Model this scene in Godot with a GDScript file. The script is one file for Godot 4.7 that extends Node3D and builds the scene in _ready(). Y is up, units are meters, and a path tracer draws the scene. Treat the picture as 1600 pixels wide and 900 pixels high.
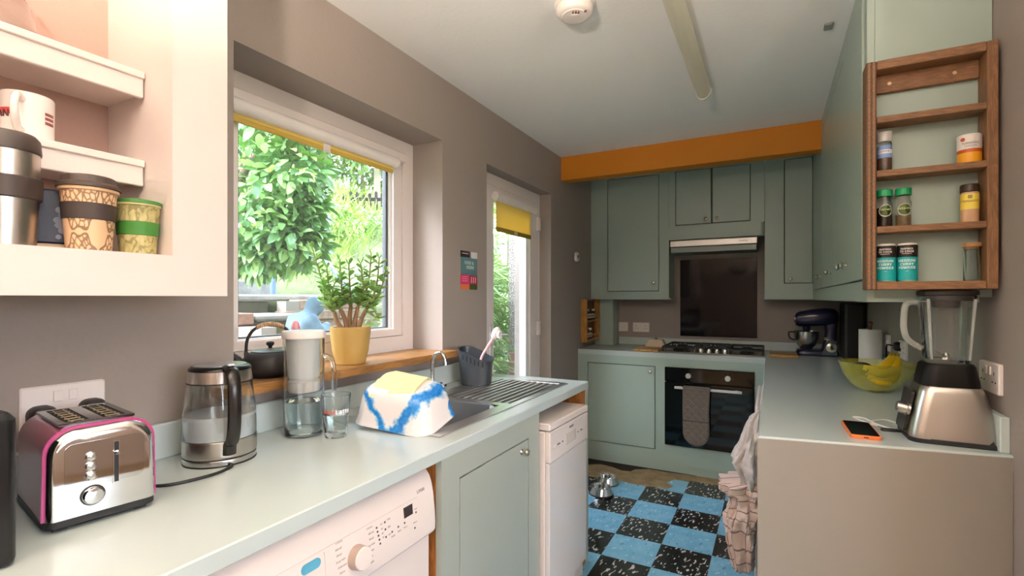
extends Node3D

# ---------------------------------------------------------------- mesh builder: a soup of triangles, counter-clockwise from outside
class MB:
	var P := PackedVector3Array()
	var UV := PackedVector2Array()
	var t := Transform3D()

	func tri(a: Vector3, b: Vector3, c: Vector3, ua := Vector2.ZERO, ub := Vector2.ZERO, uc := Vector2.ZERO) -> void:
		P.append(t * a); P.append(t * b); P.append(t * c)
		UV.append(ua); UV.append(ub); UV.append(uc)

	func quad(a: Vector3, b: Vector3, c: Vector3, d: Vector3, u0 := Vector2(0, 1), u1 := Vector2(1, 0)) -> void:
		tri(a, b, c, u0, Vector2(u1.x, u0.y), u1)
		tri(a, c, d, u0, u1, Vector2(u0.x, u1.y))

	# box by ranges, edges chamfered by b
	func box(x0: float, x1: float, y0: float, y1: float, z0: float, z1: float, b := 0.0) -> MB:
		var c := Vector3(x0 + x1, y0 + y1, z0 + z1) * 0.5
		var h := Vector3(absf(x1 - x0), absf(y1 - y0), absf(z1 - z0)) * 0.5
		b = minf(b, minf(h.x, minf(h.y, h.z)) * 0.9)
		var ax := [Vector3(1, 0, 0), Vector3(0, 1, 0), Vector3(0, 0, 1)]
		var i := h - Vector3(b, b, b)
		for k in 3:
			for s in [-1.0, 1.0]:
				var n: Vector3 = ax[k] * s
				var u: Vector3 = ax[(k + 1) % 3]
				var w: Vector3 = ax[(k + 2) % 3] * s
				var o: Vector3 = c + n * h[k]
				var iu: Vector3 = u * i[(k + 1) % 3]
				var iw: Vector3 = w * i[(k + 2) % 3]
				quad(o - iu - iw, o + iu - iw, o + iu + iw, o - iu + iw)
		if b > 0.0:
			for k in 3:
				var k1 := (k + 1) % 3
				var k2 := (k + 2) % 3
				for s1 in [-1.0, 1.0]:
					for s2 in [-1.0, 1.0]:
						var l: Vector3 = ax[k] * i[k]
						var p1: Vector3 = c + ax[k1] * s1 * h[k1] + ax[k2] * s2 * i[k2]
						var p2: Vector3 = c + ax[k1] * s1 * i[k1] + ax[k2] * s2 * h[k2]
						_eq(p1, p2, l, c)
			for sx in [-1.0, 1.0]:
				for sy in [-1.0, 1.0]:
					for sz in [-1.0, 1.0]:
						var q := Vector3(sx, sy, sz)
						var a1 := c + q * Vector3(h.x, i.y, i.z)
						var a2 := c + q * Vector3(i.x, h.y, i.z)
						var a3 := c + q * Vector3(i.x, i.y, h.z)
						if sx * sy * sz > 0:
							tri(a1, a2, a3)
						else:
							tri(a1, a3, a2)
		return self

	func _eq(p1: Vector3, p2: Vector3, l: Vector3, c: Vector3) -> void:
		var n := (p2 - p1).cross(l)
		if n.dot((p1 + p2) * 0.5 - c) > 0:
			quad(p1 - l, p2 - l, p2 + l, p1 + l) 
		else:
			quad(p1 + l, p2 + l, p2 - l, p1 - l)

	func cb(c: Vector3, s: Vector3, b := 0.0) -> MB:
		return box(c.x - s.x / 2, c.x + s.x / 2, c.y - s.y / 2, c.y + s.y / 2, c.z - s.z / 2, c.z + s.z / 2, b)

	# skin over rings (each counter-clockwise seen from the end the list runs towards)
	func loft(rings: Array, cap0 := true, cap1 := true, closed := true) -> MB:
		var m := rings.size()
		var n: int = rings[0].size()
		var last := n if closed else n - 1
		for k in m - 1:
			var a: PackedVector3Array = rings[k]
			var b: PackedVector3Array = rings[k + 1]
			var v0 := 1.0 - float(k) / (m - 1)
			var v1 := 1.0 - float(k + 1) / (m - 1)
			for j in last:
				var j2 := (j + 1) % n
				var w0 := float(j) / last
				var w1 := float(j + 1) / last
				tri(a[j], a[j2], b[j2], Vector2(w0, v0), Vector2(w1, v0), Vector2(w1, v1))
				tri(a[j], b[j2], b[j], Vector2(w0, v0), Vector2(w1, v1), Vector2(w0, v1))
		if cap0:
			_cap(rings[0], true)
		if cap1:
			_cap(rings[m - 1], false)
		return self

	func _cap(r: PackedVector3Array, flip: bool) -> void:
		var c := Vector3.ZERO
		for q in r:
			c += q
		c /= r.size()
		for j in r.size():
			var j2 := (j + 1) % r.size()
			if flip:
				tri(c, r[j2], r[j])
			else:
				tri(c, r[j], r[j2])

	# profile of Vector2(radius, y), bottom outside first
	func lathe(prof: Array, seg := 32, cap0 := true, cap1 := true, sx := 1.0, sz := 1.0) -> MB:
		var rings := []
		for q in prof:
			var r := PackedVector3Array()
			for j in seg:
				var a := TAU * j / seg
				r.append(Vector3(cos(a) * q.x * sx, q.y, -sin(a) * q.x * sz))
			rings.append(r)
		return loft(rings, cap0, cap1)

	func tube(pts: Array, rad, seg := 10, caps := true) -> MB:
		var rings := []
		var up := Vector3.ZERO
		for k in pts.size():
			var d: Vector3
			if k == 0:
				d = pts[1] - pts[0]
			elif k == pts.size() - 1:
				d = pts[k] - pts[k - 1]
			else:
				d = (pts[k + 1] - pts[k]).normalized() + (pts[k] - pts[k - 1]).normalized()
			d = d.normalized()
			if up == Vector3.ZERO:
				up = Vector3.UP if absf(d.y) < 0.9 else Vector3.RIGHT
			var s := d.cross(up).normalized()
			up = s.cross(d).normalized()
			var r := PackedVector3Array()
			var rr: float = rad[k] if rad is Array else rad
			for j in seg:
				var a := TAU * j / seg
				r.append(pts[k] + (s * cos(a) - up * sin(a)) * rr)
			rings.append(r)
		return loft(rings, caps, caps)

	# outline in x, y pushed from z0 to z1
	func prism(poly: PackedVector2Array, z0: float, z1: float) -> MB:
		var q := poly.duplicate()
		var area := 0.0
		for j in q.size():
			area += q[j].cross(q[(j + 1) % q.size()])
		if area < 0:
			q.reverse()
		var ix := Geometry2D.triangulate_polygon(q)
		for k in range(0, ix.size(), 3):
			var a := q[ix[k]]
			var b := q[ix[k + 1]]
			var c := q[ix[k + 2]]
			if (b - a).cross(c - a) < 0:
				var s := b
				b = c
				c = s
			tri(Vector3(a.x, a.y, z1), Vector3(b.x, b.y, z1), Vector3(c.x, c.y, z1), a, b, c)
			tri(Vector3(a.x, a.y, z0), Vector3(c.x, c.y, z0), Vector3(b.x, b.y, z0), a, c, b)
		for j in q.size():
			var a := q[j]
			var b := q[(j + 1) % q.size()]
			quad(Vector3(a.x, a.y, z0), Vector3(b.x, b.y, z0), Vector3(b.x, b.y, z1), Vector3(a.x, a.y, z1))
		return self

	func ball(c: Vector3, r: Vector3, seg := 14, rows := 8) -> MB:
		var prof := []
		for k in rows + 1:
			var a := -PI / 2 + PI * k / rows
			prof.append(Vector2(maxf(cos(a), 0.001), sin(a)))
		var keep := t
		t = t * Transform3D(Basis.from_scale(r), c)
		lathe(prof, seg, false, false)
		t = keep
		return self

	# a slab with rectangular holes: outer rectangle in x, y; holes are [x0, x1, y0, y1]
	func sheet(x0: float, x1: float, y0: float, y1: float, z0: float, z1: float, holes: Array) -> MB:
		var xs := [x0, x1]
		var ys := [y0, y1]
		for h in holes:
			for v in [h[0], h[1]]:
				if v > x0 and v < x1 and not xs.has(v):
					xs.append(v)
			for v in [h[2], h[3]]:
				if v > y0 and v < y1 and not ys.has(v):
					ys.append(v)
		xs.sort()
		ys.sort()
		var solid := func(i, j):
			if i < 0 or j < 0 or i >= xs.size() - 1 or j >= ys.size() - 1:
				return false
			var cx: float = (xs[i] + xs[i + 1]) / 2
			var cy: float = (ys[j] + ys[j + 1]) / 2
			for h in holes:
				if cx > h[0] and cx < h[1] and cy > h[2] and cy < h[3]:
					return false
			return true
		for i in xs.size() - 1:
			for j in ys.size() - 1:
				if not solid.call(i, j):
					continue
				var a: float = xs[i]
				var b: float = xs[i + 1]
				var c: float = ys[j]
				var d: float = ys[j + 1]
				quad(Vector3(a, c, z1), Vector3(b, c, z1), Vector3(b, d, z1), Vector3(a, d, z1))
				quad(Vector3(b, c, z0), Vector3(a, c, z0), Vector3(a, d, z0), Vector3(b, d, z0))
				if not solid.call(i - 1, j):
					quad(Vector3(a, c, z0), Vector3(a, c, z1), Vector3(a, d, z1), Vector3(a, d, z0))
				if not solid.call(i + 1, j):
					quad(Vector3(b, c, z1), Vector3(b, c, z0), Vector3(b, d, z0), Vector3(b, d, z1))
				if not solid.call(i, j - 1):
					quad(Vector3(a, c, z0), Vector3(b, c, z0), Vector3(b, c, z1), Vector3(a, c, z1))
				if not solid.call(i, j + 1):
					quad(Vector3(a, d, z1), Vector3(b, d, z1), Vector3(b, d, z0), Vector3(a, d, z0))
		return self

	func mesh(crease := 40.0) -> ArrayMesh:
		var n := P.size()
		var fn := PackedVector3Array()
		var fu := PackedVector3Array()
		for k in range(0, n, 3):
			var c := (P[k + 1] - P[k]).cross(P[k + 2] - P[k])
			fn.append(c)
			fu.append(c.normalized())
		var head := {}
		var nxt := PackedInt32Array()
		nxt.resize(n)
		var keys := []
		for k in n:
			var key := Vector3i((P[k] * 20000.0).round())
			keys.append(key)
			nxt[k] = head.get(key, -1)
			head[key] = k
		var lim := cos(deg_to_rad(crease))
		var N := PackedVector3Array()
		N.resize(n)
		for k in n:
			var f := fu[k / 3]
			var s := Vector3.ZERO
			var q: int = head[keys[k]]
			while q >= 0:
				var g := q / 3
				if fu[g].dot(f) > lim:
					s += fn[g]
				q = nxt[q]
			N[k] = s.normalized() if s.length_squared() > 0 else Vector3.UP
		for k in range(0, n, 3):
			var a := P[k + 1]
			P[k + 1] = P[k + 2]
			P[k + 2] = a
			var b := N[k + 1]
			N[k + 1] = N[k + 2]
			N[k + 2] = b
			var d := UV[k + 1]
			UV[k + 1] = UV[k + 2]
			UV[k + 2] = d
		var arr := []
		arr.resize(Mesh.ARRAY_MAX)
		arr[Mesh.ARRAY_VERTEX] = P
		arr[Mesh.ARRAY_NORMAL] = N
		arr[Mesh.ARRAY_TEX_UV] = UV
		var m := ArrayMesh.new()
		m.add_surface_from_arrays(Mesh.PRIMITIVE_TRIANGLES, arr)
		return m

# ---------------------------------------------------------------- objects
var OFF := {}
var TAKEN := {}
var X := {}          # materials
var rng := RandomNumberGenerator.new()
const LX := -1.425   # inner face of the left wall
const RX := 0.57     # inner face of the right wall
const BZ := -4.48    # inner face of the back wall
const CY := 2.4      # ceiling

func numbered(called: String) -> String:
	if not TAKEN.has(called):
		TAKEN[called] = 0
		return called
	TAKEN[called] += 1
	return "%s_%03d" % [called, TAKEN[called]]

func tag(o: Node3D, label: String, category: String, group := "") -> Node3D:
	o.set_meta("label", label)
	o.set_meta("category", category)
	if group != "":
		o.set_meta("group", group)
	return o

# a thing whose parts are given in its own coordinates
func thing(called: String, label: String, category: String, at := Vector3.ZERO, turn := 0.0, group := "") -> Node3D:
	var o := Node3D.new()
	o.name = numbered(called)
	o.position = at
	o.rotation.y = turn
	tag(o, label, category, group)
	add_child(o)
	return o

# a thing whose parts are given in world coordinates
func wthing(called: String, label: String, category: String, at: Vector3, group := "") -> Node3D:
	var o := thing(called, label, category, at, 0.0, group)
	OFF[o] = at
	return o

func part(th: Node3D, called: String, mb: MB, mat: Material, crease := 40.0, label := "") -> MeshInstance3D:
	var o := MeshInstance3D.new()
	o.name = called
	o.mesh = mb.mesh(crease)
	o.material_override = mat
	if OFF.has(th):
		o.position = -OFF[th]
	if label != "":
		o.set_meta("label", label)
	th.add_child(o, true)
	return o

func solo(called: String, mb: MB, mat: Material, label: String, category: String, group := "", crease := 40.0) -> MeshInstance3D:
	var o := part(self, numbered(called), mb, mat, crease)
	tag(o, label, category, group)
	return o

func struct(called: String, mb: MB, mat: Material, label := "", crease := 40.0) -> MeshInstance3D:
	var o := part(self, called, mb, mat, crease)
	o.set_meta("kind", "structure")
	o.set_meta("label", label)
	return o

func copy(o: Node3D, label: String, at: Vector3, turn := 0.0) -> Node3D:
	var c: Node3D = o.duplicate()
	var base := String(o.name)
	c.name = numbered(base)
	c.position = at
	c.rotation.y = turn
	c.set_meta("label", label)
	add_child(c)
	return c

func rr(w: float, d: float, r: float, y := 0.0, n := 5, c := Vector2.ZERO) -> PackedVector3Array:
	var out := PackedVector3Array()
	r = minf(r, minf(w, d) * 0.499)
	var cs := [Vector2(w / 2 - r, d / 2 - r), Vector2(-w / 2 + r, d / 2 - r), Vector2(-w / 2 + r, -d / 2 + r), Vector2(w / 2 - r, -d / 2 + r)]
	for k in 4:
		for j in n + 1:
			var a := PI / 2 * k + PI / 2 * j / n
			out.append(Vector3(c.x + cs[k].x + r * cos(a), y, c.y - (cs[k].y + r * sin(a))))
	return out

# rounded rectangle as a polygon in x, y
func rp(x0: float, x1: float, y0: float, y1: float, r: float, n := 5) -> PackedVector2Array:
	var out := PackedVector2Array()
	for q in rr(x1 - x0, y1 - y0, r, 0.0, n):
		out.append(Vector2((x0 + x1) / 2 + q.x, (y0 + y1) / 2 - q.z))
	return out

func curve(pts: Array, n := 6) -> Array:
	var out := []
	for k in pts.size() - 1:
		var a: Vector3 = pts[maxi(k - 1, 0)]
		var b: Vector3 = pts[k]
		var c: Vector3 = pts[k + 1]
		var d: Vector3 = pts[mini(k + 2, pts.size() - 1)]
		for j in n:
			out.append(b.cubic_interpolate(c, a, d, float(j) / n))
	out.append(pts[-1])
	return out

func turned(axis: Vector3, deg: float, at := Vector3.ZERO) -> Transform3D:
	return Transform3D(Basis(axis, deg_to_rad(deg)), at)

# lettering: radius 0 is flat in x, y facing +z; else wrapped round the y axis, facing +z in the middle
func letters(mb: MB, s: String, height: float, at: Vector3, radius := 0.0, bold := true, depth := 0.0006, squeeze := 1.0) -> void:
	var tm := TextMesh.new()
	var f := SystemFont.new()
	f.font_names = PackedStringArray(["Droid Sans"])
	f.font_weight = 700 if bold else 400
	tm.font = f
	tm.text = s
	tm.font_size = 48
	tm.pixel_size = height / 36.0
	tm.curve_step = 3.0
	tm.depth = depth
	if tm.get_surface_count() == 0:
		return
	var a := tm.surface_get_arrays(0)
	var v: PackedVector3Array = a[Mesh.ARRAY_VERTEX]
	var ix: PackedInt32Array = a[Mesh.ARRAY_INDEX] if a[Mesh.ARRAY_INDEX] != null else PackedInt32Array(range(v.size()))
	var put := func(p: Vector3) -> Vector3:
		p.x *= squeeze
		if radius <= 0.0:
			return at + p
		var ang := (p.x + at.x) / radius
		var r := radius + p.z + depth * 0.5
		return Vector3(sin(ang) * r, at.y + p.y, cos(ang) * r)
	for k in range(0, ix.size(), 3):
		mb.tri(put.call(v[ix[k]]), put.call(v[ix[k + 2]]), put.call(v[ix[k + 1]]))

# ---------------------------------------------------------------- materials
func mt(hex: String, rough := 0.5, metal := 0.0, spec := 0.5) -> StandardMaterial3D:
	var m := StandardMaterial3D.new()
	m.albedo_color = Color(hex)
	m.roughness = rough
	m.metallic = metal
	m.metallic_specular = spec
	return m

func glass(hex := "ffffff", a := 0.05, rough := 0.02) -> StandardMaterial3D:
	var m := mt(hex, rough)
	m.albedo_color.a = a
	m.transparency = BaseMaterial3D.TRANSPARENCY_ALPHA
	return m

# solid clear glass or water, with walls of real thickness
func clear(hex := "ffffff", scale := 0.05) -> StandardMaterial3D:
	var m := mt(hex, 0.0)
	m.albedo_color.a = 0.0
	m.transparency = BaseMaterial3D.TRANSPARENCY_ALPHA
	m.refraction_enabled = true
	m.refraction_scale = scale
	return m

func texture(w: int, h: int, f: Callable) -> ImageTexture:
	var im := Image.create(w, h, false, Image.FORMAT_RGB8)
	for y in h:
		for x in w:
			im.set_pixel(x, y, f.call(x, y))
	return ImageTexture.create_from_image(im)

func noise(seed_: int, freq: float, oct := 3) -> FastNoiseLite:
	var n := FastNoiseLite.new()
	n.seed = seed_
	n.frequency = freq
	n.fractal_octaves = oct
	n.noise_type = FastNoiseLite.TYPE_SIMPLEX_SMOOTH
	return n

func clad(m: StandardMaterial3D, tex: Texture2D, scale := 1.0, world := true) -> StandardMaterial3D:
	m.albedo_texture = tex
	m.uv1_triplanar = true
	m.uv1_world_triplanar = world
	m.uv1_scale = Vector3(scale, scale, scale)
	return m

func relief(m: StandardMaterial3D, tex: Texture2D, cm: float, scale := 1.0) -> StandardMaterial3D:
	m.heightmap_enabled = true
	m.heightmap_texture = tex
	m.heightmap_scale = cm
	m.uv1_triplanar = true
	m.uv1_world_triplanar = true
	m.uv1_scale = Vector3(scale, scale, scale)
	return m

func g(v: float) -> Color:
	return Color(v, v, v)

func materials() -> void:
	var n1 := noise(3, 0.012, 4)
	var n2 := noise(8, 0.05, 3)
	var n3 := noise(21, 0.02, 3)
	var grain_u := texture(320, 320, func(x, y):
		var w := n3.get_noise_2d(x * 0.25, y * 1.6) * 26.0
		var v := 0.80 + 0.16 * n1.get_noise_2d(x * 0.9, (y + w) * 9.0) + 0.12 * n2.get_noise_2d(x * 0.35, y * 7.0)
		return g(clampf(v, 0.35, 1.0)))
	var grain_v := texture(320, 320, func(x, y):
		var w := n3.get_noise_2d(x * 1.6, y * 0.25) * 26.0
		var v := 0.80 + 0.16 * n1.get_noise_2d((x + w) * 9.0, y * 0.9) + 0.12 * n2.get_noise_2d(x * 7.0, y * 0.35)
		return g(clampf(v, 0.35, 1.0)))
	var ply := texture(64, 256, func(x, y):
		var b := 0.72 + 0.28 * sin(x * 0.59) * (0.7 + 0.5 * n2.get_noise_2d(x * 3.0, y * 0.5)) + 0.15 * n2.get_noise_2d(x * 6.0, y * 0.8)
		return g(clampf(b, 0.28, 1.0)))
	var plaster := texture(256, 256, func(x, y): return g(0.5 + 0.32 * n1.get_noise_2d(x, y) + 0.18 * n2.get_noise_2d(x * 2.0, y * 2.0)))
	var brush := texture(256, 256, func(x, y): return g(0.5 + 0.4 * n2.get_noise_2d(x * 0.2, y * 12.0)))
	var blotch := texture(256, 256, func(x, y):
		var v := 0.88 + 0.16 * n1.get_noise_2d(x, y) + 0.07 * n2.get_noise_2d(x * 2, y * 2)
		return g(clampf(v, 0.5, 1.0)))
	X.blotch = blotch
	X.grain_u = grain_u
	X.grain_v = grain_v
	X.wall = relief(mt("9d928b", 0.72, 0, 0.35), plaster, 0.12, 2.0)
	X.wall_rear = relief(mt("b9a9a0", 0.8, 0, 0.3), plaster, 0.12, 2.0)
	X.terracotta = relief(mt("b49488", 0.7, 0, 0.3), plaster, 0.1, 2.0)  # pinker and lighter than the wall tone
	X.ceiling = relief(mt("f1f1ef", 0.85, 0, 0.3), plaster, 0.12, 1.5)
	X.orange = relief(mt("c97d1c", 0.55, 0, 0.4), plaster, 0.08, 2.0)
	X.sage = relief(mt("a4b5ab", 0.33, 0, 0.5), plaster, 0.035, 3.0)
	X.sage_warm_lit = relief(mt("a7aea5", 0.35, 0, 0.5), plaster, 0.035, 3.0)  # the sage paint, greyed to carry warm light on the near fronts
	X.sage_end_warm_lit = relief(mt("8f8880", 0.4, 0, 0.5), plaster, 0.03, 3.0)  # sage again, with the warm near light put into the colour
	X.top = relief(mt("c0cbc9", 0.22, 0, 0.5), plaster, 0.02, 3.0)
	X.white = mt("ece2dc", 0.38)
	X.unit = relief(mt("e3d5cf", 0.42), plaster, 0.04, 3.0)
	X.upvc = mt("efe6e2", 0.3)
	X.appliance = mt("e9dcd6", 0.28)
	X.plate = mt("eee4df", 0.35)
	X.dark = mt("131313", 0.5)
	X.gap = mt("20211f", 0.9)  # near black for the shade inside the door gaps
	X.black = mt("0c0c0d", 0.28)
	X.rubber = mt("1c1c1e", 0.6)
	X.blackglass = mt("070908", 0.06)
	X.splash = mt("120e0f", 0.06, 0.0, 0.32)
	X.chrome = mt("d9d9da", 0.07, 1.0)
	X.steel = mt("c2bfba", 0.26, 1.0)
	X.brushed = relief(mt("bdb7af", 0.3, 1.0), brush, 0.004, 4.0)
	X.sinksteel = mt("dadada", 0.3, 1.0)
	X.knob = mt("cfc8bb", 0.2, 1.0)
	X.glass = clear("f7fbfa")
	X.liquid = clear("eff7f7", 0.033)
	X.pane = glass("ffffff", 0.03, 0.0)
	X.water = glass("dfeef0", 0.10, 0.03)
	X.oak = clad(mt("c48b4e", 0.35), grain_u, 1.6)
	X.oak.uv1_scale = Vector3(1.6, 1.6, 1.6)
	X.pine = clad(mt("d9994a", 0.45), grain_v, 2.2)
	X.pine_u = clad(mt("d7a55c", 0.45), grain_u, 2.2)
	X.bay = clad(mt("c9803f", 0.5), grain_v, 1.4)
	X.rack = clad(mt("a87850", 0.55), grain_u, 3.0)
	X.rack_v = clad(mt("a87850", 0.55), grain_v, 3.0)
	X.ply = clad(mt("a07450", 0.6), ply, 14.0)
	X.brownwood = mt("5d3b26", 0.6)
	X.yellow = mt("f6e188", 0.7)
	X.yellow.backlight_enabled = true
	X.yellow.backlight = Color(0.85, 0.74, 0.38)
	X.mustard = mt("cfae52", 0.6)
	X.subfloor = clad(mt("b0966f", 0.85), blotch, 2.5)
	X.grime = clad(mt("2b2118", 0.8), blotch, 3.0)

	# vinyl tiles: black and blue, with white flecks that run one way
	X.tiles = []
	for k in 4:
		var nf := noise(40 + k, 0.035, 2)
		var nw := noise(60 + k, 0.012, 3)
		var blue := k >= 2
		var tex := texture(200, 200, func(x, y):
			var f := nf.get_noise_2d(x * 1.5 + y * 0.35, y * 0.5 - x * 0.1)
			var w := nw.get_noise_2d(x, y)
			if blue:
				var c := Color("78b6d4").lerp(Color("8cc4de"), clampf(0.5 + w, 0, 1))
				if f > 0.60:
					c = c.lerp(Color("e3eef0"), 0.6)
				elif f < -0.64:
					c = c.lerp(Color("2c4a58"), 0.5)
				return c
			var c2 := Color("141617").lerp(Color("252727"), clampf(0.5 + w, 0, 1))
			var q := f + w * 0.4 + 0.12 * nf.get_noise_2d(x * 4.0, y * 2.0)
			if q > 0.38:
				c2 = c2.lerp(Color("e0dcd3"), clampf((q - 0.38) * 9.0, 0, 0.9))
			return c2)
		var m := mt("ffffff", 0.25)
		m.albedo_texture = tex
		X.tiles.append(m)

# ---------------------------------------------------------------- the scene
func _ready() -> void:
	rng.seed = 7
	# camera: upright, lens shifted up a little, turned 27.93 degrees to the left of the galley's long axis
	var cam := Camera3D.new()
	cam.name = "camera"
	cam.projection = Camera3D.PROJECTION_FRUSTUM
	cam.near = 0.05
	cam.far = 200.0
	cam.size = 900.0 / 764.0 * 0.05
	cam.frustum_offset = Vector2(0, 16.0 / 764.0 * 0.05)
	cam.position = Vector3(0, 1.32, 0)
	cam.rotation_degrees = Vector3(0, 27.928, 0)
	add_child(cam)
	cam.current = true

	# bright overcast sky
	var env := Environment.new()
	var sm := ProceduralSkyMaterial.new()
	sm.sky_top_color = Color(0.80, 0.88, 0.98)
	sm.sky_horizon_color = Color(0.97, 0.98, 1.0)
	sm.ground_horizon_color = Color(0.80, 0.82, 0.80)
	sm.ground_bottom_color = Color(0.45, 0.47, 0.42)
	var sky := Sky.new()
	sky.sky_material = sm
	env.background_mode = Environment.BG_SKY
	env.sky = sky
	env.background_energy_multiplier = 11.5
	env.tonemap_mode = Environment.TONE_MAPPER_LINEAR
	env.tonemap_exposure = 1.32
	env.sdfgi_enabled = true
	env.ssao_enabled = true
	env.ssil_enabled = true
	var we := WorldEnvironment.new()
	we.name = "world_environment"
	we.environment = env
	add_child(we)

	# bright cloud before the sun: wide soft light slanting in past the window
	var sun := DirectionalLight3D.new()
	sun.name = "sun"
	sun.light_color = Color(0.97, 0.98, 1.0)
	sun.light_energy = 1.3
	sun.light_angular_distance = 16.0
	sun.shadow_enabled = true
	add_child(sun)
	sun.look_at_from_position(Vector3.ZERO, Vector3(0.45, -0.63, -0.63))

	materials()
	added_lamp(Vector3(-0.50, 1.80, 0.12), 2.8, "added unseen bowl uplighter above the camera, for fill light")
	added_lamp(Vector3(-0.20, 1.80, 1.15), 2.5, "added unseen bowl uplighter behind the camera, for fill light")
	added_lamp(Vector3(1.50, 1.80, 0.25), 3.0, "added unseen bowl uplighter in the added dining end, for fill light")

	shell()
	left_openings()
	floor_tiles()
	back_run()
	right_run()
	left_run()
	shelf_unit()
	sink_things()
	counter_things()
	sill_things()
	back_things()
	right_things()
	spice_rack()
	fittings()
	garden()

func added_lamp(at: Vector3, energy: float, label: String) -> void:  # invented uplighter, out of view, to brighten the near half of the room
	var th := wthing("added_uplighter", label, "added_lamp", Vector3(at.x, CY, at.z), "added uplighters near the camera")
	var m := MB.new()
	m.t = Transform3D(Basis(), Vector3(at.x, CY, at.z))
	m.lathe([Vector2(0.05, -0.03), Vector2(0.06, -0.025), Vector2(0.06, 0.0)], 32)
	part(th, "ceiling_rose", m, X.white)
	var s := MB.new()
	s.t = Transform3D(Basis(), at)
	s.lathe([Vector2(0.002, -0.10), Vector2(0.06, -0.092), Vector2(0.11, -0.06), Vector2(0.145, 0.0), Vector2(0.16, 0.045), Vector2(0.156, 0.046), Vector2(0.14, 0.0), Vector2(0.105, -0.055), Vector2(0.058, -0.086), Vector2(0.002, -0.093)], 40, false, false)
	part(th, "bowl_shade", s, mt("efe6da", 0.5))
	var hg := MB.new()
	for k in 3:
		var a := TAU * k / 3.0
		hg.tube([at + Vector3(0.155 * cos(a), 0.04, 0.155 * sin(a)), Vector3(at.x, CY - 0.03, at.z)], 0.003, 6)
	part(th, "hanger", hg, X.chrome)
	var bu := MB.new()
	bu.t = Transform3D(Basis(), at)
	bu.ball(Vector3(0, 0.01, 0), Vector3(0.045, 0.045, 0.045), 20, 10)
	var em := mt("fff1e0", 0.4)
	em.emission_enabled = true
	em.emission = Color(1.0, 0.93, 0.86)
	em.emission_energy_multiplier = 2.0
	part(th, "bulb", bu, em)
	var l := OmniLight3D.new()
	l.name = "bulb_light"
	l.position = at + Vector3(0, 0.01, 0)
	l.light_color = Color(1.0, 0.93, 0.86)
	l.light_energy = energy
	l.light_size = 0.04
	l.omni_range = 12.0
	l.omni_attenuation = 2.0
	l.shadow_enabled = true
	add_child(l)

# ---------------------------------------------------------------- room
func shell() -> void:
	var m := MB.new()
	# left wall, with openings for the window and the garden door
	for s in [[2.3, -0.905, 0.0, CY], [-0.905, -1.96, 0.0, 1.035], [-0.905, -1.96, 2.095, CY], [-1.96, -2.381, 0.0, CY], [-2.381, -3.296, 2.083, CY], [-3.296, -4.6, 0.0, CY]]:
		m.box(-1.725, LX, s[2] - (0.1 if s[2] == 0.0 else 0.0), s[3] + (0.1 if s[3] == CY else 0.0), s[1], s[0])
	struct("wall_left", m, X.wall, "taupe painted wall with the window and the garden door")
	struct("wall_back", MB.new().box(LX, RX + 0.15, -0.1, CY + 0.1, -4.6, BZ), X.wall, "taupe painted wall behind the hob")
	struct("wall_right", MB.new().box(RX, RX + 0.15, -0.1, CY + 0.1, BZ, -1.45), X.wall, "mauve taupe painted wall on the right")
	# unseen dining end, added right of and behind the camera for more light
	struct("wall_added_dining", MB.new().box(RX + 0.15, 2.75, -0.1, CY + 0.1, -1.60, -1.45), X.wall_rear, "pale wall of the added dining end, out of view")
	struct("wall_rear", MB.new().box(LX, 2.75, -0.1, CY + 0.1, 2.2, 2.3), X.wall_rear, "wall behind the camera")
	var lay := Transform3D(Basis(Vector3.UP, PI / 2), Vector3.ZERO)
	var we := MB.new()
	we.t = lay
	we.sheet(-2.2, 1.45, -0.1, CY + 0.1, 2.6, 2.75, [[-1.1, 0.9, 0.9, 2.15]])
	struct("wall_added_east", we, X.wall_rear, "wall of the added dining end with a wide window, out of view")
	var w2 := MB.new()
	w2.t = lay
	w2.sheet(-1.1, 0.9, 0.9, 2.15, 2.64, 2.70, [[-1.03, -0.135, 0.97, 2.08], [-0.065, 0.83, 0.97, 2.08]])
	var wo := struct("added_window_2", w2, X.upvc, "added white window of the added dining end, out of view")  # unseen window added to let in daylight from the right
	part(wo, "pane", MB.new().box(2.668, 2.674, 0.97, 2.08, 0.135, 1.03), X.pane)
	part(wo, "pane", MB.new().box(2.668, 2.674, 0.97, 2.08, -0.83, 0.065), X.pane)
	struct("ceiling", MB.new().box(LX, 2.75, CY, CY + 0.1, BZ, 2.2), X.ceiling, "off white painted ceiling")
	struct("floor_added_dining", MB.new().box(RX, 2.75, -0.1, 0.0, -1.45, 2.2), clad(mt("a98a68", 0.5), X.grain_u, 1.0), "timber floor of the added dining end, out of view")
	struct("trim_1", MB.new().box(LX, 0.278, 2.222, CY, -3.60, -3.49, 0.003), X.orange, "mustard orange painted boxed beam across the ceiling")
	# worn floor below the tiles
	struct("floor", MB.new().box(LX, RX, -0.1, -0.004, BZ, 2.2), X.subfloor, "black and blue chequered vinyl tile floor, worn through by the far units")

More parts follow.
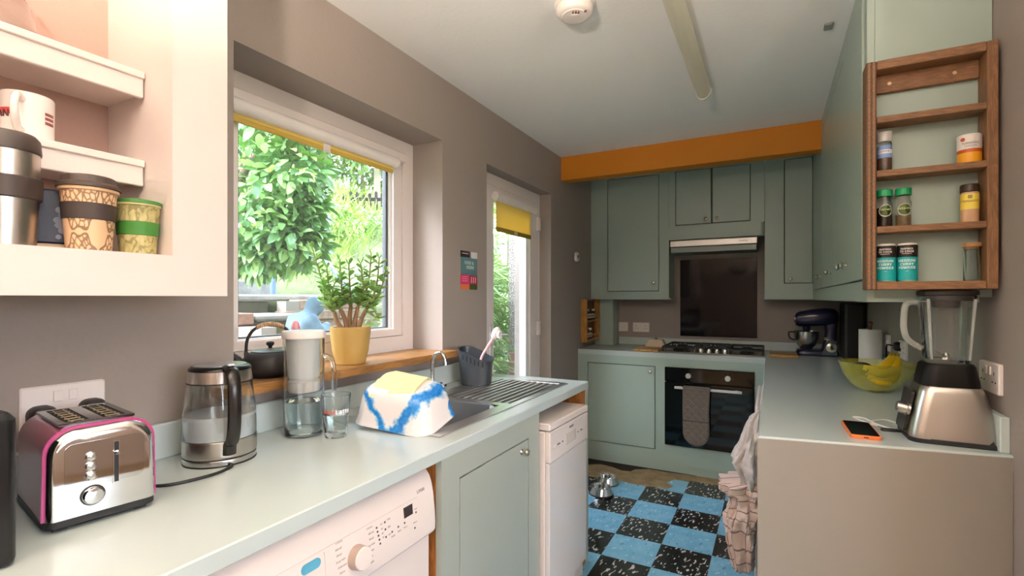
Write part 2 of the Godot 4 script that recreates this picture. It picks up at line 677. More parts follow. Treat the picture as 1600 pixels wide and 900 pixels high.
func floor_tiles() -> void:
	var fl: Node3D = get_node("floor")
	var s := 0.2525
	var shared := {}
	var rot := 0
	for i in range(-4, 4):
		for j in range(-9, 19):
			var x0: float = -0.774 + s * i
			var z1: float = -2.44 + s * 1.02 * -j
			var z0: float = z1 - s * 1.02
			if x0 + s < LX + 0.02 or x0 > RX or z0 < -3.98 or z1 > 2.3:
				continue
			# worn away where the bare screed shows
			if (i == -1 or i == -2 or i == -3) and z1 < -3.45 and z1 > -3.8:
				continue
			if (i == 0) and z1 < -3.45 and z1 > -3.72:
				continue
			if i < -1 and z1 < -3.4:
				continue
			var black := (i + j) % 2 != 0
			var a := maxf(x0 + 0.0006, LX)
			var b := minf(x0 + s - 0.0006, RX)
			var v := rng.randi() % 2
			var m := MB.new()
			var u := Vector2(0, 1)
			var w := Vector2(1, 0)
			if rng.randf() < 0.5:
				u = Vector2(1, 0)
				w = Vector2(0, 1)
			var d := rng.randf() * 0.0006
			var lo := z0 + 0.0006
			m.box(a, b, -0.004, -d - 0.0002, lo, z1 - 0.0006)
			m.quad(Vector3(a, -d, z1 - 0.0006), Vector3(b, -d, z1 - 0.0006), Vector3(b, -d, lo), Vector3(a, -d, lo), u, w)
			part(fl, "tile", m, X.tiles[v + (0 if black else 2)])
	# broken remains round the bare patch
	var bits := [
		[[[-0.62, -3.70], [-0.522, -3.70], [-0.522, -3.456], [-0.60, -3.456], [-0.635, -3.50], [-0.60, -3.56], [-0.66, -3.62]], 2],
		[[[-0.70, -3.51], [-0.66, -3.47], [-0.61, -3.456], [-0.56, -3.456], [-0.66, -3.49]], 3],
		[[[-0.774, -3.47], [-0.72, -3.49], [-0.70, -3.46], [-0.60, -3.456], [-0.774, -3.456]], 0],
		[[[-1.03, -3.47], [-0.95, -3.49], [-0.87, -3.47], [-0.80, -3.48], [-0.776, -3.456], [-1.03, -3.456]], 2],
	]
	for q in bits:
		var poly := PackedVector2Array()
		for v in q[0]:
			poly.append(Vector2(v[0], -v[1]))
		var m := MB.new()
		m.t = Transform3D(Basis(Vector3.RIGHT, -PI / 2), Vector3(0, -0.004, 0))
		m.prism(poly, 0.0, 0.004)
		part(fl, "broken_tile", m, X.tiles[q[1]])
	# dark tar stain left by the old adhesive
	var st := MB.new()
	st.t = Transform3D(Basis(Vector3.RIGHT, -PI / 2), Vector3(0, -0.0042, 0))
	var outline := PackedVector2Array()
	for v in [[-1.42, 3.92], [-0.3, 3.92], [-0.33, 3.895], [-0.52, 3.86], [-0.7, 3.84], [-0.84, 3.845], [-0.93, 3.79], [-0.95, 3.73], [-1.02, 3.715], [-1.1, 3.76], [-1.2, 3.78], [-1.3, 3.72], [-1.42, 3.70]]:
		outline.append(Vector2(v[0], v[1]))
	st.prism(outline, 0.0, 0.0014)
	part(fl, "tar_stain", st, X.grime)

func left_openings() -> void:
	# window: frame, sash, beads, pane, oak sill
	var fx0 := -1.68
	var fx1 := -1.609
	var lay := Transform3D(Basis(Vector3.UP, PI / 2), Vector3(0, 0, 0))   # local x -> -z, local z -> +x
	var fr := MB.new()
	fr.t = lay
	fr.sheet(0.905, 1.96, 1.065, 2.095, fx0, fx1, [[0.979, 1.886, 1.135, 2.036]])
	var win := struct("window_1", fr, X.upvc, "white framed kitchen window over the sink wall")
	var sa := MB.new()
	sa.t = lay
	sa.sheet(0.982, 1.883, 1.138, 2.033, -1.672, -1.618, [[1.04, 1.826, 1.17, 1.975]])
	part(win, "sash", sa, X.upvc)
	var bd := MB.new()
	bd.t = lay
	bd.sheet(1.04, 1.826, 1.17, 1.975, -1.668, -1.632, [[1.052, 1.812, 1.178, 1.965]])
	part(win, "glazing_bead", bd, mt("f6f4f2", 0.25))  # whiter than the frame: the daylit edge put into the colour
	var gk := MB.new()
	gk.t = lay
	gk.sheet(1.052, 1.812, 1.178, 1.965, -1.664, -1.642, [[1.060, 1.797, 1.183, 1.96]])
	part(win, "gasket", gk, mt("55585c", 0.5))
	part(win, "pane", MB.new().box(-1.656, -1.652, 1.17, 1.975, -1.826, -1.04), X.pane)
	var si := MB.new()
	si.t = Transform3D(Basis(Vector3.RIGHT, PI / 2), Vector3(0, 1.065, 0))
	var so := PackedVector2Array([Vector2(-1.609, -1.96), Vector2(LX, -1.96), Vector2(LX, -2.0), Vector2(-1.372, -2.0), Vector2(-1.357, -1.99), Vector2(-1.352, -1.972), Vector2(-1.352, -0.85), Vector2(-1.36, -0.84), Vector2(LX, -0.84), Vector2(LX, -0.905), Vector2(-1.609, -0.905)])
	si.prism(so, 0.0, 0.03)
	part(win, "sill", si, X.oak)
	var ext := MB.new().box(-1.74, -1.68, 1.035, 1.065, -1.96, -0.905)
	part(win, "outer_sill", ext, X.upvc)

	# garden door
	var df := MB.new()
	df.t = lay
	df.sheet(2.381, 3.296, 0.0, 2.083, -1.60, -1.515, [[2.451, 3.236, 0.04, 2.013]])
	var door := struct("door_1", df, X.upvc, "white glazed garden door beyond the sink")
	var leaf := MB.new()
	leaf.t = lay
	leaf.sheet(2.454, 3.233, 0.045, 2.010, -1.585, -1.512, [[2.61, 3.13, 0.25, 1.93]])
	part(door, "door_leaf", leaf, X.upvc)
	var be := MB.new()
	be.t = lay
	be.sheet(2.61, 3.13, 0.25, 1.93, -1.575, -1.525, [[2.622, 3.085, 0.262, 1.918]])
	part(door, "glazing_bead", be, mt("f6f4f2", 0.25))  # wide white far side painted as the sunlit rebate
	part(door, "pane", MB.new().box(-1.552, -1.548, 0.255, 1.925, -3.10, -2.615), X.pane)
	for y in [1.86, 1.10]:
		part(door, "hinge", MB.new().box(-1.513, -1.492, y - 0.05, y + 0.05, -3.268, -3.228, 0.005), X.white)
	var ha := MB.new()
	ha.box(-1.512, -1.504, 0.96, 1.16, -2.585, -2.555, 0.003)
	ha.tube([Vector3(-1.506, 1.09, -2.57), Vector3(-1.465, 1.09, -2.57)], 0.008)
	ha.tube(curve([Vector3(-1.465, 1.09, -2.565), Vector3(-1.460, 1.09, -2.60), Vector3(-1.463, 1.088, -2.69)]), 0.009)
	part(door, "door_handle", ha, mt("dcd6d0", 0.3, 0.3))

	# roller blinds
	var bl := wthing("roller_blind", "white cassette roller blind with a yellow edge at the top of the kitchen window", "blind", Vector3(-1.58, 1.91, -1.4))
	part(bl, "headrail", MB.new().box(-1.615, -1.585, 1.985, 2.03, -1.883, -0.985, 0.004), X.upvc)
	var rings := []
	for z in [-1.80, -0.985]:
		var r := PackedVector3Array()
		for k in 14:
			var a := TAU * k / 14
			r.append(Vector3(-1.583 + 0.030 * cos(a), 1.967 + 0.026 * sin(a), z))
		rings.append(r)
	part(bl, "cassette", MB.new().loft(rings), mt("f3ece8", 0.3))
	part(bl, "fabric", MB.new().box(-1.5885, -1.5865, 1.917, 1.95, -1.785, -0.99), X.yellow)
	part(bl, "bottom_bar", MB.new().box(-1.592, -1.582, 1.912, 1.929, -1.785, -0.99, 0.002), X.mustard)
	part(bl, "pull_tab", MB.new().box(-1.581, -1.574, 1.905, 1.94, -1.405, -1.37, 0.002), X.white)

	var b2 := wthing("roller_blind", "yellow roller blind part lowered on the garden door", "blind", Vector3(-1.50, 1.73, -2.85))
	var rings2 := []
	for z in [-3.155, -2.585]:
		var r := PackedVector3Array()
		for k in 14:
			var a := TAU * k / 14
			r.append(Vector3(-1.488 + 0.024 * cos(a), 1.945 + 0.027 * sin(a), z))
		rings2.append(r)
	part(b2, "cassette", MB.new().loft(rings2), mt("f3ece8", 0.3))
	part(b2, "fabric", MB.new().box(-1.4965, -1.4945, 1.745, 1.94, -3.10, -2.612), X.yellow)
	part(b2, "bottom_bar", MB.new().box(-1.499, -1.491, 1.733, 1.762, -3.10, -2.612, 0.002), mt("a08a2a", 0.6))
	part(b2, "pull_tab", MB.new().box(-1.491, -1.486, 1.738, 1.757, -2.885, -2.845, 0.002), X.white)

# ---------------------------------------------------------------- cupboards: front in x, y at z = 0 facing +z of the thing
func knob_at(parent: Node3D, x: float, y: float, z: float, r := 0.014) -> void:
	var m := MB.new()
	m.t = Transform3D(Basis(Vector3.RIGHT, PI / 2), Vector3(x, y, z))
	m.lathe([Vector2(r * 0.75, 0.0), Vector2(r * 0.7, 0.002), Vector2(r * 0.38, 0.006), Vector2(r * 0.36, 0.014), Vector2(r * 0.9, 0.019), Vector2(r, 0.024), Vector2(r * 0.8, 0.029), Vector2(r * 0.3, 0.031)], 18)
	part(parent, "knob", m, X.knob)

func cab(th: Node3D, x0: float, x1: float, y0: float, y1: float, depth: float, doors: Array, mat: Material, body := true) -> void:
	var holes := []
	for d in doors:
		holes.append([d[0], d[1], d[2], d[3]])
	var m := MB.new().sheet(x0, x1, y0, y1, -0.02, 0.0, holes)
	part(th, "face_frame", m, mat)
	if body:
		part(th, "carcass", MB.new().box(x0 + 0.001, x1 - 0.001, y0 + 0.001, y1 - 0.001, -depth, -0.021), mat)
	for d in doors:
		if d.size() > 4 and d[4] is Array:
			var gp := 0.0055
			var dm := MB.new().box(d[0] + gp, d[1] - gp, d[2] + gp, d[3] - gp, -0.0190, d[5] if d.size() > 5 else 0.0005, 0.0015)
			part(th, "gap_shade", MB.new().box(d[0] - 0.01, d[1] + 0.01, d[2] - 0.01, d[3] + 0.01, -0.0208, -0.0201), X.gap)  # thin dark sheet, painted as the shade seen through the door gaps
			var o := part(th, "door", dm, mat)
			for k in d[4]:
				knob_at(o, k[0], k[1], 0.0005)

# ---------------------------------------------------------------- far end of the kitchen
func back_run() -> void:
	var at := Vector3(-0.73, 0, -3.86)
	# L-shaped worktop along the back and down the right side, ending at a peninsula edge near the camera
	var wt := wthing("worktop", "grey green painted L-shaped worktop running under the hob and down the right wall", "worktop", Vector3(0.2, 0.86, -3.2))
	var m := MB.new()
	var top := [Vector2(LX, -3.86), Vector2(-0.036, -3.86), Vector2(-0.036, -1.668), Vector2(RX, -1.775), Vector2(RX, BZ), Vector2(LX, BZ)]
	var inner := [Vector2(LX, -3.864), Vector2(-0.032, -3.864), Vector2(-0.032, -1.673), Vector2(RX, -1.780), Vector2(RX, BZ), Vector2(LX, BZ)]
	var rings := []
	for q in [[top, 0.86], [top, 0.896], [inner, 0.9]]:
		var r := PackedVector3Array()
		for v in q[0]:
			r.append(Vector3(v.x, q[1], v.y))
		rings.append(r)
	m.loft(rings, false, false)
	for q in [[rings[2], false], [rings[0], true]]:
		var r: PackedVector3Array = q[0]
		for tri_ in [[0, 1, 4], [0, 4, 5], [1, 2, 3], [1, 3, 4]]:
			if q[1]:
				m.tri(r[tri_[0]], r[tri_[2]], r[tri_[1]])
			else:
				m.tri(r[tri_[0]], r[tri_[1]], r[tri_[2]])
	part(wt, "worktop_slab", m, X.top)
	solo("upstand", MB.new().box(-1.245, 0.546, 0.9, 0.968, BZ, -4.46, 0.003), X.top, "low grey green upstand along the back wall behind the hob", "upstand")
	solo("upstand", MB.new().box(0.548, RX, 0.9, 0.998, BZ, -1.79, 0.003), X.top, "grey green upstand along the right wall behind the blender", "upstand")

	var b := thing("base_cabinet", "sage green fitted base cabinet under the hob with one door left of the oven", "cabinet", at)
	cab(b, -0.695, 0.694, 0.05, 0.86, 0.6, [[-0.61, -0.061, 0.15, 0.795, [[-0.10, 0.752]]], [0.011, 0.626, 0.205, 0.797]], X.sage, false)
	part(b, "carcass", MB.new().box(-0.69, 0.0, 0.051, 0.859, -0.6, -0.021), X.sage)
	part(b, "carcass", MB.new().box(0.64, 0.69, 0.051, 0.859, -0.6, -0.021), X.sage)
	part(b, "carcass", MB.new().box(0.0, 0.64, 0.051, 0.195, -0.6, -0.021), X.sage)
	part(b, "plinth", MB.new().box(-0.695, 0.694, -0.004, 0.05, -0.06, -0.005), X.sage)

	# oven
	var ov := thing("oven", "black glass built-in oven with two white knobs and a pale bar handle", "oven", Vector3(-0.4115, 0.205, -3.86))
	part(ov, "oven_body", MB.new().box(-0.3, 0.3, 0.002, 0.588, -0.55, -0.001), X.dark)
	part(ov, "control_panel", MB.new().box(-0.3065, 0.3065, 0.485, 0.591, 0.0, 0.018, 0.003), X.blackglass)
	var dr := part(ov, "oven_door", MB.new().box(-0.3065, 0.3065, 0.002, 0.478, 0.0, 0.020, 0.003), X.blackglass)
	var dg := MB.new()
	dg.box(-0.22, 0.22, 0.06, 0.36, 0.0202, 0.0206)
	part(dr, "door_window", dg, mt("0d1416", 0.04))
	var hd := MB.new().box(-0.23, 0.23, 0.437, 0.457, 0.045, 0.058, 0.003)
	hd.box(-0.205, -0.185, 0.440, 0.454, 0.019, 0.046)
	hd.box(0.185, 0.205, 0.440, 0.454, 0.019, 0.046)
	part(dr, "handle", hd, mt("e6e4e0", 0.3, 0.2))
	for x in [-0.135, 0.135]:
		var k := MB.new()
		k.t = Transform3D(Basis(Vector3.RIGHT, PI / 2), Vector3(x, 0.535, 0.018))
		k.lathe([Vector2(0.020, 0.0), Vector2(0.019, 0.016), Vector2(0.016, 0.019), Vector2(0.004, 0.0195)], 24)
		part(ov, "oven_knob", k, mt("e4e2de", 0.3, 0.3))
	# little marks printed round the knobs
	var mk := mt("8a8f90", 0.5)
	for x in [-0.135, 0.135]:
		for k in 7:
			var a := PI * (0.15 + 0.28 * k) - PI / 2
			part(ov, "dial_mark", MB.new().cb(Vector3(x + 0.034 * cos(a), 0.535 + 0.034 * sin(a), 0.0183), Vector3(0.003, 0.003, 0.0004)), mk)

	# uppers
	var u := thing("wall_cabinet", "sage green wall cabinet with one tall door, left of the cooker hood", "cabinet", Vector3(-1.089, 1.322, -4.2))
	cab(u, -0.336, 0.338, 0.0, 1.076, 0.28, [[-0.186, 0.258, 0.056, 1.04, [[0.215, 0.125]]]], X.sage)
	part(u, "light_pelmet", MB.new().box(-0.336, 0.358, -0.012, 0.0, -0.28, 0.008), X.sage)
	var h := thing("wall_cabinet", "sage green cabinet with two small doors and twin knobs above the cooker hood", "cabinet", Vector3(-0.397, 1.80, -4.2))
	cab(h, -0.353, 0.352, 0.0, 0.598, 0.28, [[-0.303, -0.024, 0.118, 0.565, [[-0.066, 0.155]], -0.0005], [-0.0225, 0.256, 0.118, 0.565, [[0.018, 0.155]], -0.0005]], X.sage, false)
	part(h, "carcass", MB.new().box(-0.352, 0.351, 0.02, 0.597, -0.28, -0.021), X.sage)
	var fs := MB.new()
	fs.t = Transform3D(Basis(Vector3.RIGHT, -PI / 2), Vector3(0, 0.0, 0))
	fs.prism(PackedVector2Array([Vector2(-0.353, 0.0), Vector2(-0.353, -0.022), Vector2(0.322, -0.022), Vector2(0.352, 0.0)]), 0.0, 0.105)
	part(h, "fascia", fs, X.sage)
	var n := thing("wall_cabinet", "narrow sage green wall cabinet with one slim door, right of the cooker hood", "cabinet", Vector3(0.117, 1.322, -4.2))
	cab(n, -0.16, 0.165, 0.0, 1.076, 0.28, [[-0.032, 0.156, 0.108, 1.04, [[0.012, 0.14]]]], X.sage)
	part(n, "light_pelmet", MB.new().box(-0.165, 0.165, -0.012, 0.0, -0.28, 0.006), X.sage)
	part(n, "cover_strip", MB.new().box(-0.052, -0.042, 0.108, 1.0, 0.0, 0.006), X.sage)

	# cooker hood
	var ho := thing("cooker_hood", "slim pull-out cooker hood with a steel front strip", "cooker hood", Vector3(-0.416, 1.68, -4.2))
	part(ho, "hood_body", MB.new().box(-0.315, 0.32, 0.03, 0.118, -0.275, -0.008), mt("59605a", 0.4, 0.3))
	part(ho, "visor", MB.new().box(-0.318, 0.318, 0.012, 0.058, -0.26, 0.012, 0.003), mt("6e7a74", 0.35, 0.3))
	part(ho, "front_strip", MB.new().box(-0.322, 0.322, 0.062, 0.110, -0.02, 0.018, 0.003), mt("d8d4cf", 0.3, 0.5))
	var sc := MB.new()
	letters(sc, "Cooking", 0.012, Vector3(0.225, 0.088, 0.018))
	part(ho, "lettering", sc, mt("8c8985", 0.4, 0.3))

	# splashback, sockets, boxed upright
	solo("splashback", MB.new().box(-0.704, -0.102, 0.992, 1.652, BZ, BZ + 0.008, 0.002), X.splash, "dark glossy glass splashback on the wall behind the hob", "splashback")
	socket(Vector3(-1.206, 1.057, BZ), 0.0, 0.088, 0.086, 1, "small white single switch plate on the back wall", "switch")
	socket(Vector3(-1.045, 1.057, BZ), 0.0, 0.148, 0.086, 2, "white double socket on the back wall left of the hob", "socket")
	solo("boxed_upright", MB.new().box(LX, -1.252, 0.9, 1.31, BZ, -4.30, 0.002), X.sage, "sage green boxed upright between the worktop and the left wall cabinet", "boxing")

	# hob
	var hb := thing("gas_hob", "five burner steel gas hob with black pan supports", "hob", Vector3(-0.40, 0.9, -4.17))
	part(hb, "hob_plate", MB.new().box(-0.37, 0.362, 0.0, 0.010, -0.24, 0.27, 0.004), X.steel)
	var spots := [[-0.25, -0.11, 0.04], [-0.25, 0.12, 0.035], [-0.01, -0.03, 0.055], [0.24, -0.11, 0.035], [0.24, 0.12, 0.04]]
	for s in spots:
		var bu := MB.new()
		bu.t = Transform3D(Basis(), Vector3(s[0], 0.010, s[1]))
		bu.lathe([Vector2(s[2] * 1.2, 0.0), Vector2(s[2] * 1.1, 0.010), Vector2(s[2] * 0.9, 0.012), Vector2(s[2] * 0.88, 0.022), Vector2(s[2] * 0.5, 0.026), Vector2(0.003, 0.027)], 24)
		part(hb, "burner", bu, X.dark)
	for gx in [[-0.36, -0.125], [-0.12, 0.11], [0.115, 0.352]]:
		var a: float = gx[0]
		var b2: float = gx[1]
		var z0 := -0.225
		var z1 := 0.215 if a != -0.12 else 0.12
		var gr := MB.new()
		for z in [z0, z1]:
			gr.box(a, b2, 0.032, 0.046, z - 0.006, z + 0.006, 0.002)
		for x in [a + 0.006, b2 - 0.006]:
			gr.box(x - 0.006, x + 0.006, 0.032, 0.046, z0, z1, 0.002)
			for z in [z0, z1]:
				gr.box(x - 0.006, x + 0.006, 0.010, 0.034, z - 0.006, z + 0.006)
		var mx := (a + b2) / 2
		for s in spots:
			if s[0] > a and s[0] < b2:
				for k in 4:
					var dv := Vector3(1, 0, 0).rotated(Vector3.UP, PI / 2 * k)
					var p0 := Vector3(s[0], 0.042, s[1]) + dv * 0.025
					var p1 := Vector3(s[0], 0.042, s[1]) + dv * 0.105
					p1.x = clampf(p1.x, a + 0.006, b2 - 0.006)
					p1.z = clampf(p1.z, z0, z1)
					gr.tube([p0, p1], 0.0055, 6)
					gr.tube([p0, p0 + Vector3(0, 0.012, 0)], 0.005, 6)
		part(hb, "pan_support", gr, X.dark)
	for k in 5:
		var kn := MB.new()
		kn.t = Transform3D(Basis(), Vector3(-0.132 + 0.057 * k, 0.010, 0.185))
		kn.lathe([Vector2(0.017, 0.0), Vector2(0.016, 0.018), Vector2(0.012, 0.026), Vector2(0.002, 0.027)], 18)
		part(hb, "hob_knob", kn, mt("dedad4", 0.25, 0.7))

# a wall plate in x, y at z = 0, facing +z of the thing
func socket(at: Vector3, turn: float, w: float, h: float, n: int, label: String, cat: String, plugged := false) -> Node3D:
	var th := thing("wall_socket" if cat == "socket" else "wall_switch", label, cat, at, turn)
	var m := MB.new()
	m.loft([_xy(rr(w, h, 0.006), 0.0), _xy(rr(w, h, 0.006), 0.006), _xy(rr(w - 0.006, h - 0.006, 0.004), 0.0095)])
	part(th, "plate", m, X.plate)
	if n == 1:
		part(th, "rocker", MB.new().cb(Vector3(0, 0, 0.011), Vector3(0.022, 0.034, 0.005), 0.001), X.plate)
		return th
	for s in [-1.0, 1.0]:
		part(th, "rocker", MB.new().cb(Vector3(s * w * 0.09, h * 0.24, 0.0108), Vector3(0.016, 0.024, 0.005), 0.001), X.plate)
		if plugged:
			continue
		var pins := MB.new()
		pins.cb(Vector3(s * w * 0.28, h * 0.16, 0.0096), Vector3(0.004, 0.010, 0.0008))
		pins.cb(Vector3(s * w * 0.28 - 0.011, -h * 0.12, 0.0096), Vector3(0.008, 0.004, 0.0008))
		pins.cb(Vector3(s * w * 0.28 + 0.011, -h * 0.12, 0.0096), Vector3(0.008, 0.004, 0.0008))
		part(th, "pin_holes", pins, X.dark)
	return th

# a ring made in x, z laid into x, y at depth z (counter-clockwise seen from +z)
func _xy(r: PackedVector3Array, z: float) -> PackedVector3Array:
	var o := PackedVector3Array()
	for q in r:
		o.append(Vector3(q.x, -q.z, z))
	return o

# ---------------------------------------------------------------- right side
func right_run() -> void:
	# tall row of wall cabinets on the right wall
	var u := thing("wall_cabinet", "long sage green run of wall cabinets up to the ceiling on the right wall", "cabinet", Vector3(0.27, 1.322, -3.05), -PI / 2)
	# local x runs towards the camera: near end at z = -1.91 is x = 1.14
	var ds := []
	for q in [[-0.95, -0.47, -0.50], [-0.455, 0.13, 0.10], [0.145, 0.607, 0.575], [0.615, 1.09, 0.70]]:
		ds.append([q[0], q[1], 0.055, 1.0, [[q[2], 0.13]], 0.0005])
	ds[3][5] = 0.006
	cab(u, -1.145, 1.14, 0.0, 1.078, 0.298, ds, X.sage)
	part(u, "light_pelmet", MB.new().box(-1.145, 1.14, -0.014, 0.0, -0.27, 0.0), X.sage)
	var bt := MB.new()
	bt.box(0.62, 1.04, -0.022, -0.014, -0.25, -0.20, 0.002)
	part(u, "under_cabinet_strip", bt, mt("d8d4ca", 0.5))

	# base units and the panel that closes the peninsula
	var b := wthing("base_cabinet", "grey green peninsula base unit with a plain end panel facing the camera", "cabinet", Vector3(0.26, 0, -2.1))
	var ep := MB.new()
	var r0 := PackedVector3Array([Vector3(-0.037, 0, -1.6665), Vector3(RX - 0.001, 0, -1.7735), Vector3(RX - 0.001, 0, -1.7765), Vector3(-0.037, 0, -1.6695)])
	var r1 := PackedVector3Array()
	for q in r0:
		r1.append(q + Vector3(0, 0.894, 0))
	ep.loft([r0, r1])
	part(b, "end_panel", ep, X.sage_end_warm_lit)
	part(b, "carcass", MB.new().box(-0.014, RX - 0.01, 0.05, 0.86, -2.42, -1.81), X.sage)
	var dm := MB.new().box(-0.036, -0.0145, 0.06, 0.855, -2.06, -1.70, 0.002)
	var door1 := part(b, "door", dm, X.sage)
	var dm2 := MB.new().box(-0.036, -0.0145, 0.06, 0.855, -2.415, -2.066, 0.002)
	part(b, "door", dm2, X.sage)
	part(b, "plinth", MB.new().box(0.02, RX - 0.01, -0.004, 0.05, -2.42, -1.81), X.sage)

	# white machine further along, its front edge just proud of the cupboards
	var dz := wthing("tumble_dryer", "white appliance standing under the right worktop, only its front edge in view", "appliance", Vector3(0.24, 0, -2.75))
	part(dz, "appliance_body", MB.new().box(-0.045, 0.54, 0.02, 0.845, -3.05, -2.46, 0.006), X.appliance)
	part(dz, "front_panel", MB.new().box(-0.068, -0.046, 0.03, 0.68, -3.045, -2.465, 0.006), X.appliance)
	part(dz, "control_fascia", MB.new().box(-0.064, -0.046, 0.70, 0.84, -3.045, -2.465, 0.008), X.appliance)
	for z in [-2.5, -3.0]:
		for x in [0.0, 0.5]:
			part(dz, "foot", MB.new().box(x - 0.02, x + 0.02, -0.004, 0.021, z - 0.02, z + 0.02), X.dark)
	var b3 := wthing("base_cabinet", "sage green corner base unit beyond the white appliance under the right worktop", "cabinet", Vector3(0.27, 0, -3.45))
	part(b3, "carcass", MB.new().box(-0.03, RX - 0.01, 0.05, 0.86, -3.85, -3.06), X.sage)
	part(b3, "plinth", MB.new().box(0.02, RX - 0.01, -0.004, 0.05, -3.85, -3.06), X.sage)

	# two towels hung at the cupboard front
	towel("tea_towel", "crumpled plain off white tea towel bunched over the edge of the right hand cupboards", 0.0)
	towel("tea_towel", "pale pink tea towel with a dark window check hanging below the plain one", 1.0)

func towel(called: String, label: String, which: float) -> void:
	var n := noise(90 + int(which), 1.0, 2)
	# each row: y, x outer (towards the room), x inner, z near, z far
	var rows_a := [[0.835, -0.050, -0.040, -2.34, -2.37], [0.80, -0.085, -0.040, -2.30, -2.40], [0.74, -0.105, -0.040, -2.27, -2.43], [0.68, -0.125, -0.040, -2.25, -2.44], [0.63, -0.150, -0.040, -2.24, -2.45], [0.605, -0.135, -0.040, -2.24, -2.45], [0.57, -0.118, -0.040, -2.25, -2.44], [0.54, -0.110, -0.042, -2.25, -2.44], [0.515, -0.10, -0.045, -2.27, -2.43]]
	var rows_b := [[0.545, -0.105, -0.042, -2.26, -2.42], [0.525, -0.205, -0.045, -2.24, -2.44], [0.50, -0.20, -0.045, -2.24, -2.44], [0.485, -0.16, -0.045, -2.25, -2.43], [0.45, -0.150, -0.050, -2.25, -2.42], [0.41, -0.165, -0.055, -2.24, -2.42], [0.38, -0.175, -0.060, -2.24, -2.42], [0.32, -0.172, -0.065, -2.25, -2.41], [0.25, -0.160, -0.068, -2.25, -2.41], [0.20, -0.152, -0.068, -2.26, -2.41], [0.165, -0.146, -0.07, -2.27, -2.40]]
	var rows: Array = rows_b if which > 0.5 else rows_a
	var rings := []
	var fine := []
	for k in rows.size() - 1:
		for j in 4:
			var w := j / 4.0
			var r := []
			for q in 5:
				r.append(lerpf(rows[k][q], rows[k + 1][q], w))
			fine.append(r)
	fine.append(rows[-1])
	fine.reverse()
	for q in fine:
		var ring := PackedVector3Array()
		var cx: float = (q[1] + q[2]) / 2
		var cz: float = (q[3] + q[4]) / 2
		var hx: float = absf(q[1] - q[2]) / 2
		var hz: float = absf(q[3] - q[4]) / 2
		for j in 48:
			var a := TAU * j / 48
			var c := cos(a)
			var s := sin(a)
			var f := 1.0 + 0.18 * n.get_noise_3d(c * 2.2, q[0] * 6.0, s * 2.2) + 0.13 * sin(a * 7.0 + q[0] * 11.0 + 2.0 * sin(q[0] * 17.0)) + (0.14 * n.get_noise_3d(c * 5.0, q[0] * 18.0, s * 5.0))
			var x := cx + hx * signf(c) * pow(absf(c), 0.7) * f
			x = minf(x, -0.0385)
			ring.append(Vector3(x, q[0] + 0.006 * n.get_noise_2d(a * 3.0, q[0] * 10), cz - hz * signf(s) * pow(absf(s), 0.7) * f))
		rings.append(ring)
	var m := MB.new().loft(rings)
	var mat: StandardMaterial3D
	if which > 0.5:
		var nb := noise(5, 0.03, 2)
		var tex := texture(300, 200, func(x, y):
			var c := Color("e2c9bd").lerp(Color("d8baae"), 0.5 + 0.5 * nb.get_noise_2d(x, y))
			var wx: int = (x + int(2.0 * nb.get_noise_2d(y * 2.0, 7.0))) % 30
			var wy: int = (y + int(2.0 * nb.get_noise_2d(x * 2.0, 90.0))) % 22
			if wx < 2 or wy < 2:
				c = c.lerp(Color("55433f"), 0.75)
			return c)
		mat = mt("ffffff", 0.9)
		mat.albedo_texture = tex
	else:
		mat = clad(mt("e6d9d2", 0.9), X.blotch, 6.0)
	mat.rim_enabled = true
	mat.rim = 0.3
	var o := solo(called, m, mat, label, "tea towel", "", 60.0)
	var _keep := o

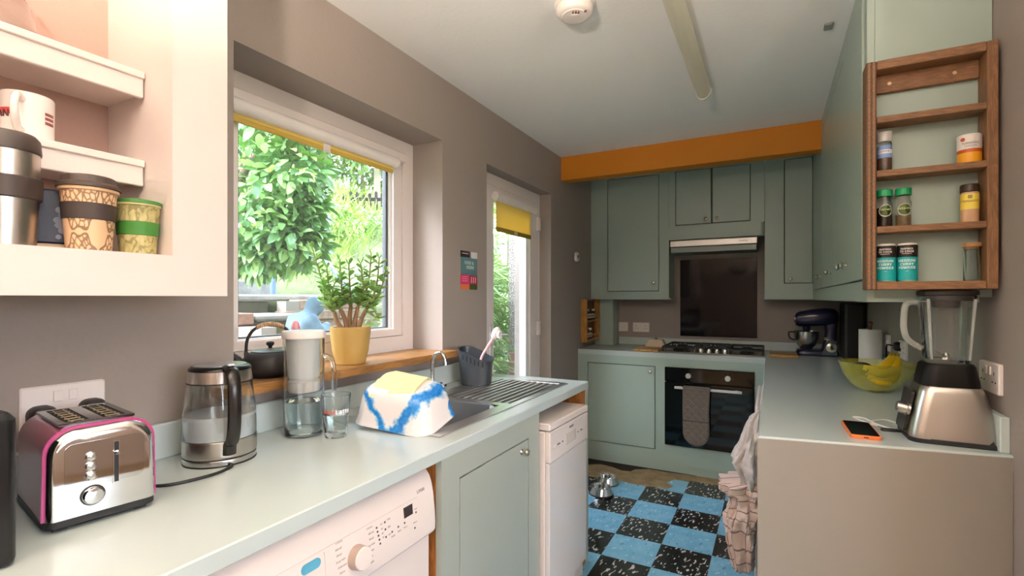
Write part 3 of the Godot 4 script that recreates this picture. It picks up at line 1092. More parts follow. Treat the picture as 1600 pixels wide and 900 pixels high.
# ---------------------------------------------------------------- left side: worktop, cupboard, machines
func left_run() -> void:
	var wt := wthing("worktop", "pale grey green painted worktop running along the left wall under the window", "worktop", Vector3(-1.12, 0.863, -0.9))
	var m := MB.new()
	m.t = Transform3D(Basis(Vector3.RIGHT, -PI / 2), Vector3.ZERO)
	m.sheet(LX, -0.819, -0.6, 2.365, 0.866, 0.9, [[-1.295, -0.895, 1.215, 2.23]])
	m.t = Transform3D()
	m.box(-0.822, -0.8155, 0.863, 0.9001, -2.365, 0.6, 0.003)
	part(wt, "worktop_slab", m, X.top)
	solo("upstand", MB.new().box(LX, -1.403, 0.9, 0.992, -2.30, 0.6, 0.003), X.top, "pale grey green upstand along the left wall behind the toaster and kettle", "upstand")

	# sink cupboard with the timber lined openings either side
	var b := thing("sink_cabinet", "sage sink cupboard with warm light toned in, one flush door between two white machines", "cabinet", Vector3(-0.816, 0, -1.4425), PI / 2)
	cab(b, -0.3245, 0.3275, 0.0, 0.866, 0.58, [[-0.2355, 0.2325, 0.06, 0.789, [[0.172, 0.752]]]], X.sage_warm_lit, false)
	part(b, "carcass", MB.new().box(-0.30, 0.30, 0.01, 0.70, -0.58, -0.022), X.sage)
	part(b, "lining", MB.new().box(-0.3245, -0.3065, 0.0, 0.865, -0.60, -0.0205), X.bay, 40.0, "orange timber lining")
	part(b, "lining", MB.new().box(0.3095, 0.3275, 0.0, 0.865, -0.60, -0.0205), X.bay, 40.0, "orange timber lining")
	var e := thing("worktop_end_panel", "sage panel greyed for warm light, orange timber inner face, far end of left worktop", "panel", Vector3(-0.816, 0, -2.325), PI / 2)
	part(e, "end_panel", MB.new().box(0.0, 0.035, 0.0, 0.866, -0.60, 0.0), X.sage_warm_lit)
	part(e, "lining", MB.new().box(-0.06, -0.001, 0.0, 0.866, -0.6, -0.004), X.bay)

	# washing machine
	var w := wthing("washing_machine", "white washing machine with a round programme dial under the left worktop", "washing machine", Vector3(-1.13, 0, -0.80))
	part(w, "machine_body", MB.new().box(-1.38, -0.86, 0.02, 0.845, -1.098, -0.503, 0.006), X.appliance)
	part(w, "front_panel", MB.new().box(-0.861, -0.838, 0.03, 0.69, -1.096, -0.505, 0.008), X.appliance)
	for z in [-0.55, -1.05]:
		for x in [-1.34, -0.9]:
			part(w, "foot", MB.new().box(x - 0.02, x + 0.02, -0.004, 0.021, z - 0.02, z + 0.02), X.dark)
	# curved fascia: outline in x, y swept along z, ends rounded
	var prof := [Vector2(-0.87, 0.676), Vector2(-0.829, 0.673), Vector2(-0.8225, 0.680), Vector2(-0.8215, 0.70), Vector2(-0.824, 0.74), Vector2(-0.8285, 0.78), Vector2(-0.835, 0.81), Vector2(-0.843, 0.830), Vector2(-0.855, 0.844), Vector2(-0.868, 0.849), Vector2(-0.885, 0.850), Vector2(-0.885, 0.676)]
	var rings := []
	for q in [[-1.101, 0.92], [-1.0985, 0.97], [-1.092, 1.0], [-0.508, 1.0], [-0.5015, 0.97], [-0.499, 0.92]]:
		var r := PackedVector3Array()
		for v in prof:
			r.append(Vector3(-0.87 + (v.x + 0.87) * q[1], 0.762 + (v.y - 0.762) * q[1], q[0]))
		rings.append(r)
	part(w, "control_fascia", MB.new().loft(rings), X.appliance, 35.0)
	# front of the fascia: x as a function of y
	var fx := func(y: float) -> float:
		for k in prof.size() - 1:
			if y >= prof[k].y and y < prof[k + 1].y and k >= 2:
				return lerpf(prof[k].x, prof[k + 1].x, (y - prof[k].y) / (prof[k + 1].y - prof[k].y))
		return -0.825
	var spot := func(mb: MB, z: float, y: float, ww: float, hh: float, th := 0.0006) -> void:
		var x: float = fx.call(y)
		mb.t = Transform3D(Basis(Vector3(0, 0, -1), Vector3(-0.09, 1, 0).normalized(), Vector3(1, 0.09, 0).normalized()), Vector3(x, y, z))
		mb.box(-ww / 2, ww / 2, -hh / 2, hh / 2, -0.002, th)
	# dial
	var dl := MB.new()
	dl.t = Transform3D(Basis(Vector3(0, 0, -1), Vector3(1, 0.09, 0).normalized(), Vector3(0.09, -1, 0).normalized()), Vector3(-0.826, 0.738, -0.808))
	dl.lathe([Vector2(0.0265, -0.002), Vector2(0.026, 0.004), Vector2(0.0245, 0.024), Vector2(0.023, 0.027), Vector2(0.002, 0.0275)], 32)
	part(w, "programme_dial", dl, X.appliance)
	var dk := MB.new()
	dk.t = dl.t
	dk.lathe([Vector2(0.0268, 0.001), Vector2(0.0264, 0.0045), Vector2(0.0250, 0.0235), Vector2(0.0246, 0.0236)], 32, false, false)
	part(w, "dial_skirt", dk, mt("b09a8e", 0.35))
	var ds := MB.new()
	spot.call(ds, -0.989, 0.771, 0.034, 0.026, 0.0008)
	part(w, "display", ds, mt("3a3434", 0.15))
	var ov := MB.new()
	ov.t = Transform3D(Basis(Vector3(0, 0, -1), Vector3(-0.09, 1, 0).normalized(), Vector3(1, 0.09, 0).normalized()), Vector3(fx.call(0.774), 0.774, -0.688))
	ov.prism(rp(-0.024, 0.024, -0.010, 0.010, 0.0099, 8), -0.002, 0.001)
	part(w, "blue_badge", ov, mt("59a7c4", 0.35))
	var bmat := mt("4a4240", 0.5)
	for q in [[-0.875, 0.775], [-0.877, 0.765], [-0.879, 0.755], [-0.881, 0.745], [-0.883, 0.735], [-0.903, 0.777], [-0.903, 0.760], [-0.903, 0.742], [-0.925, 0.745], [-0.948, 0.748], [-0.972, 0.748], [-1.01, 0.720], [-1.018, 0.757]]:
		var bt := MB.new()
		spot.call(bt, q[0], q[1], 0.0042, 0.0042, 0.001)
		part(w, "button", bt, bmat)
	# programme names: fine grey lines of print round the dial and beside the buttons
	var tx := MB.new()
	for k in 7:
		for s in [-1.0, 1.0]:
			var yy: float = 0.790 - 0.013 * k - (0.006 if s > 0 else 0.0)
			if yy > 0.70:
				tx.t = Transform3D(Basis(Vector3(0, 0, -1), Vector3(-0.09, 1, 0).normalized(), Vector3(1, 0.09, 0).normalized()), Vector3(fx.call(yy) + 0.0004, yy, -0.808 - s * (0.045 + 0.004 * sin(k * 1.1))))
				letters(tx, ["Cotton", "Mixed", "Wool", "Easy care", "Delicates", "Rinse", "Spin"][k], 0.0048, Vector3.ZERO, 0.0, false, 0.0004)
	for q in [[-0.892, 0.777, "Eco"], [-0.892, 0.766, "60"], [-0.893, 0.755, "40"], [-0.894, 0.745, "30"], [-0.916, 0.779, "1200"], [-0.916, 0.761, "800"], [-0.916, 0.743, "600"], [-0.928, 0.734, "Quick"], [-0.951, 0.737, "Extra"], [-0.974, 0.737, "Rinse"], [-1.018, 0.766, "Start"], [-1.012, 0.734, "Pause"]]:
		tx.t = Transform3D(Basis(Vector3(0, 0, -1), Vector3(-0.09, 1, 0).normalized(), Vector3(1, 0.09, 0).normalized()), Vector3(fx.call(q[1]) + 0.0004, q[1], q[0]))
		letters(tx, q[2], 0.0042, Vector3.ZERO, 0.0, false, 0.0004)
	part(w, "printed_text", tx, mt("a3958f", 0.6))
	var md := MB.new()
	md.t = Transform3D(Basis(Vector3(0, 0, -1), Vector3(-0.25, 1, 0).normalized(), Vector3(1, 0.25, 0).normalized()), Vector3(fx.call(0.803) + 0.0004, 0.803, -1.047))
	letters(md, "LP800", 0.0085, Vector3.ZERO, 0.0, true, 0.0005)
	part(w, "model_lettering", md, mt("8d8480", 0.5))
	var dr := MB.new()
	spot.call(dr, -0.722, 0.745, 0.0008, 0.085, 0.0002)
	dr.t = Transform3D()
	dr.box(-0.8312, -0.8305, 0.7925, 0.7930, -1.03, -0.52)
	part(w, "drawer_line", dr, mt("cbbdb7", 0.5))

	# slim dishwasher, turned a little, front proud of the cupboards
	var d := thing("dishwasher", "slim white dishwasher standing proud of its opening at the far end of the left worktop", "dishwasher", Vector3(-1.03, 0, -1.998), PI / 2 - deg_to_rad(1.6))
	# local x runs along the front (away from camera), local z towards the room
	var hw := 0.208
	part(d, "machine_body", MB.new().box(-hw, hw, 0.02, 0.785, -0.28, 0.238, 0.004), X.appliance)
	part(d, "lid", MB.new().box(-hw - 0.001, hw + 0.001, 0.789, 0.82, -0.30, 0.262, 0.005), X.appliance)
	part(d, "control_panel", MB.new().box(-hw, hw, 0.662, 0.786, 0.238, 0.262, 0.004), X.appliance)
	part(d, "door_panel", MB.new().box(-hw + 0.002, hw - 0.006, 0.10, 0.659, 0.238, 0.2585, 0.003), mt("e3dbd8", 0.10))
	part(d, "plinth", MB.new().box(-hw + 0.01, hw - 0.01, -0.004, 0.10, 0.10, 0.225), X.appliance)
	for x in [-0.18, 0.18]:
		part(d, "foot", MB.new().box(x - 0.02, x + 0.02, -0.004, 0.021, -0.26, -0.22), X.dark)
	var gr := MB.new().sheet(-0.055, 0.055, 0.698, 0.745, 0.262, 0.2655, [[-0.049, 0.049, 0.703, 0.740]])
	gr.box(-0.049, 0.049, 0.703, 0.740, 0.2622, 0.2626)
	part(d, "grip", gr, mt("d9cdc6", 0.4))
	for x in [-0.175, -0.158, 0.165, 0.182]:
		part(d, "button", MB.new().cb(Vector3(x, 0.722, 0.263), Vector3(0.010, 0.014, 0.003), 0.001), X.white)
	var dmt := mt("5b5552", 0.5)
	for q in [[-0.125, 0.028], [-0.085, 0.012], [0.085, 0.010], [0.125, 0.022]]:
		part(d, "indicator_mark", MB.new().cb(Vector3(q[0], 0.722, 0.2622), Vector3(q[1], 0.006, 0.0012)), dmt)
	var lg := MB.new()
	letters(lg, "BOSCH", 0.010, Vector3(0.01, 0.764, 0.2624), 0.0, true, 0.0006)
	part(d, "lettering", lg, mt("5a5552", 0.5))

# ---------------------------------------------------------------- white open shelf unit, top left
func shelf_unit() -> void:
	var u := wthing("shelf_unit", "white open shelf unit holding mugs and cups on the left wall", "shelf unit", Vector3(-1.28, 1.325, -0.2))
	var lay := Transform3D(Basis(Vector3.UP, PI / 2), Vector3.ZERO)
	var ff := MB.new()
	ff.t = lay
	ff.sheet(-0.32, 0.708, 1.325, CY, -1.159, -1.139, [[-0.22, 0.588, 1.412, 2.30]])
	part(u, "face_frame", ff, X.unit)
	part(u, "side_panel", MB.new().box(LX, -1.159, 1.330, CY, -0.607, -0.589), X.unit)
	part(u, "side_panel", MB.new().box(LX, -1.159, 1.330, CY, 0.221, 0.239), X.unit)
	part(u, "base_board", MB.new().box(LX, -1.159, 1.385, 1.409, -0.589, 0.221), X.unit)
	part(u, "back_panel", MB.new().box(LX, LX + 0.004, 1.409, CY, -0.589, 0.221), X.terracotta, 40.0, "terracotta coloured back")
	for y in [1.630, 1.829]:
		var sh := MB.new()
		sh.box(LX, -1.262, y - 0.045, y - 0.012, -0.589, 0.221)
		sh.box(LX, -1.247, y - 0.016, y, -0.587, 0.221, 0.002)
		sh.box(-1.264, -1.252, y - 0.058, y - 0.014, -0.586, 0.221, 0.002)
		part(u, "shelf", sh, X.unit)
	for q in [[-1.19, -0.50], [-1.18, -0.56]]:
		var ck := MB.new()
		ck.t = Transform3D(Basis(), Vector3(q[0] - 0.06, 1.372, q[1]))
		ck.lathe([Vector2(0.006, 0.0), Vector2(0.012, 0.004), Vector2(0.012, 0.014)], 14)
		part(u, "under_light", ck, X.upvc)
	part(u, "under_board", MB.new().box(LX, -1.16, 1.355, 1.385, -0.589, 0.221), X.unit)

	# upturned clear glass on the top shelf
	var gb := MB.new()
	gb.lathe([Vector2(0.054, 0.0), Vector2(0.053, 0.02), Vector2(0.047, 0.065), Vector2(0.030, 0.095), Vector2(0.012, 0.105), Vector2(0.010, 0.108), Vector2(0.010, 0.16), Vector2(0.035, 0.166), Vector2(0.002, 0.168)], 32, false, false)
	gb.t = Transform3D(Basis(), Vector3.ZERO)
	var go := solo("wine_glass", gb, X.glass, "clear stemmed glass standing upside down on the top shelf of the white unit", "glass")
	go.position = Vector3(-1.33, 1.829, -0.375)

	# mug with a red band and dark letters
	var mg := thing("mug", "white mug with a red band on the middle shelf of the white unit", "mug", Vector3(-1.325, 1.630, -0.413), deg_to_rad(52))
	var mb := MB.new()
	mb.lathe([Vector2(0.037, 0.0), Vector2(0.041, 0.004), Vector2(0.0415, 0.092), Vector2(0.040, 0.095), Vector2(0.038, 0.092), Vector2(0.037, 0.008), Vector2(0.001, 0.006)], 36, true, false)
	part(mg, "mug_body", mb, mt("f1e8e3", 0.2))
	var hm := MB.new()
	hm.t = turned(Vector3.UP, -10.0)
	hm.tube(curve([Vector3(0.014, 0.078, 0.038), Vector3(0.018, 0.080, 0.058), Vector3(0.021, 0.062, 0.070), Vector3(0.021, 0.038, 0.068), Vector3(0.016, 0.020, 0.054), Vector3(0.012, 0.018, 0.038)]), 0.0065, 10)
	part(mg, "handle", hm, mt("f1e8e3", 0.2))
	var band := MB.new()
	_wrap_patch(band, 0.0418, -1.6, 0.02, 0.047, 0.060)
	part(mg, "printed_band", band, mt("d4504e", 0.3))
	var lt := MB.new()
	lt.t = turned(Vector3.UP, -24.0)
	letters(lt, "LAND", 0.0135, Vector3(-0.004, 0.048, 0), 0.0420, true, 0.0008)
	part(mg, "lettering", lt, mt("4b3a3c", 0.4))
	var pr := MB.new()
	for k in 3:
		_wrap_patch(pr, 0.0418, 1.02, 1.5, 0.038 + 0.009 * k, 0.044 + 0.009 * k)
	part(mg, "printed_marks", pr, mt("8c4c48", 0.4))

	# steel travel mug, dark lid and grip
	var sm := thing("travel_mug", "tall steel travel mug with dark lid and band, left on the lower shelf", "travel mug", Vector3(-1.215, 1.409, -0.348))
	var st := MB.new().lathe([Vector2(0.040, 0.0), Vector2(0.042, 0.003), Vector2(0.044, 0.05), Vector2(0.047, 0.10), Vector2(0.048, 0.18)], 36)
	part(sm, "cup_body", st, X.brushed)
	part(sm, "grip_band", MB.new().lathe([Vector2(0.0475, 0.088), Vector2(0.0505, 0.090), Vector2(0.0515, 0.125), Vector2(0.0495, 0.127)], 36), mt("3a2f2a", 0.5))
	part(sm, "lid", MB.new().lathe([Vector2(0.049, 0.172), Vector2(0.050, 0.175), Vector2(0.048, 0.198), Vector2(0.042, 0.206), Vector2(0.002, 0.208)], 36), mt("3a2f2a", 0.45))
	var ps := MB.new()
	_wrap_patch(ps, 0.0484, -0.75, -0.25, 0.135, 0.170)
	part(sm, "sticker", ps, mt("a8447c", 0.4))

	# dark blue packet behind the cups
	var bp := thing("coffee_packet", "dark blue printed packet standing behind the cups on the lower shelf", "packet", Vector3(-1.262, 1.409, -0.432), deg_to_rad(70))
	part(bp, "packet_body", MB.new().box(-0.035, 0.035, 0.018, 0.125, -0.018, 0.018, 0.004), mt("0d0f2a", 0.35))
	part(bp, "packet_base", MB.new().box(-0.036, 0.036, 0.0, 0.018, -0.019, 0.019, 0.003), mt("c9ae94", 0.5))
	var bl := MB.new()
	for k in 5:
		bl.ball(Vector3(0.010 + 0.004 * sin(k * 2.0), 0.085 - k * 0.010, 0.018), Vector3(0.007, 0.007, 0.001), 8, 4)
	bl.ball(Vector3(0.008, 0.032, 0.018), Vector3(0.005, 0.005, 0.001), 10, 4)
	part(bp, "printed_mark", bl, mt("8e8fa0", 0.5))

	# bamboo cup with brown sleeve, and the green one
	var nz := noise(77, 0.06, 2)
	var cell := FastNoiseLite.new()
	cell.seed = 4
	cell.noise_type = FastNoiseLite.TYPE_CELLULAR
	cell.frequency = 0.055
	cell.fractal_type = FastNoiseLite.FRACTAL_NONE
	cell.cellular_return_type = FastNoiseLite.RETURN_DISTANCE2_SUB
	var lace := texture(384, 192, func(x, y):
		var cx := fmod(x, 96.0) - 48.0
		var cy := fmod(y + 30.0, 96.0) - 48.0
		var r := sqrt(cx * cx + cy * cy) + 4.0 * cos(atan2(cy, cx) * 8.0)
		var base := Color("dcb68f")
		var ink := Color("6a4c38")
		if r > 46.0:
			return base
		if r > 42.0:
			return base.lerp(ink, 0.8)
		var e := cell.get_noise_2d(x * 1.6, y * 1.6)
		if e < -0.80:
			return base.lerp(ink, 0.75)
		if e > -0.35:
			return base.lerp(Color("f0d3b0"), 0.6)
		return base)
	var lm := mt("ffffff", 0.5)
	lm.albedo_texture = lace
	var fern := texture(256, 128, func(x, y):
		var v := sin(x * 0.12 + 3.0 * nz.get_noise_2d(x * 0.6, y * 0.6)) + sin(y * 0.22 + x * 0.08 + 5.0 * nz.get_noise_2d(x * 0.5 + 90, y * 0.5))
		var base := Color("c2b582").lerp(Color("a89d66"), clampf(0.5 + nz.get_noise_2d(x, y), 0, 1))
		if absf(v) < 0.35:
			return base.lerp(Color("6d6636"), 0.65)
		return base)
	var fm := mt("ffffff", 0.5)
	fm.albedo_texture = fern
	var c1 := thing("reusable_cup", "patterned brown bamboo cup with a dark brown lid and sleeve on the lower shelf", "cup", Vector3(-1.20, 1.409, -0.466), 0.0)
	part(c1, "cup_body", MB.new().lathe([Vector2(0.034, 0.0), Vector2(0.0355, 0.003), Vector2(0.0445, 0.122)], 36), lm)
	part(c1, "rim", MB.new().lathe([Vector2(0.044, 0.119), Vector2(0.0475, 0.121), Vector2(0.0475, 0.126), Vector2(0.044, 0.127)], 36), mt("dcb48c", 0.5))
	part(c1, "sleeve", MB.new().lathe([Vector2(0.0392, 0.064), Vector2(0.0415, 0.065), Vector2(0.0438, 0.096), Vector2(0.042, 0.097)], 36), mt("3b302c", 0.6))
	part(c1, "lid", MB.new().lathe([Vector2(0.0505, 0.127), Vector2(0.0505, 0.133), Vector2(0.044, 0.137), Vector2(0.042, 0.149), Vector2(0.039, 0.151), Vector2(0.001, 0.147)], 36), mt("43362f", 0.55))
	var c2 := thing("reusable_cup", "green patterned cup with green lid and sleeve at the right end of the lower shelf", "cup", Vector3(-1.205, 1.409, -0.553), 0.6)
	part(c2, "cup_body", MB.new().lathe([Vector2(0.031, 0.0), Vector2(0.032, 0.003), Vector2(0.0395, 0.108)], 36), fm)
	part(c2, "rim", MB.new().lathe([Vector2(0.039, 0.106), Vector2(0.0418, 0.107), Vector2(0.0418, 0.111), Vector2(0.039, 0.112)], 36), mt("c9bd8c", 0.5))
	part(c2, "sleeve", MB.new().lathe([Vector2(0.0345, 0.044), Vector2(0.0365, 0.045), Vector2(0.0388, 0.072), Vector2(0.037, 0.073)], 36), mt("3b7a2f", 0.55))
	part(c2, "lid", MB.new().lathe([Vector2(0.0435, 0.111), Vector2(0.0435, 0.117), Vector2(0.040, 0.119), Vector2(0.001, 0.117)], 36), mt("3f7d33", 0.55))

# a patch of print on a cylinder round y: angles measured from +z towards +x
func _wrap_patch(mb: MB, r: float, a0: float, a1: float, y0: float, y1: float, y0b := -1.0, y1b := -1.0) -> void:
	var n := 14
	if y0b < 0:
		y0b = y0
		y1b = y1
	for k in n:
		var p := lerpf(a0, a1, float(k) / n)
		var q := lerpf(a0, a1, float(k + 1) / n)
		mb.quad(Vector3(sin(p) * r, y0, cos(p) * r), Vector3(sin(q) * r, y0, cos(q) * r), Vector3(sin(q) * r, y1, cos(q) * r), Vector3(sin(p) * r, y1, cos(p) * r))

# ---------------------------------------------------------------- sink, tap, what stands in and on it
func sink_things() -> void:
	var s := wthing("sink", "stainless steel inset sink with one bowl and a ribbed drainer", "sink", Vector3(-1.1, 0.9, -1.7))
	var flat := Transform3D(Basis(Vector3.RIGHT, -PI / 2), Vector3.ZERO)
	var x0 := -1.310
	var x1 := -0.880
	var zn := 1.196
	var zf := 2.246
	var rim := MB.new()
	rim.t = flat
	rim.sheet(x0, x1, zn, zf, 0.9005, 0.904, [[-1.215, -0.935, 1.235, 1.655], [-1.225, -0.91, 1.70, 2.215]])
	part(s, "rim", rim, X.sinksteel)
	# bowl: rounded, open at the top
	var bw := MB.new()
	var cc := Vector2(-1.075, -1.445)
	bw.loft([rr(0.28, 0.42, 0.05, 0.9035, 6, cc), rr(0.276, 0.416, 0.05, 0.896, 6, cc), rr(0.26, 0.40, 0.05, 0.76, 6, cc), rr(0.23, 0.37, 0.05, 0.745, 6, cc)], false, true)
	for k in range(0, bw.P.size(), 3):
		var q := bw.P[k + 1]
		bw.P[k + 1] = bw.P[k + 2]
		bw.P[k + 2] = q
	# corner infill between the rounded bowl and the rim's square cut
	part(s, "bowl", bw, X.sinksteel)
	var co := MB.new()
	var rg := rr(0.28, 0.42, 0.05, 0.9035, 6, cc)
	for k in 4:
		var cx: float = cc.x + (0.14 if k in [0, 3] else -0.14)
		var cz: float = cc.y - (0.21 if k in [0, 1] else -0.21)
		for j in 6:
			co.tri(Vector3(cx, 0.9035, cz), rg[k * 7 + j + 1], rg[k * 7 + j])
			co.tri(Vector3(cx, 0.9035, cz), rg[k * 7 + j], rg[k * 7 + j + 1])
	part(s, "bowl_corner", co, X.sinksteel)
	# drainer: ribs that run away from the bowl
	var dr := MB.new()
	dr.box(-1.226, -0.909, 0.893, 0.896, -2.216, -1.699)
	part(s, "drainer_tray", dr, X.sinksteel)
	for k in 9:
		var x := -1.205 + 0.0345 * k
		var rb := MB.new()
		var rings := []
		for q in [[-1.702, 0.3], [-1.712, 1.0], [-2.195, 1.0], [-2.214, 0.3]]:
			var r := PackedVector3Array()
			for v in [[0.011, 0.0], [0.009, 0.006], [0.004, 0.009], [-0.004, 0.009], [-0.009, 0.006], [-0.011, 0.0]]:
				r.append(Vector3(x + v[0], 0.896 + v[1] * q[1], q[0]))
			r.reverse()
			rings.append(r)
		rb.loft(rings, true, true)
		part(s, "drainer_rib", rb, X.sinksteel)
	var pl := MB.new()
	pl.t = Transform3D(Basis(), Vector3(-1.10, 0.7455, -1.445))
	pl.lathe([Vector2(0.035, 0.0), Vector2(0.034, 0.003), Vector2(0.022, 0.0015), Vector2(0.001, 0.001)], 24)
	part(s, "waste", pl, X.chrome)

	# mixer tap on the rear ledge
	var tp := thing("mixer_tap", "small chrome mixer tap with a swan neck and two cross handles behind the sink", "tap", Vector3(-1.290, 0.904, -1.70))
	var b := MB.new()
	b.lathe([Vector2(0.024, 0.0), Vector2(0.023, 0.006), Vector2(0.016, 0.012), Vector2(0.015, 0.03), Vector2(0.018, 0.036), Vector2(0.016, 0.05), Vector2(0.010, 0.056)], 20)
	b.tube([Vector3(0, 0.026, -0.055), Vector3(0, 0.026, 0.055)], 0.011, 12)
	part(tp, "tap_body", b, X.chrome)
	var sp := MB.new()
	sp.tube(curve([Vector3(0, 0.045, 0), Vector3(0, 0.10, 0), Vector3(0.003, 0.150, 0), Vector3(0.018, 0.176, 0), Vector3(0.042, 0.182, 0), Vector3(0.062, 0.168, 0), Vector3(0.068, 0.142, 0)]), 0.0085, 12)
	sp.tube([Vector3(0.0675, 0.146, 0), Vector3(0.069, 0.132, 0)], 0.0105, 12)
	part(tp, "spout", sp, X.chrome)
	for sgn in [-1.0, 1.0]:
		var h := MB.new()
		h.t = Transform3D(Basis(), Vector3(0.008, 0.026, 0.062 * sgn))
		h.ball(Vector3.ZERO, Vector3(0.013, 0.013, 0.010), 14, 8)
		for k in 4:
			var d := Vector3(cos(PI / 2 * k + 0.4), sin(PI / 2 * k + 0.4), 0)
			h.tube([Vector3.ZERO, d * 0.020], [0.005, 0.006], 8)
		part(tp, "tap_handle", h, X.chrome)

	# white enamel tin washed up and left upside down, with blue streaks
	var nz := noise(31, 0.018, 3)
	var tie := texture(320, 320, func(x, y):
		var d1: float = absf((x - 258.0) + (y - 130.0) * 0.80 + 20.0 * nz.get_noise_2d(x, y)) - 15.0
		var d2: float = absf((x - 52.0) - (y - 190.0) * 0.75 + 18.0 * nz.get_noise_2d(x + 200, y)) - 7.0 + maxf(0.0, 130.0 - y) * 0.3
		var d3: float = absf((y - 34.0) - (x - 60.0) * 0.10 + 16.0 * nz.get_noise_2d(x, y + 300)) - 9.0 + maxf(0.0, x - 110.0) * 0.4
		var v: float = maxf(maxf(1.0 - maxf(d1, 0) / 22.0, 1.0 - maxf(d2, 0) / 18.0), 1.0 - maxf(d3, 0) / 16.0) + 0.25 * nz.get_noise_2d(x * 4, y * 4)
		var c := Color("f0e8e5")
		if v > 0:
			return c.lerp(Color("2b83cc"), clampf(pow(maxf(v, 0), 1.3) * 1.1, 0, 1)).lerp(Color("1557ab"), clampf((v - 0.85) * 2.5 * (0.5 + nz.get_noise_2d(x * 3, y * 3)), 0, 0.5))
		return c)
	var tm := mt("ffffff", 0.18)
	tm.albedo_texture = tie
	tm.uv1_scale = Vector3(1, 1, 1)
	var dish := thing("enamel_tin", "white enamel tin with blue streaks lying upside down across the sink bowl", "baking tin", Vector3(-1.065, 0.907, -1.262), deg_to_rad(6))
	var d := MB.new()
	var lev := [[0.292, 0.215, 0.055, 0.0], [0.288, 0.211, 0.055, 0.005], [0.278, 0.204, 0.055, 0.018], [0.267, 0.195, 0.055, 0.048], [0.252, 0.180, 0.055, 0.082], [0.232, 0.160, 0.05, 0.104], [0.195, 0.125, 0.04, 0.114], [0.02, 0.02, 0.009, 0.117]]
	var rings := []
	for q in lev:
		rings.append(rr(q[0], q[1], q[2], q[3], 7))
	d.loft(rings, true, true)
	for k in d.P.size():
		var p := d.P[k]
		d.UV[k] = Vector2(0.5 + p.x / 0.30 - p.z * 1.2, 0.62 - p.y * 2.6 + p.z * 1.9)
	part(dish, "tin_body", d, tm, 50.0)
	# it leans towards the room, its far edge propped on the sink's rim
	var lean := Transform3D(Basis(Vector3(0.884, 0, -0.468).normalized(), deg_to_rad(12.0)), Vector3(-1.065, 0.929, -1.262))
	dish.transform = lean * Transform3D(Basis(Vector3.UP, deg_to_rad(6)), Vector3.ZERO)
	# yellow sponge cloth folded over the tin
	var sc := MB.new()
	var nn := noise(12, 9.0, 2)
	var top := []
	var W := 8
	for i in W + 1:
		var row := []
		for j in W + 1:
			var a := (float(i) / W - 0.5) * 0.150
			var c := (float(j) / W - 0.5) * 0.170
			var p := Vector3(a, 0, c).rotated(Vector3.UP, 0.30)
			row.append(Vector3(p.x, 0.1085 - 0.7 * maxf(0.0, absf(p.x) - 0.085) - 0.55 * maxf(0.0, absf(p.z) - 0.055) + 0.0015 * nn.get_noise_2d(a * 3, c * 3), p.z))
		top.append(row)
	var up := Vector3(0, 0.006, 0)
	for i in W:
		for j in W:
			sc.quad(top[i][j] + up, top[i][j + 1] + up, top[i + 1][j + 1] + up, top[i + 1][j] + up)
			sc.quad(top[i][j], top[i + 1][j], top[i + 1][j + 1], top[i][j + 1])
		sc.quad(top[i][0] , top[i][0] + up, top[i + 1][0] + up, top[i + 1][0])
		sc.quad(top[i + 1][W], top[i + 1][W] + up, top[i][W] + up, top[i][W])
		sc.quad(top[W][i], top[W][i] + up, top[W][i + 1] + up, top[W][i + 1])
		sc.quad(top[0][i + 1], top[0][i + 1] + up, top[0][i] + up, top[0][i])
	var so := solo("sponge_cloth", sc, mt("f1e4a6", 0.85), "pale yellow sponge cloth laid flat over the upturned tin", "cloth", "", 50.0)
	so.transform = lean * Transform3D(Basis(), Vector3(-0.02, 0.0095, -0.010))

	# cutlery drainer with a scooped rim and slots
	var ca := thing("cutlery_caddy", "dark grey plastic cutlery drainer with a scooped rim on the draining board", "caddy", Vector3(-1.262, 0.905, -2.01), deg_to_rad(20))
	var cm := MB.new()
	var outer := []
	var inner := []
	var n := 40
	var seg := func(y, w, dd, scoop) -> PackedVector3Array:
		var r := PackedVector3Array()
		for j in n:
			var a := TAU * j / n
			var c := cos(a)
			var s2 := sin(a)
			var x: float = w * signf(c) * pow(absf(c), 0.6)
			var z: float = -dd * signf(s2) * pow(absf(s2), 0.8)
			var yy: float = y
			if scoop:
				yy = y - 0.052 * smoothstep(-0.6, 0.9, x / w) - 0.016 * smoothstep(0.2, 1.0, z / dd)
			r.append(Vector3(x, yy, z))
		return r
	cm.loft([seg.call(0.0, 0.070, 0.050, false), seg.call(0.004, 0.073, 0.053, false), seg.call(0.09, 0.079, 0.058, false), seg.call(0.176, 0.085, 0.063, true), seg.call(0.180, 0.089, 0.067, true), seg.call(0.177, 0.082, 0.060, true), seg.call(0.07, 0.076, 0.055, false), seg.call(0.006, 0.068, 0.048, false)], true, true)
	part(ca, "caddy_body", cm, mt("30353a", 0.32))
	for k in 6:
		var sl := MB.new()
		var sx := -0.052 + 0.019 * k
		var cq := pow(absf(sx) / 0.0815, 1.0 / 0.6)
		sl.t = Transform3D(Basis(), Vector3(sx, 0.135 - 0.007 * k, 0.0605 * pow(sqrt(1.0 - cq * cq), 0.8)))
		sl.box(-0.003, 0.003, -0.012, 0.012, -0.006, 0.0022, 0.0008)
		part(ca, "slot", sl, X.dark)
	part(ca, "divider", MB.new().box(-0.002, 0.002, 0.006, 0.110, -0.052, 0.052), mt("2a2e33", 0.4))
	# dish brush leaning in it
	var br := wthing("dish_brush", "pink handled dish brush with a white head leaning in the cutlery drainer", "brush", Vector3(-1.262, 0.93, -1.99))
	var hb := MB.new()
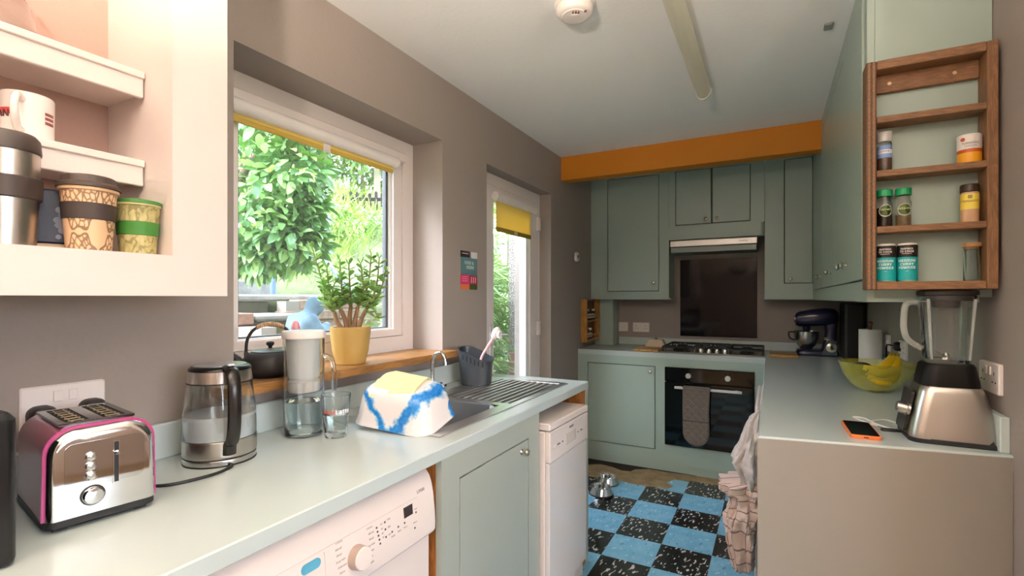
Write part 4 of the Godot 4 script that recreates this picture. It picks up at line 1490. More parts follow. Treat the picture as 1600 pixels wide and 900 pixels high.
	hb.tube(curve([Vector3(-1.245, 0.925, -1.995), Vector3(-1.225, 1.03, -1.995), Vector3(-1.19, 1.095, -2.005), Vector3(-1.165, 1.13, -2.01)]), [0.006, 0.006, 0.006, 0.006, 0.006, 0.006, 0.006, 0.006, 0.006, 0.006, 0.006, 0.0065, 0.007, 0.007, 0.007, 0.0075, 0.008, 0.009, 0.010], 10)
	part(br, "handle", hb, mt("eba9ac", 0.35))
	var hd := MB.new()
	hd.t = Transform3D(Basis(Vector3(0, 0, 1), deg_to_rad(-25)), Vector3(-1.156, 1.15, -2.012))
	hd.lathe([Vector2(0.010, -0.028), Vector2(0.019, -0.018), Vector2(0.023, 0.0), Vector2(0.021, 0.022), Vector2(0.010, 0.034), Vector2(0.001, 0.036)], 20, true, false, 0.75, 1.0)
	part(br, "brush_head", hd, mt("efe4e4", 0.4))
	var bs := MB.new()
	for k in 26:
		var a := TAU * k / 26.0
		bs.tube([Vector3(-1.142, 1.15 + 0.016 * sin(a), -2.012 + 0.014 * cos(a)), Vector3(-1.128, 1.147 + 0.019 * sin(a), -2.012 + 0.017 * cos(a))], 0.0013, 5)
	part(br, "bristles", bs, mt("f2ecec", 0.6)).set_meta("kind", "stuff")

# ---------------------------------------------------------------- on the left worktop
func counter_things() -> void:
	# wall socket with two black plugs
	var sk := socket(Vector3(LX, 1.078, -0.506), PI / 2, 0.152, 0.096, 2, "white double socket with two black plugs above the toaster", "socket", true)
	var _s := sk
	for q in [[-0.462, "rounded black plug in the left side of the socket above the toaster"], [-0.552, "rounded black plug in the right side of the socket above the toaster"]]:
		var pg := thing("plug", q[1], "plug", Vector3(LX + 0.010, 1.062, q[0]), PI / 2, "black plugs in the left socket")
		var m := MB.new()
		m.loft([_xy(rr(0.048, 0.046, 0.018), 0.0), _xy(rr(0.048, 0.046, 0.018), 0.018), _xy(rr(0.040, 0.038, 0.015), 0.028), _xy(rr(0.02, 0.02, 0.008), 0.031)])
		part(pg, "plug_body", m, mt("2b2422", 0.45))
		var c := MB.new().tube(curve([Vector3(0, -0.018, 0.014), Vector3(0, -0.05, 0.018), Vector3(0.005, -0.09, 0.03), Vector3(0.01, -0.150, 0.045), Vector3(0.015, -0.1575, 0.07)]), 0.0035, 8)
		part(pg, "flex", c, X.dark)

	# black appliance cut by the left edge of the picture
	var ba := wthing("black_appliance", "black appliance at the left edge of the picture beside the toaster, mostly out of view", "appliance", Vector3(-1.16, 0.9, -0.20))
	var bm := MB.new()
	bm.t = Transform3D(Basis(), Vector3(-1.19, 0, -0.205))
	bm.loft([rr(0.28, 0.22, 0.012, 0.905), rr(0.284, 0.224, 0.014, 0.912), rr(0.284, 0.224, 0.014, 1.13), rr(0.27, 0.21, 0.012, 1.14)])
	part(ba, "casing", bm, X.black)
	for x in [-1.29, -1.09]:
		for z in [-0.28, -0.13]:
			part(ba, "foot", MB.new().box(x - 0.012, x + 0.012, 0.9, 0.906, z - 0.012, z + 0.012), X.rubber)

	toaster()
	kettle()

	# filter carafe
	var j := thing("water_jug", "tall clear water filter jug with a white lid on the left worktop", "jug", Vector3(-1.277, 0.9, -1.035))
	var o := MB.new().lathe([Vector2(0.048, 0.0), Vector2(0.054, 0.004), Vector2(0.058, 0.03), Vector2(0.0585, 0.12), Vector2(0.060, 0.30), Vector2(0.0585, 0.302), Vector2(0.057, 0.30), Vector2(0.0555, 0.12), Vector2(0.055, 0.035), Vector2(0.048, 0.012), Vector2(0.001, 0.010)], 44, true, false)
	part(j, "jug_body", o, X.glass)
	var wa := MB.new().lathe([Vector2(0.047, 0.0125), Vector2(0.0545, 0.035), Vector2(0.055, 0.105), Vector2(0.001, 0.105)], 44, true, false)
	part(j, "water", wa, X.liquid)
	part(j, "lid", MB.new().lathe([Vector2(0.061, 0.297), Vector2(0.0635, 0.300), Vector2(0.0635, 0.316), Vector2(0.061, 0.320), Vector2(0.001, 0.321)], 44), X.white)
	part(j, "funnel", MB.new().lathe([Vector2(0.040, 0.172), Vector2(0.046, 0.18), Vector2(0.050, 0.297), Vector2(0.048, 0.297), Vector2(0.044, 0.18), Vector2(0.02, 0.174)], 36), mt("f8f3f0", 0.4))
	part(j, "filter_cartridge", MB.new().lathe([Vector2(0.030, 0.132), Vector2(0.044, 0.134), Vector2(0.046, 0.14), Vector2(0.046, 0.165), Vector2(0.040, 0.172), Vector2(0.001, 0.173)], 36), X.white)
	var hn := MB.new()
	var dv := Vector3(0.86, 0, -0.51)
	hn.tube(curve([dv * 0.056 + Vector3(0, 0.243, 0), dv * 0.072 + Vector3(0, 0.240, 0), dv * 0.088 + Vector3(0, 0.222, 0), dv * 0.093 + Vector3(0, 0.17, 0), dv * 0.091 + Vector3(0, 0.135, 0)]), 0.0075, 14)
	part(j, "handle", hn, X.glass)

	# tumbler
	var t := thing("tumbler", "clear half full tumbler with red and white lettering beside the water jug", "glass", Vector3(-1.168, 0.9, -1.062))
	part(t, "glass_body", MB.new().lathe([Vector2(0.029, 0.0), Vector2(0.031, 0.003), Vector2(0.036, 0.045), Vector2(0.0435, 0.128), Vector2(0.0428, 0.1295), Vector2(0.042, 0.128), Vector2(0.0345, 0.048), Vector2(0.028, 0.016), Vector2(0.001, 0.014)], 40, true, false), X.glass)
	part(t, "water", MB.new().lathe([Vector2(0.0275, 0.017), Vector2(0.034, 0.047), Vector2(0.0365, 0.070), Vector2(0.001, 0.070)], 40), X.liquid)
	var l1 := MB.new()
	l1.t = turned(Vector3.UP, 20.0)
	letters(l1, "latte", 0.013, Vector3(0, 0.082, 0), 0.0398, true, 0.0006)
	part(t, "lettering", l1, mt("c2523e", 0.4), 40.0, "red lettering")
	var l2 := MB.new()
	l2.t = turned(Vector3.UP, 78.0)
	letters(l2, "Latte", 0.014, Vector3(0, 0.082, 0), 0.0398, true, 0.0006)
	part(t, "lettering", l2, mt("efeaea", 0.4), 40.0, "white lettering")

func toaster() -> void:
	var th := thing("toaster", "two slice toaster with a chrome front and dark pink sides on the left worktop", "toaster", Vector3(-1.236, 0.9, -0.474), deg_to_rad(81.6))
	# side outline in x, y, swept along z
	var outl := func(w: float, h: float, r: float) -> PackedVector2Array:
		var o := PackedVector2Array([Vector2(-w / 2 - 0.002, 0.022), Vector2(w / 2 + 0.002, 0.022)])
		for k in 9:
			var a := PI / 2 * k / 8
			o.append(Vector2(w / 2 - r + r * cos(a), h - r + r * sin(a)))
		for k in 9:
			var a := PI / 2 + PI / 2 * k / 8
			o.append(Vector2(-w / 2 + r + r * cos(a), h - r + r * sin(a)))
		return o
	var sweep := func(list: Array) -> MB:
		var rings := []
		for q in list:
			var r := PackedVector3Array()
			for v in outl.call(q[1], q[2], q[3]):
				r.append(Vector3(v.x, v.y, q[0]))
			rings.append(r)
		return MB.new().loft(rings)
	var pink := mt("7a1b42", 0.22, 0.3)
	pink.clearcoat_enabled = true
	pink.clearcoat = 0.6
	part(th, "shell", sweep.call([[-0.122, 0.150, 0.172, 0.04], [-0.110, 0.162, 0.180, 0.042], [0.106, 0.165, 0.183, 0.044]]), pink, 40.0, "dark pink metallic shell")
	part(th, "trim_band", sweep.call([[0.1062, 0.168, 0.185, 0.046], [0.112, 0.168, 0.185, 0.046]]), mt("b0457a", 0.3, 0.3), 40.0, "bright pink trim")
	part(th, "front_plate", sweep.call([[0.1122, 0.160, 0.181, 0.044], [0.119, 0.158, 0.180, 0.044], [0.124, 0.150, 0.174, 0.042], [0.1265, 0.138, 0.164, 0.036]]), X.chrome, 50.0, "mirror chrome front")
	var ip := MB.new()
	ip.prism(rp(-0.058, 0.062, 0.072, 0.155, 0.014), 0.1262, 0.1275)
	part(th, "front_inset", ip, mt("c9c9ca", 0.05, 1.0))
	part(th, "base", MB.new().loft([rr(0.155, 0.236, 0.02, 0.005), rr(0.168, 0.250, 0.022, 0.009), rr(0.168, 0.250, 0.022, 0.021), rr(0.160, 0.244, 0.02, 0.0225)]), X.rubber)
	for x in [-0.06, 0.06]:
		for z in [-0.1, 0.1]:
			part(th, "foot", MB.new().box(x - 0.01, x + 0.01, 0.0, 0.006, z - 0.01, z + 0.01), X.rubber)
	# top plate with the two slots
	var tp := MB.new()
	tp.t = Transform3D(Basis(Vector3.RIGHT, -PI / 2), Vector3.ZERO)
	tp.sheet(-0.058, 0.058, -0.085, 0.09, 0.1815, 0.1865, [[-0.046, -0.010, -0.075, 0.08], [0.010, 0.046, -0.075, 0.08]])
	part(th, "top_plate", tp, mt("6d6a68", 0.15, 1.0))
	for s in [-0.028, 0.028]:
		var sl := MB.new()
		sl.box(s - 0.018, s + 0.018, 0.1835, 0.1845, -0.08, 0.075)
		part(th, "bread_slot", sl, mt("1a1512", 0.6))
		var gd := MB.new()
		for k in 6:
			var z := -0.065 + 0.025 * k
			gd.tube([Vector3(s - 0.012, 0.1858, z), Vector3(s + 0.012, 0.1858, z)], 0.0012, 5)
		gd.tube([Vector3(s - 0.008, 0.1862, -0.074), Vector3(s - 0.008, 0.1862, 0.078)], 0.001, 5)
		gd.tube([Vector3(s + 0.008, 0.1862, -0.074), Vector3(s + 0.008, 0.1862, 0.078)], 0.001, 5)
		part(th, "slot_guide", gd, mt("8a7c66", 0.3, 0.8))
	# lever slot and lever
	part(th, "lever_slot", MB.new().box(0.0135, 0.0205, 0.070, 0.146, 0.127, 0.1282), X.dark)
	var lf := MB.new().sheet(0.0115, 0.0225, 0.068, 0.148, 0.1272, 0.1288, [[0.0135, 0.0205, 0.070, 0.146]])
	part(th, "slot_frame", lf, X.chrome)
	part(th, "lever", MB.new().box(0.0125, 0.0215, 0.122, 0.131, 0.128, 0.137, 0.003), X.chrome)
	for k in 3:
		var b := MB.new()
		b.t = Transform3D(Basis(Vector3.RIGHT, PI / 2), Vector3(-0.021, 0.127 - 0.0175 * k, 0.1275))
		b.lathe([Vector2(0.0085, 0.0), Vector2(0.0085, 0.003), Vector2(0.0068, 0.0045), Vector2(0.0066, 0.0035), Vector2(0.001, 0.0045)], 20)
		part(th, "button", b, X.steel)
	var d := MB.new()
	d.t = Transform3D(Basis(Vector3.RIGHT, PI / 2), Vector3(-0.018, 0.055, 0.1265))
	d.lathe([Vector2(0.017, -0.002), Vector2(0.017, 0.003), Vector2(0.0155, 0.009), Vector2(0.0135, 0.011), Vector2(0.001, 0.0115)], 28)
	part(th, "browning_dial", d, X.chrome)
	var dk := MB.new()
	dk.t = Transform3D(Basis(Vector3.RIGHT, PI / 2), Vector3(-0.018, 0.055, 0.1262))
	dk.lathe([Vector2(0.0185, -0.002), Vector2(0.0185, 0.0022), Vector2(0.001, 0.0023)], 28)
	part(th, "dial_surround", dk, X.dark)

func kettle() -> void:
	var k := thing("glass_kettle", "glass and steel electric kettle with a black handle on the left worktop", "kettle", Vector3(-1.277, 0.9, -0.775))
	part(k, "power_base", MB.new().lathe([Vector2(0.078, 0.0), Vector2(0.084, 0.002), Vector2(0.0845, 0.014), Vector2(0.083, 0.016)], 44), X.steel)
	part(k, "base_ring", MB.new().lathe([Vector2(0.0835, 0.016), Vector2(0.0838, 0.020)], 44), X.dark)
	part(k, "foot_ring", MB.new().lathe([Vector2(0.0848, 0.0), Vector2(0.0852, 0.003), Vector2(0.0848, 0.004)], 44), X.dark)
	part(k, "lower_band", MB.new().lathe([Vector2(0.084, 0.020), Vector2(0.085, 0.023), Vector2(0.0855, 0.060), Vector2(0.084, 0.062)], 44), X.brushed)
	part(k, "glass_body", MB.new().lathe([Vector2(0.0845, 0.062), Vector2(0.0852, 0.085), Vector2(0.083, 0.13), Vector2(0.0785, 0.17), Vector2(0.074, 0.205), Vector2(0.072, 0.205), Vector2(0.0765, 0.17), Vector2(0.081, 0.13), Vector2(0.083, 0.085), Vector2(0.0825, 0.064)], 44, false, false), X.glass)
	part(k, "water", MB.new().lathe([Vector2(0.082, 0.0635), Vector2(0.0825, 0.085), Vector2(0.0815, 0.122), Vector2(0.001, 0.122)], 44), glass("f6f8f9", 0.78, 0.12))  # milky white stands in for the pale reflection in the water
	part(k, "upper_band", MB.new().lathe([Vector2(0.0745, 0.204), Vector2(0.0755, 0.206), Vector2(0.0715, 0.234), Vector2(0.070, 0.235)], 44), X.brushed)
	part(k, "band_ring", MB.new().lathe([Vector2(0.0755, 0.2025), Vector2(0.0762, 0.2045), Vector2(0.0752, 0.2065)], 44), X.dark)
	part(k, "lid", MB.new().lathe([Vector2(0.0725, 0.2345), Vector2(0.0715, 0.240), Vector2(0.066, 0.245), Vector2(0.060, 0.2465)], 44), X.black)
	part(k, "lid_cap", MB.new().lathe([Vector2(0.062, 0.2455), Vector2(0.060, 0.248), Vector2(0.03, 0.250), Vector2(0.001, 0.2505)], 44), mt("b9bcc0", 0.3, 0.8))
	# handle towards the camera, a little right
	var d := Vector3(0.953, 0, 0.302)
	var s := Vector3(0.302, 0, -0.953)
	var path := [[0.066, 0.243, 0.010], [0.088, 0.244, 0.011], [0.112, 0.234, 0.012], [0.125, 0.205, 0.0125], [0.128, 0.165, 0.0125], [0.126, 0.12, 0.012], [0.118, 0.085, 0.011], [0.102, 0.062, 0.011], [0.090, 0.058, 0.011], [0.084, 0.030, 0.010]]
	var pts := []
	for q in path:
		pts.append(d * q[0] + Vector3(0, q[1], 0))
	pts = curve(pts, 4)
	var rings := []
	for i in pts.size():
		var tg: Vector3 = ((pts[mini(i + 1, pts.size() - 1)] - pts[maxi(i - 1, 0)]) as Vector3).normalized()
		var nn := s.cross(tg).normalized()
		var r := PackedVector3Array()
		for j in 16:
			var a := TAU * j / 16
			# frame (s, nn, tg): s x nn must point along tg
			r.append(pts[i] + s * (0.0155 * cos(a)) + nn * (0.0085 * sin(a)) * (1.0 if s.cross(nn).dot(tg) > 0 else -1.0))
		rings.append(r)
	part(k, "handle", MB.new().loft(rings), mt("17120f", 0.25))
	var lt := MB.new()
	lt.t = Transform3D(Basis(s, Vector3.UP, s.cross(Vector3.UP)), d * 0.096 + Vector3(0, 0.2545, 0))
	lt.box(-0.008, 0.008, -0.003, 0.003, -0.012, 0.006, 0.002)
	part(k, "lid_switch", lt, mt("cfd2d4", 0.3, 0.5))
	var sp := MB.new()
	sp.t = Transform3D(Basis(), -d * 0.066 + Vector3(0, 0.20, 0))
	sp.ball(Vector3(0, 0.015, 0), Vector3(0.022, 0.022, 0.022), 14, 8)
	part(k, "spout", sp, X.steel)
	var cd := MB.new()
	cd.tube(curve([d * 0.083 + Vector3(0, 0.006, 0), Vector3(0.098, 0.0055, 0.03), Vector3(0.112, 0.004, 0.075), Vector3(0.105, 0.004, 0.135), Vector3(0.082, 0.004, 0.180), Vector3(0.03, 0.004, 0.200), Vector3(-0.05, 0.004, 0.203), Vector3(-0.10, 0.004, 0.200)]), 0.0038, 8)
	part(k, "flex", cd, X.dark)

# ---------------------------------------------------------------- on the window sill
func sill_things() -> void:
	var y := 1.065
	# cast iron teapot with a bound handle
	var t := thing("teapot", "black cast iron teapot with a cane bound hoop handle on the window sill", "teapot", Vector3(-1.465, y, -1.055), deg_to_rad(62))
	part(t, "pot_body", MB.new().lathe([Vector2(0.058, 0.0), Vector2(0.070, 0.005), Vector2(0.080, 0.022), Vector2(0.0835, 0.040), Vector2(0.080, 0.058), Vector2(0.068, 0.074), Vector2(0.055, 0.080), Vector2(0.048, 0.081)], 40), mt("2a2624", 0.5))
	part(t, "lid", MB.new().lathe([Vector2(0.056, 0.079), Vector2(0.057, 0.082), Vector2(0.040, 0.087), Vector2(0.012, 0.090)], 36), mt("5a5451", 0.35))
	part(t, "lid_knob", MB.new().lathe([Vector2(0.006, 0.088), Vector2(0.006, 0.096), Vector2(0.012, 0.102), Vector2(0.0125, 0.108), Vector2(0.009, 0.112), Vector2(0.001, 0.113)], 18), mt("1d1a19", 0.4))
	var sp := MB.new()
	sp.tube(curve([Vector3(-0.070, 0.035, 0), Vector3(-0.088, 0.046, 0), Vector3(-0.097, 0.062, 0), Vector3(-0.110, 0.074, 0)]), [0.020, 0.019, 0.018, 0.017, 0.0165, 0.016, 0.0155, 0.015, 0.014, 0.0135, 0.013, 0.012, 0.012, 0.011, 0.0105, 0.010, 0.0095, 0.009, 0.009], 14)
	part(t, "spout", sp, mt("2a2624", 0.5))
	var hp := []
	for k in 25:
		var a := PI * k / 24
		hp.append(Vector3(-0.070 * cos(a) * (1.0 + 0.10 * sin(a)), 0.072 + 0.098 * pow(sin(a), 0.75), 0))
	part(t, "hoop_handle", MB.new().tube(hp, 0.0048, 10), mt("1f1b1a", 0.4))
	var wr := MB.new()
	for k in 15:
		var a := PI * (0.33 + 0.34 * k / 14.0)
		var p := Vector3(-0.070 * cos(a) * (1.0 + 0.10 * sin(a)), 0.072 + 0.098 * pow(sin(a), 0.75), 0)
		wr.ball(p, Vector3(0.0035, 0.0085, 0.0085), 12, 6)
	part(t, "cane_binding", wr, mt("cda782", 0.6))
	for s in [-1.0, 1.0]:
		part(t, "lug", MB.new().box(0.070 * s - 0.006, 0.070 * s + 0.006, 0.062, 0.082, -0.007, 0.007, 0.002), mt("2a2624", 0.5))
	part(t, "tray", MB.new().lathe([Vector2(0.075, -0.0001), Vector2(0.080, 0.002), Vector2(0.001, 0.003)], 36), mt("1c1918", 0.5))

	# little bottle with a pink cap behind the jug
	var b := thing("soap_bottle", "small white bottle with a pink cap on the sill, behind the water jug lid", "bottle", Vector3(-1.49, y, -1.172))
	part(b, "bottle_body", MB.new().lathe([Vector2(0.024, 0.0), Vector2(0.026, 0.003), Vector2(0.026, 0.10), Vector2(0.020, 0.125), Vector2(0.012, 0.138), Vector2(0.011, 0.148)], 28), mt("f1e9e6", 0.35))
	part(b, "cap", MB.new().lathe([Vector2(0.015, 0.147), Vector2(0.0155, 0.150), Vector2(0.013, 0.163), Vector2(0.007, 0.174), Vector2(0.001, 0.176)], 24), mt("f0a4ae", 0.35))

	# jade plant in a mustard pot
	var p := thing("potted_jade_plant", "jade plant with fleshy leaves in a mustard yellow pot on the window sill", "potted plant", Vector3(-1.455, y, -1.395))
	part(p, "pot", MB.new().lathe([Vector2(0.052, 0.0), Vector2(0.056, 0.003), Vector2(0.068, 0.05), Vector2(0.0765, 0.125), Vector2(0.078, 0.142), Vector2(0.0775, 0.145), Vector2(0.074, 0.143), Vector2(0.071, 0.12)], 44), mt("bf9b57", 0.22))
	part(p, "soil", MB.new().lathe([Vector2(0.0725, 0.120), Vector2(0.072, 0.126), Vector2(0.001, 0.130)], 30), mt("3d2c20", 0.9))
	var r := RandomNumberGenerator.new()
	r.seed = 11
	var barks := mt("8c6a4a", 0.7)
	var twig := mt("7a7a45", 0.6)
	var leaf := _fleshy_leaf()
	var greens := []
	for c in ["7fa858", "8fba64", "a4c874", "6b984e"]:
		var gm := mt(c, 0.28)
		gm.backlight_enabled = true
		gm.backlight = Color(0.35, 0.45, 0.15)
		greens.append(gm)
	# image right (A) and depth (D) directions, so that the outline follows the photograph's plant
	var A := Vector3(0.884, 0, -0.468)
	var D := Vector3(0.468, 0, 0.884)
	var count := 0
	# trunks: base offset, fork
	var forks := []
	for q in [[-0.012, 0.0, -0.040, 0.215, 0.0], [0.012, 0.0, 0.030, 0.22, 0.005], [0.03, 0.005, 0.062, 0.21, 0.01], [-0.022, 0.01, -0.055, 0.20, 0.02], [0.0, -0.01, -0.005, 0.225, -0.02]]:
		var p0: Vector3 = A * q[0] + D * q[1] + Vector3(0, 0.124, 0)
		var p1: Vector3 = A * q[2] + D * q[4] + Vector3(0, q[3], 0)
		var mid := p0.lerp(p1, 0.5) + A * (r.randf() - 0.5) * 0.015
		part(p, "stem", MB.new().tube(curve([p0, mid, p1], 5), [0.011, 0.0105, 0.010, 0.0096, 0.0092, 0.0088, 0.0084, 0.008, 0.0076, 0.0072, 0.007], 10), barks)
		forks.append(p1)
	# shoots: fork, end right, end height, depth, leaf pairs
	var shoots := [[0, -0.150, 0.452, 0.0, 13], [0, -0.085, 0.372, 0.02, 9], [0, -0.115, 0.33, -0.03, 8], [4, -0.045, 0.405, -0.01, 10], [4, 0.0, 0.385, 0.02, 9], [4, -0.02, 0.34, 0.04, 8], [1, 0.040, 0.39, 0.0, 9], [1, 0.075, 0.43, -0.02, 10], [1, 0.055, 0.35, 0.04, 8], [2, 0.115, 0.41, 0.01, 10], [2, 0.135, 0.36, -0.01, 8], [2, 0.10, 0.30, 0.03, 6], [3, -0.09, 0.30, 0.035, 7], [3, -0.045, 0.31, 0.05, 7], [2, 0.105, 0.205, 0.03, 4], [1, 0.02, 0.30, -0.045, 6], [0, -0.10, 0.27, 0.01, 5]]
	for q in shoots:
		var p0: Vector3 = forks[q[0]]
		var p1: Vector3 = A * q[1] + D * q[3] + Vector3(0, q[2], 0)
		var bow: Vector3 = p0.lerp(p1, 0.45) + (A * signf(q[1]) * 0.016) - Vector3(0, 0.008, 0)
		if q[4] == 4:
			bow = p0.lerp(p1, 0.5) + A * 0.03 - Vector3(0, 0.03, 0)
		var line := curve([p0, bow, p1], 8)
		var rad := []
		for k in line.size():
			rad.append(lerpf(0.0055, 0.0022, float(k) / line.size()))
		part(p, "shoot", MB.new().tube(line, rad, 7), twig)
		for k in q[4]:
			var f: float = lerpf(0.18, 1.0, float(k) / (q[4] - 1))
			var at: Vector3 = line[int(f * (line.size() - 1))]
			var tang: Vector3 = (line[mini(int(f * (line.size() - 1)) + 1, line.size() - 1)] - line[int(f * (line.size() - 1)) - 1]).normalized()
			var yaw: float = PI / 2 * k + r.randf_range(-0.5, 0.5)
			for s in 2:
				var side := Vector3(cos(yaw + PI * s), 0, sin(yaw + PI * s))
				var dir := (side + tang * r.randf_range(0.15, 0.6) + Vector3(0, r.randf_range(-0.15, 0.25), 0)).normalized()
				if k == q[4] - 1:
					dir = (side * 0.6 + tang).normalized()
				var bx := dir
				var bz := bx.cross(Vector3.UP).normalized()
				var by := bz.cross(bx).normalized()
				var sc := r.randf_range(0.9, 1.3) * (0.75 if k == q[4] - 1 else 1.0) * (1.25 if f < 0.5 else 1.0)
				var o := MeshInstance3D.new()
				o.name = "leaf"
				o.mesh = leaf
				o.material_override = greens[r.randi() % 4]
				o.transform = Transform3D(Basis(bx * sc, by * sc, bz * sc), at)
				p.add_child(o, true)
				count += 1

# a thick rounded leaf along +x, 30 mm long
func _fleshy_leaf() -> ArrayMesh:
	var rings := []
	for q in [[0.0, 0.0016, 0.0012], [0.006, 0.0035, 0.0018], [0.016, 0.0085, 0.0026], [0.024, 0.0095, 0.0026], [0.030, 0.0060, 0.0016], [0.032, 0.0015, 0.0006]]:
		var r := PackedVector3Array()
		for j in 7:
			var a := TAU * j / 7
			# ring turning counter-clockwise about +x
			r.append(Vector3(q[0], q[2] * cos(a) + 3.0 * q[0] * q[0], q[1] * sin(a)))
		rings.append(r)
	return MB.new().loft(rings).mesh(80.0)

# ---------------------------------------------------------------- far worktop
func back_things() -> void:
	# quilted oven glove over the oven handle
	var nq := noise(15, 0.05, 2)
	var quilt := texture(192, 192, func(x, y):
		var a := absf(sin((x + y) * PI / 24.0))
		var b := absf(sin((x - y) * PI / 24.0))
		return g(clampf(pow(minf(a, b), 0.5) * 0.8 + 0.15 * nq.get_noise_2d(x * 2, y * 2), 0, 1)))
	var gm := relief(mt("776b62", 0.9), quilt, 0.7, 2.2)
	gm.rim_enabled = true
	gm.rim = 0.3
	var gl := thing("oven_glove", "grey brown quilted oven glove folded over the oven door handle", "oven glove", Vector3(-0.486, 0.24, -3.806))
	var f := MB.new()
	var poly := PackedVector2Array()
	for k in 13:
		var a := PI + PI * k / 12
		poly.append(Vector2(0.092 * cos(a), 0.09 + 0.094 * sin(a)))
	poly.append(Vector2(0.090, 0.25))
	poly.append(Vector2(0.096, 0.422))
	poly.append(Vector2(-0.094, 0.426))
	poly.append(Vector2(-0.094, 0.25))
	# layered outlines give the padded roundness
	var rings := []
	for q in [[0.86, 0.002], [0.97, 0.006], [1.0, 0.014], [0.97, 0.022], [0.86, 0.026]]:
		var r := PackedVector3Array()
		for v in poly:
			r.append(Vector3(v.x * q[0], 0.21 + (v.y - 0.21) * (1.0 - (1.0 - q[0]) * 0.5), q[1]))
		rings.append(r)
	f.loft(rings, true, true)
	part(gl, "glove_front", f, gm, 60.0)
	part(gl, "glove_back", MB.new().box(-0.085, 0.085, 0.14, 0.418, -0.026, -0.012, 0.005), gm)
	part(gl, "glove_fold", MB.new().box(-0.094, 0.094, 0.418, 0.430, -0.026, 0.024, 0.005), gm)
	part(gl, "cuff_binding", MB.new().box(-0.092, 0.092, 0.176, 0.186, 0.0245, 0.0285, 0.0015), mt("5b5049", 0.9))

	# pine jar rack on the left wall
	var rk := wthing("spice_shelf", "small orange pine spice shelf with two tiers on the left wall by the boxed upright", "shelf", Vector3(-1.40, 0.945, -4.1))
	for z in [[-3.955, -3.935], [-4.29, -4.27]]:
		part(rk, "side_board", MB.new().box(LX, -1.372, 0.945, 1.312, z[0], z[1], 0.002), X.pine)
	for y in [0.965, 1.13]:
		part(rk, "shelf_board", MB.new().box(LX, -1.376, y - 0.012, y, -4.27, -3.955, 0.001), X.pine_u)
		part(rk, "rail", MB.new().box(-1.380, -1.373, y + 0.03, y + 0.045, -4.27, -3.955, 0.001), X.pine_u)
	part(rk, "back_board", MB.new().box(LX, -1.421, 0.953, 1.30, -4.27, -3.955), X.brownwood)
	var names := ["at the near end, upper tier", "in the middle of the upper tier", "at the far end, upper tier", "at the near end, lower tier", "in the middle of the lower tier"]
	for k in 5:
		var up := k < 3
		var z: float = -4.02 - 0.08 * (k if up else k - 3)
		var j := thing("spice_jar", "little white labelled spice jar %s of the pine shelf" % names[k], "jar", Vector3(-1.4005, 1.130 if up else 0.965, z), 0.0, "jars on the pine spice shelf")
		part(j, "jar_body", MB.new().lathe([Vector2(0.017, 0.0), Vector2(0.018, 0.002), Vector2(0.018, 0.07), Vector2(0.014, 0.078)], 18), mt("4a3a2c", 0.2))
		part(j, "lid", MB.new().lathe([Vector2(0.0155, 0.078), Vector2(0.0155, 0.094), Vector2(0.013, 0.096)], 18), mt("3a3330" if k % 2 else "d8d4cc", 0.4))
		part(j, "label_band", MB.new().lathe([Vector2(0.0184, 0.018), Vector2(0.0184, 0.055)], 18, false, false), mt("dcd8d2", 0.5))

	# board, butter dish, board
	var cb := wthing("chopping_board", "small pine chopping board at the left of the hob", "chopping board", Vector3(-0.86, 0.9, -3.96))
	var bm := MB.new()
	bm.box(-0.965, -0.775, 0.9005, 0.921, -4.10, -3.875, 0.003)
	part(cb, "board", bm, X.pine_u)
	for x in [-0.92, -0.82]:
		var d := MB.new()
		d.t = Transform3D(Basis(Vector3.RIGHT, PI / 2), Vector3(x, 0.911, -3.8755))
		d.lathe([Vector2(0.004, 0.0), Vector2(0.004, 0.001)], 10)
		part(cb, "dowel_end", d, X.brownwood)
	var cb2 := wthing("chopping_board", "thin pine chopping board in the corner at the right of the hob", "chopping board", Vector3(0.08, 0.9, -4.05))
	part(cb2, "board", MB.new().box(-0.012, 0.168, 0.9005, 0.919, -4.20, -3.95, 0.003), X.pine_u)
	var bd := wthing("butter_dish", "small pale wooden lidded butter dish standing behind the left chopping board", "butter dish", Vector3(-0.86, 0.9, -4.2))
	var tr := MB.new()
	tr.t = Transform3D(Basis(), Vector3(-0.855, 0, -4.20))
	tr.loft([rr(0.165, 0.11, 0.012, 0.9005), rr(0.168, 0.112, 0.012, 0.912)])
	part(bd, "dish_base", tr, mt("b79a7c", 0.5))
	var li := MB.new()
	li.t = Transform3D(Basis(), Vector3(-0.855, 0, -4.20))
	li.loft([rr(0.160, 0.105, 0.014, 0.9125), rr(0.158, 0.103, 0.014, 0.935), rr(0.118, 0.076, 0.012, 0.972), rr(0.112, 0.07, 0.01, 0.976)])
	part(bd, "lid", li, mt("cbb399", 0.5))
	var kb := MB.new()
	kb.t = Transform3D(Basis(), Vector3(-0.855, 0.976, -4.20))
	kb.lathe([Vector2(0.006, 0.0), Vector2(0.010, 0.006), Vector2(0.008, 0.012), Vector2(0.001, 0.013)], 14)
	part(bd, "lid_knob", kb, X.brownwood)

	# stand mixer in the corner, side on
	var mx := thing("stand_mixer", "dark blue stand mixer with a steel bowl in the far right corner", "stand mixer", Vector3(0.297, 0.9, -4.255))
	var blue := mt("0a0d38", 0.16)
	blue.clearcoat_enabled = true
	blue.clearcoat = 0.5
	var b := MB.new()
	b.loft([rr(0.265, 0.20, 0.05, 0.004, 6), rr(0.27, 0.205, 0.05, 0.012, 6), rr(0.262, 0.20, 0.05, 0.032, 6), rr(0.245, 0.185, 0.05, 0.042, 6)])
	part(mx, "base", b, blue)
	part(mx, "foot_ring", MB.new().loft([rr(0.255, 0.19, 0.05, 0.0, 6), rr(0.255, 0.19, 0.05, 0.005, 6)]), X.rubber)
	var col := MB.new()
	var cr := []
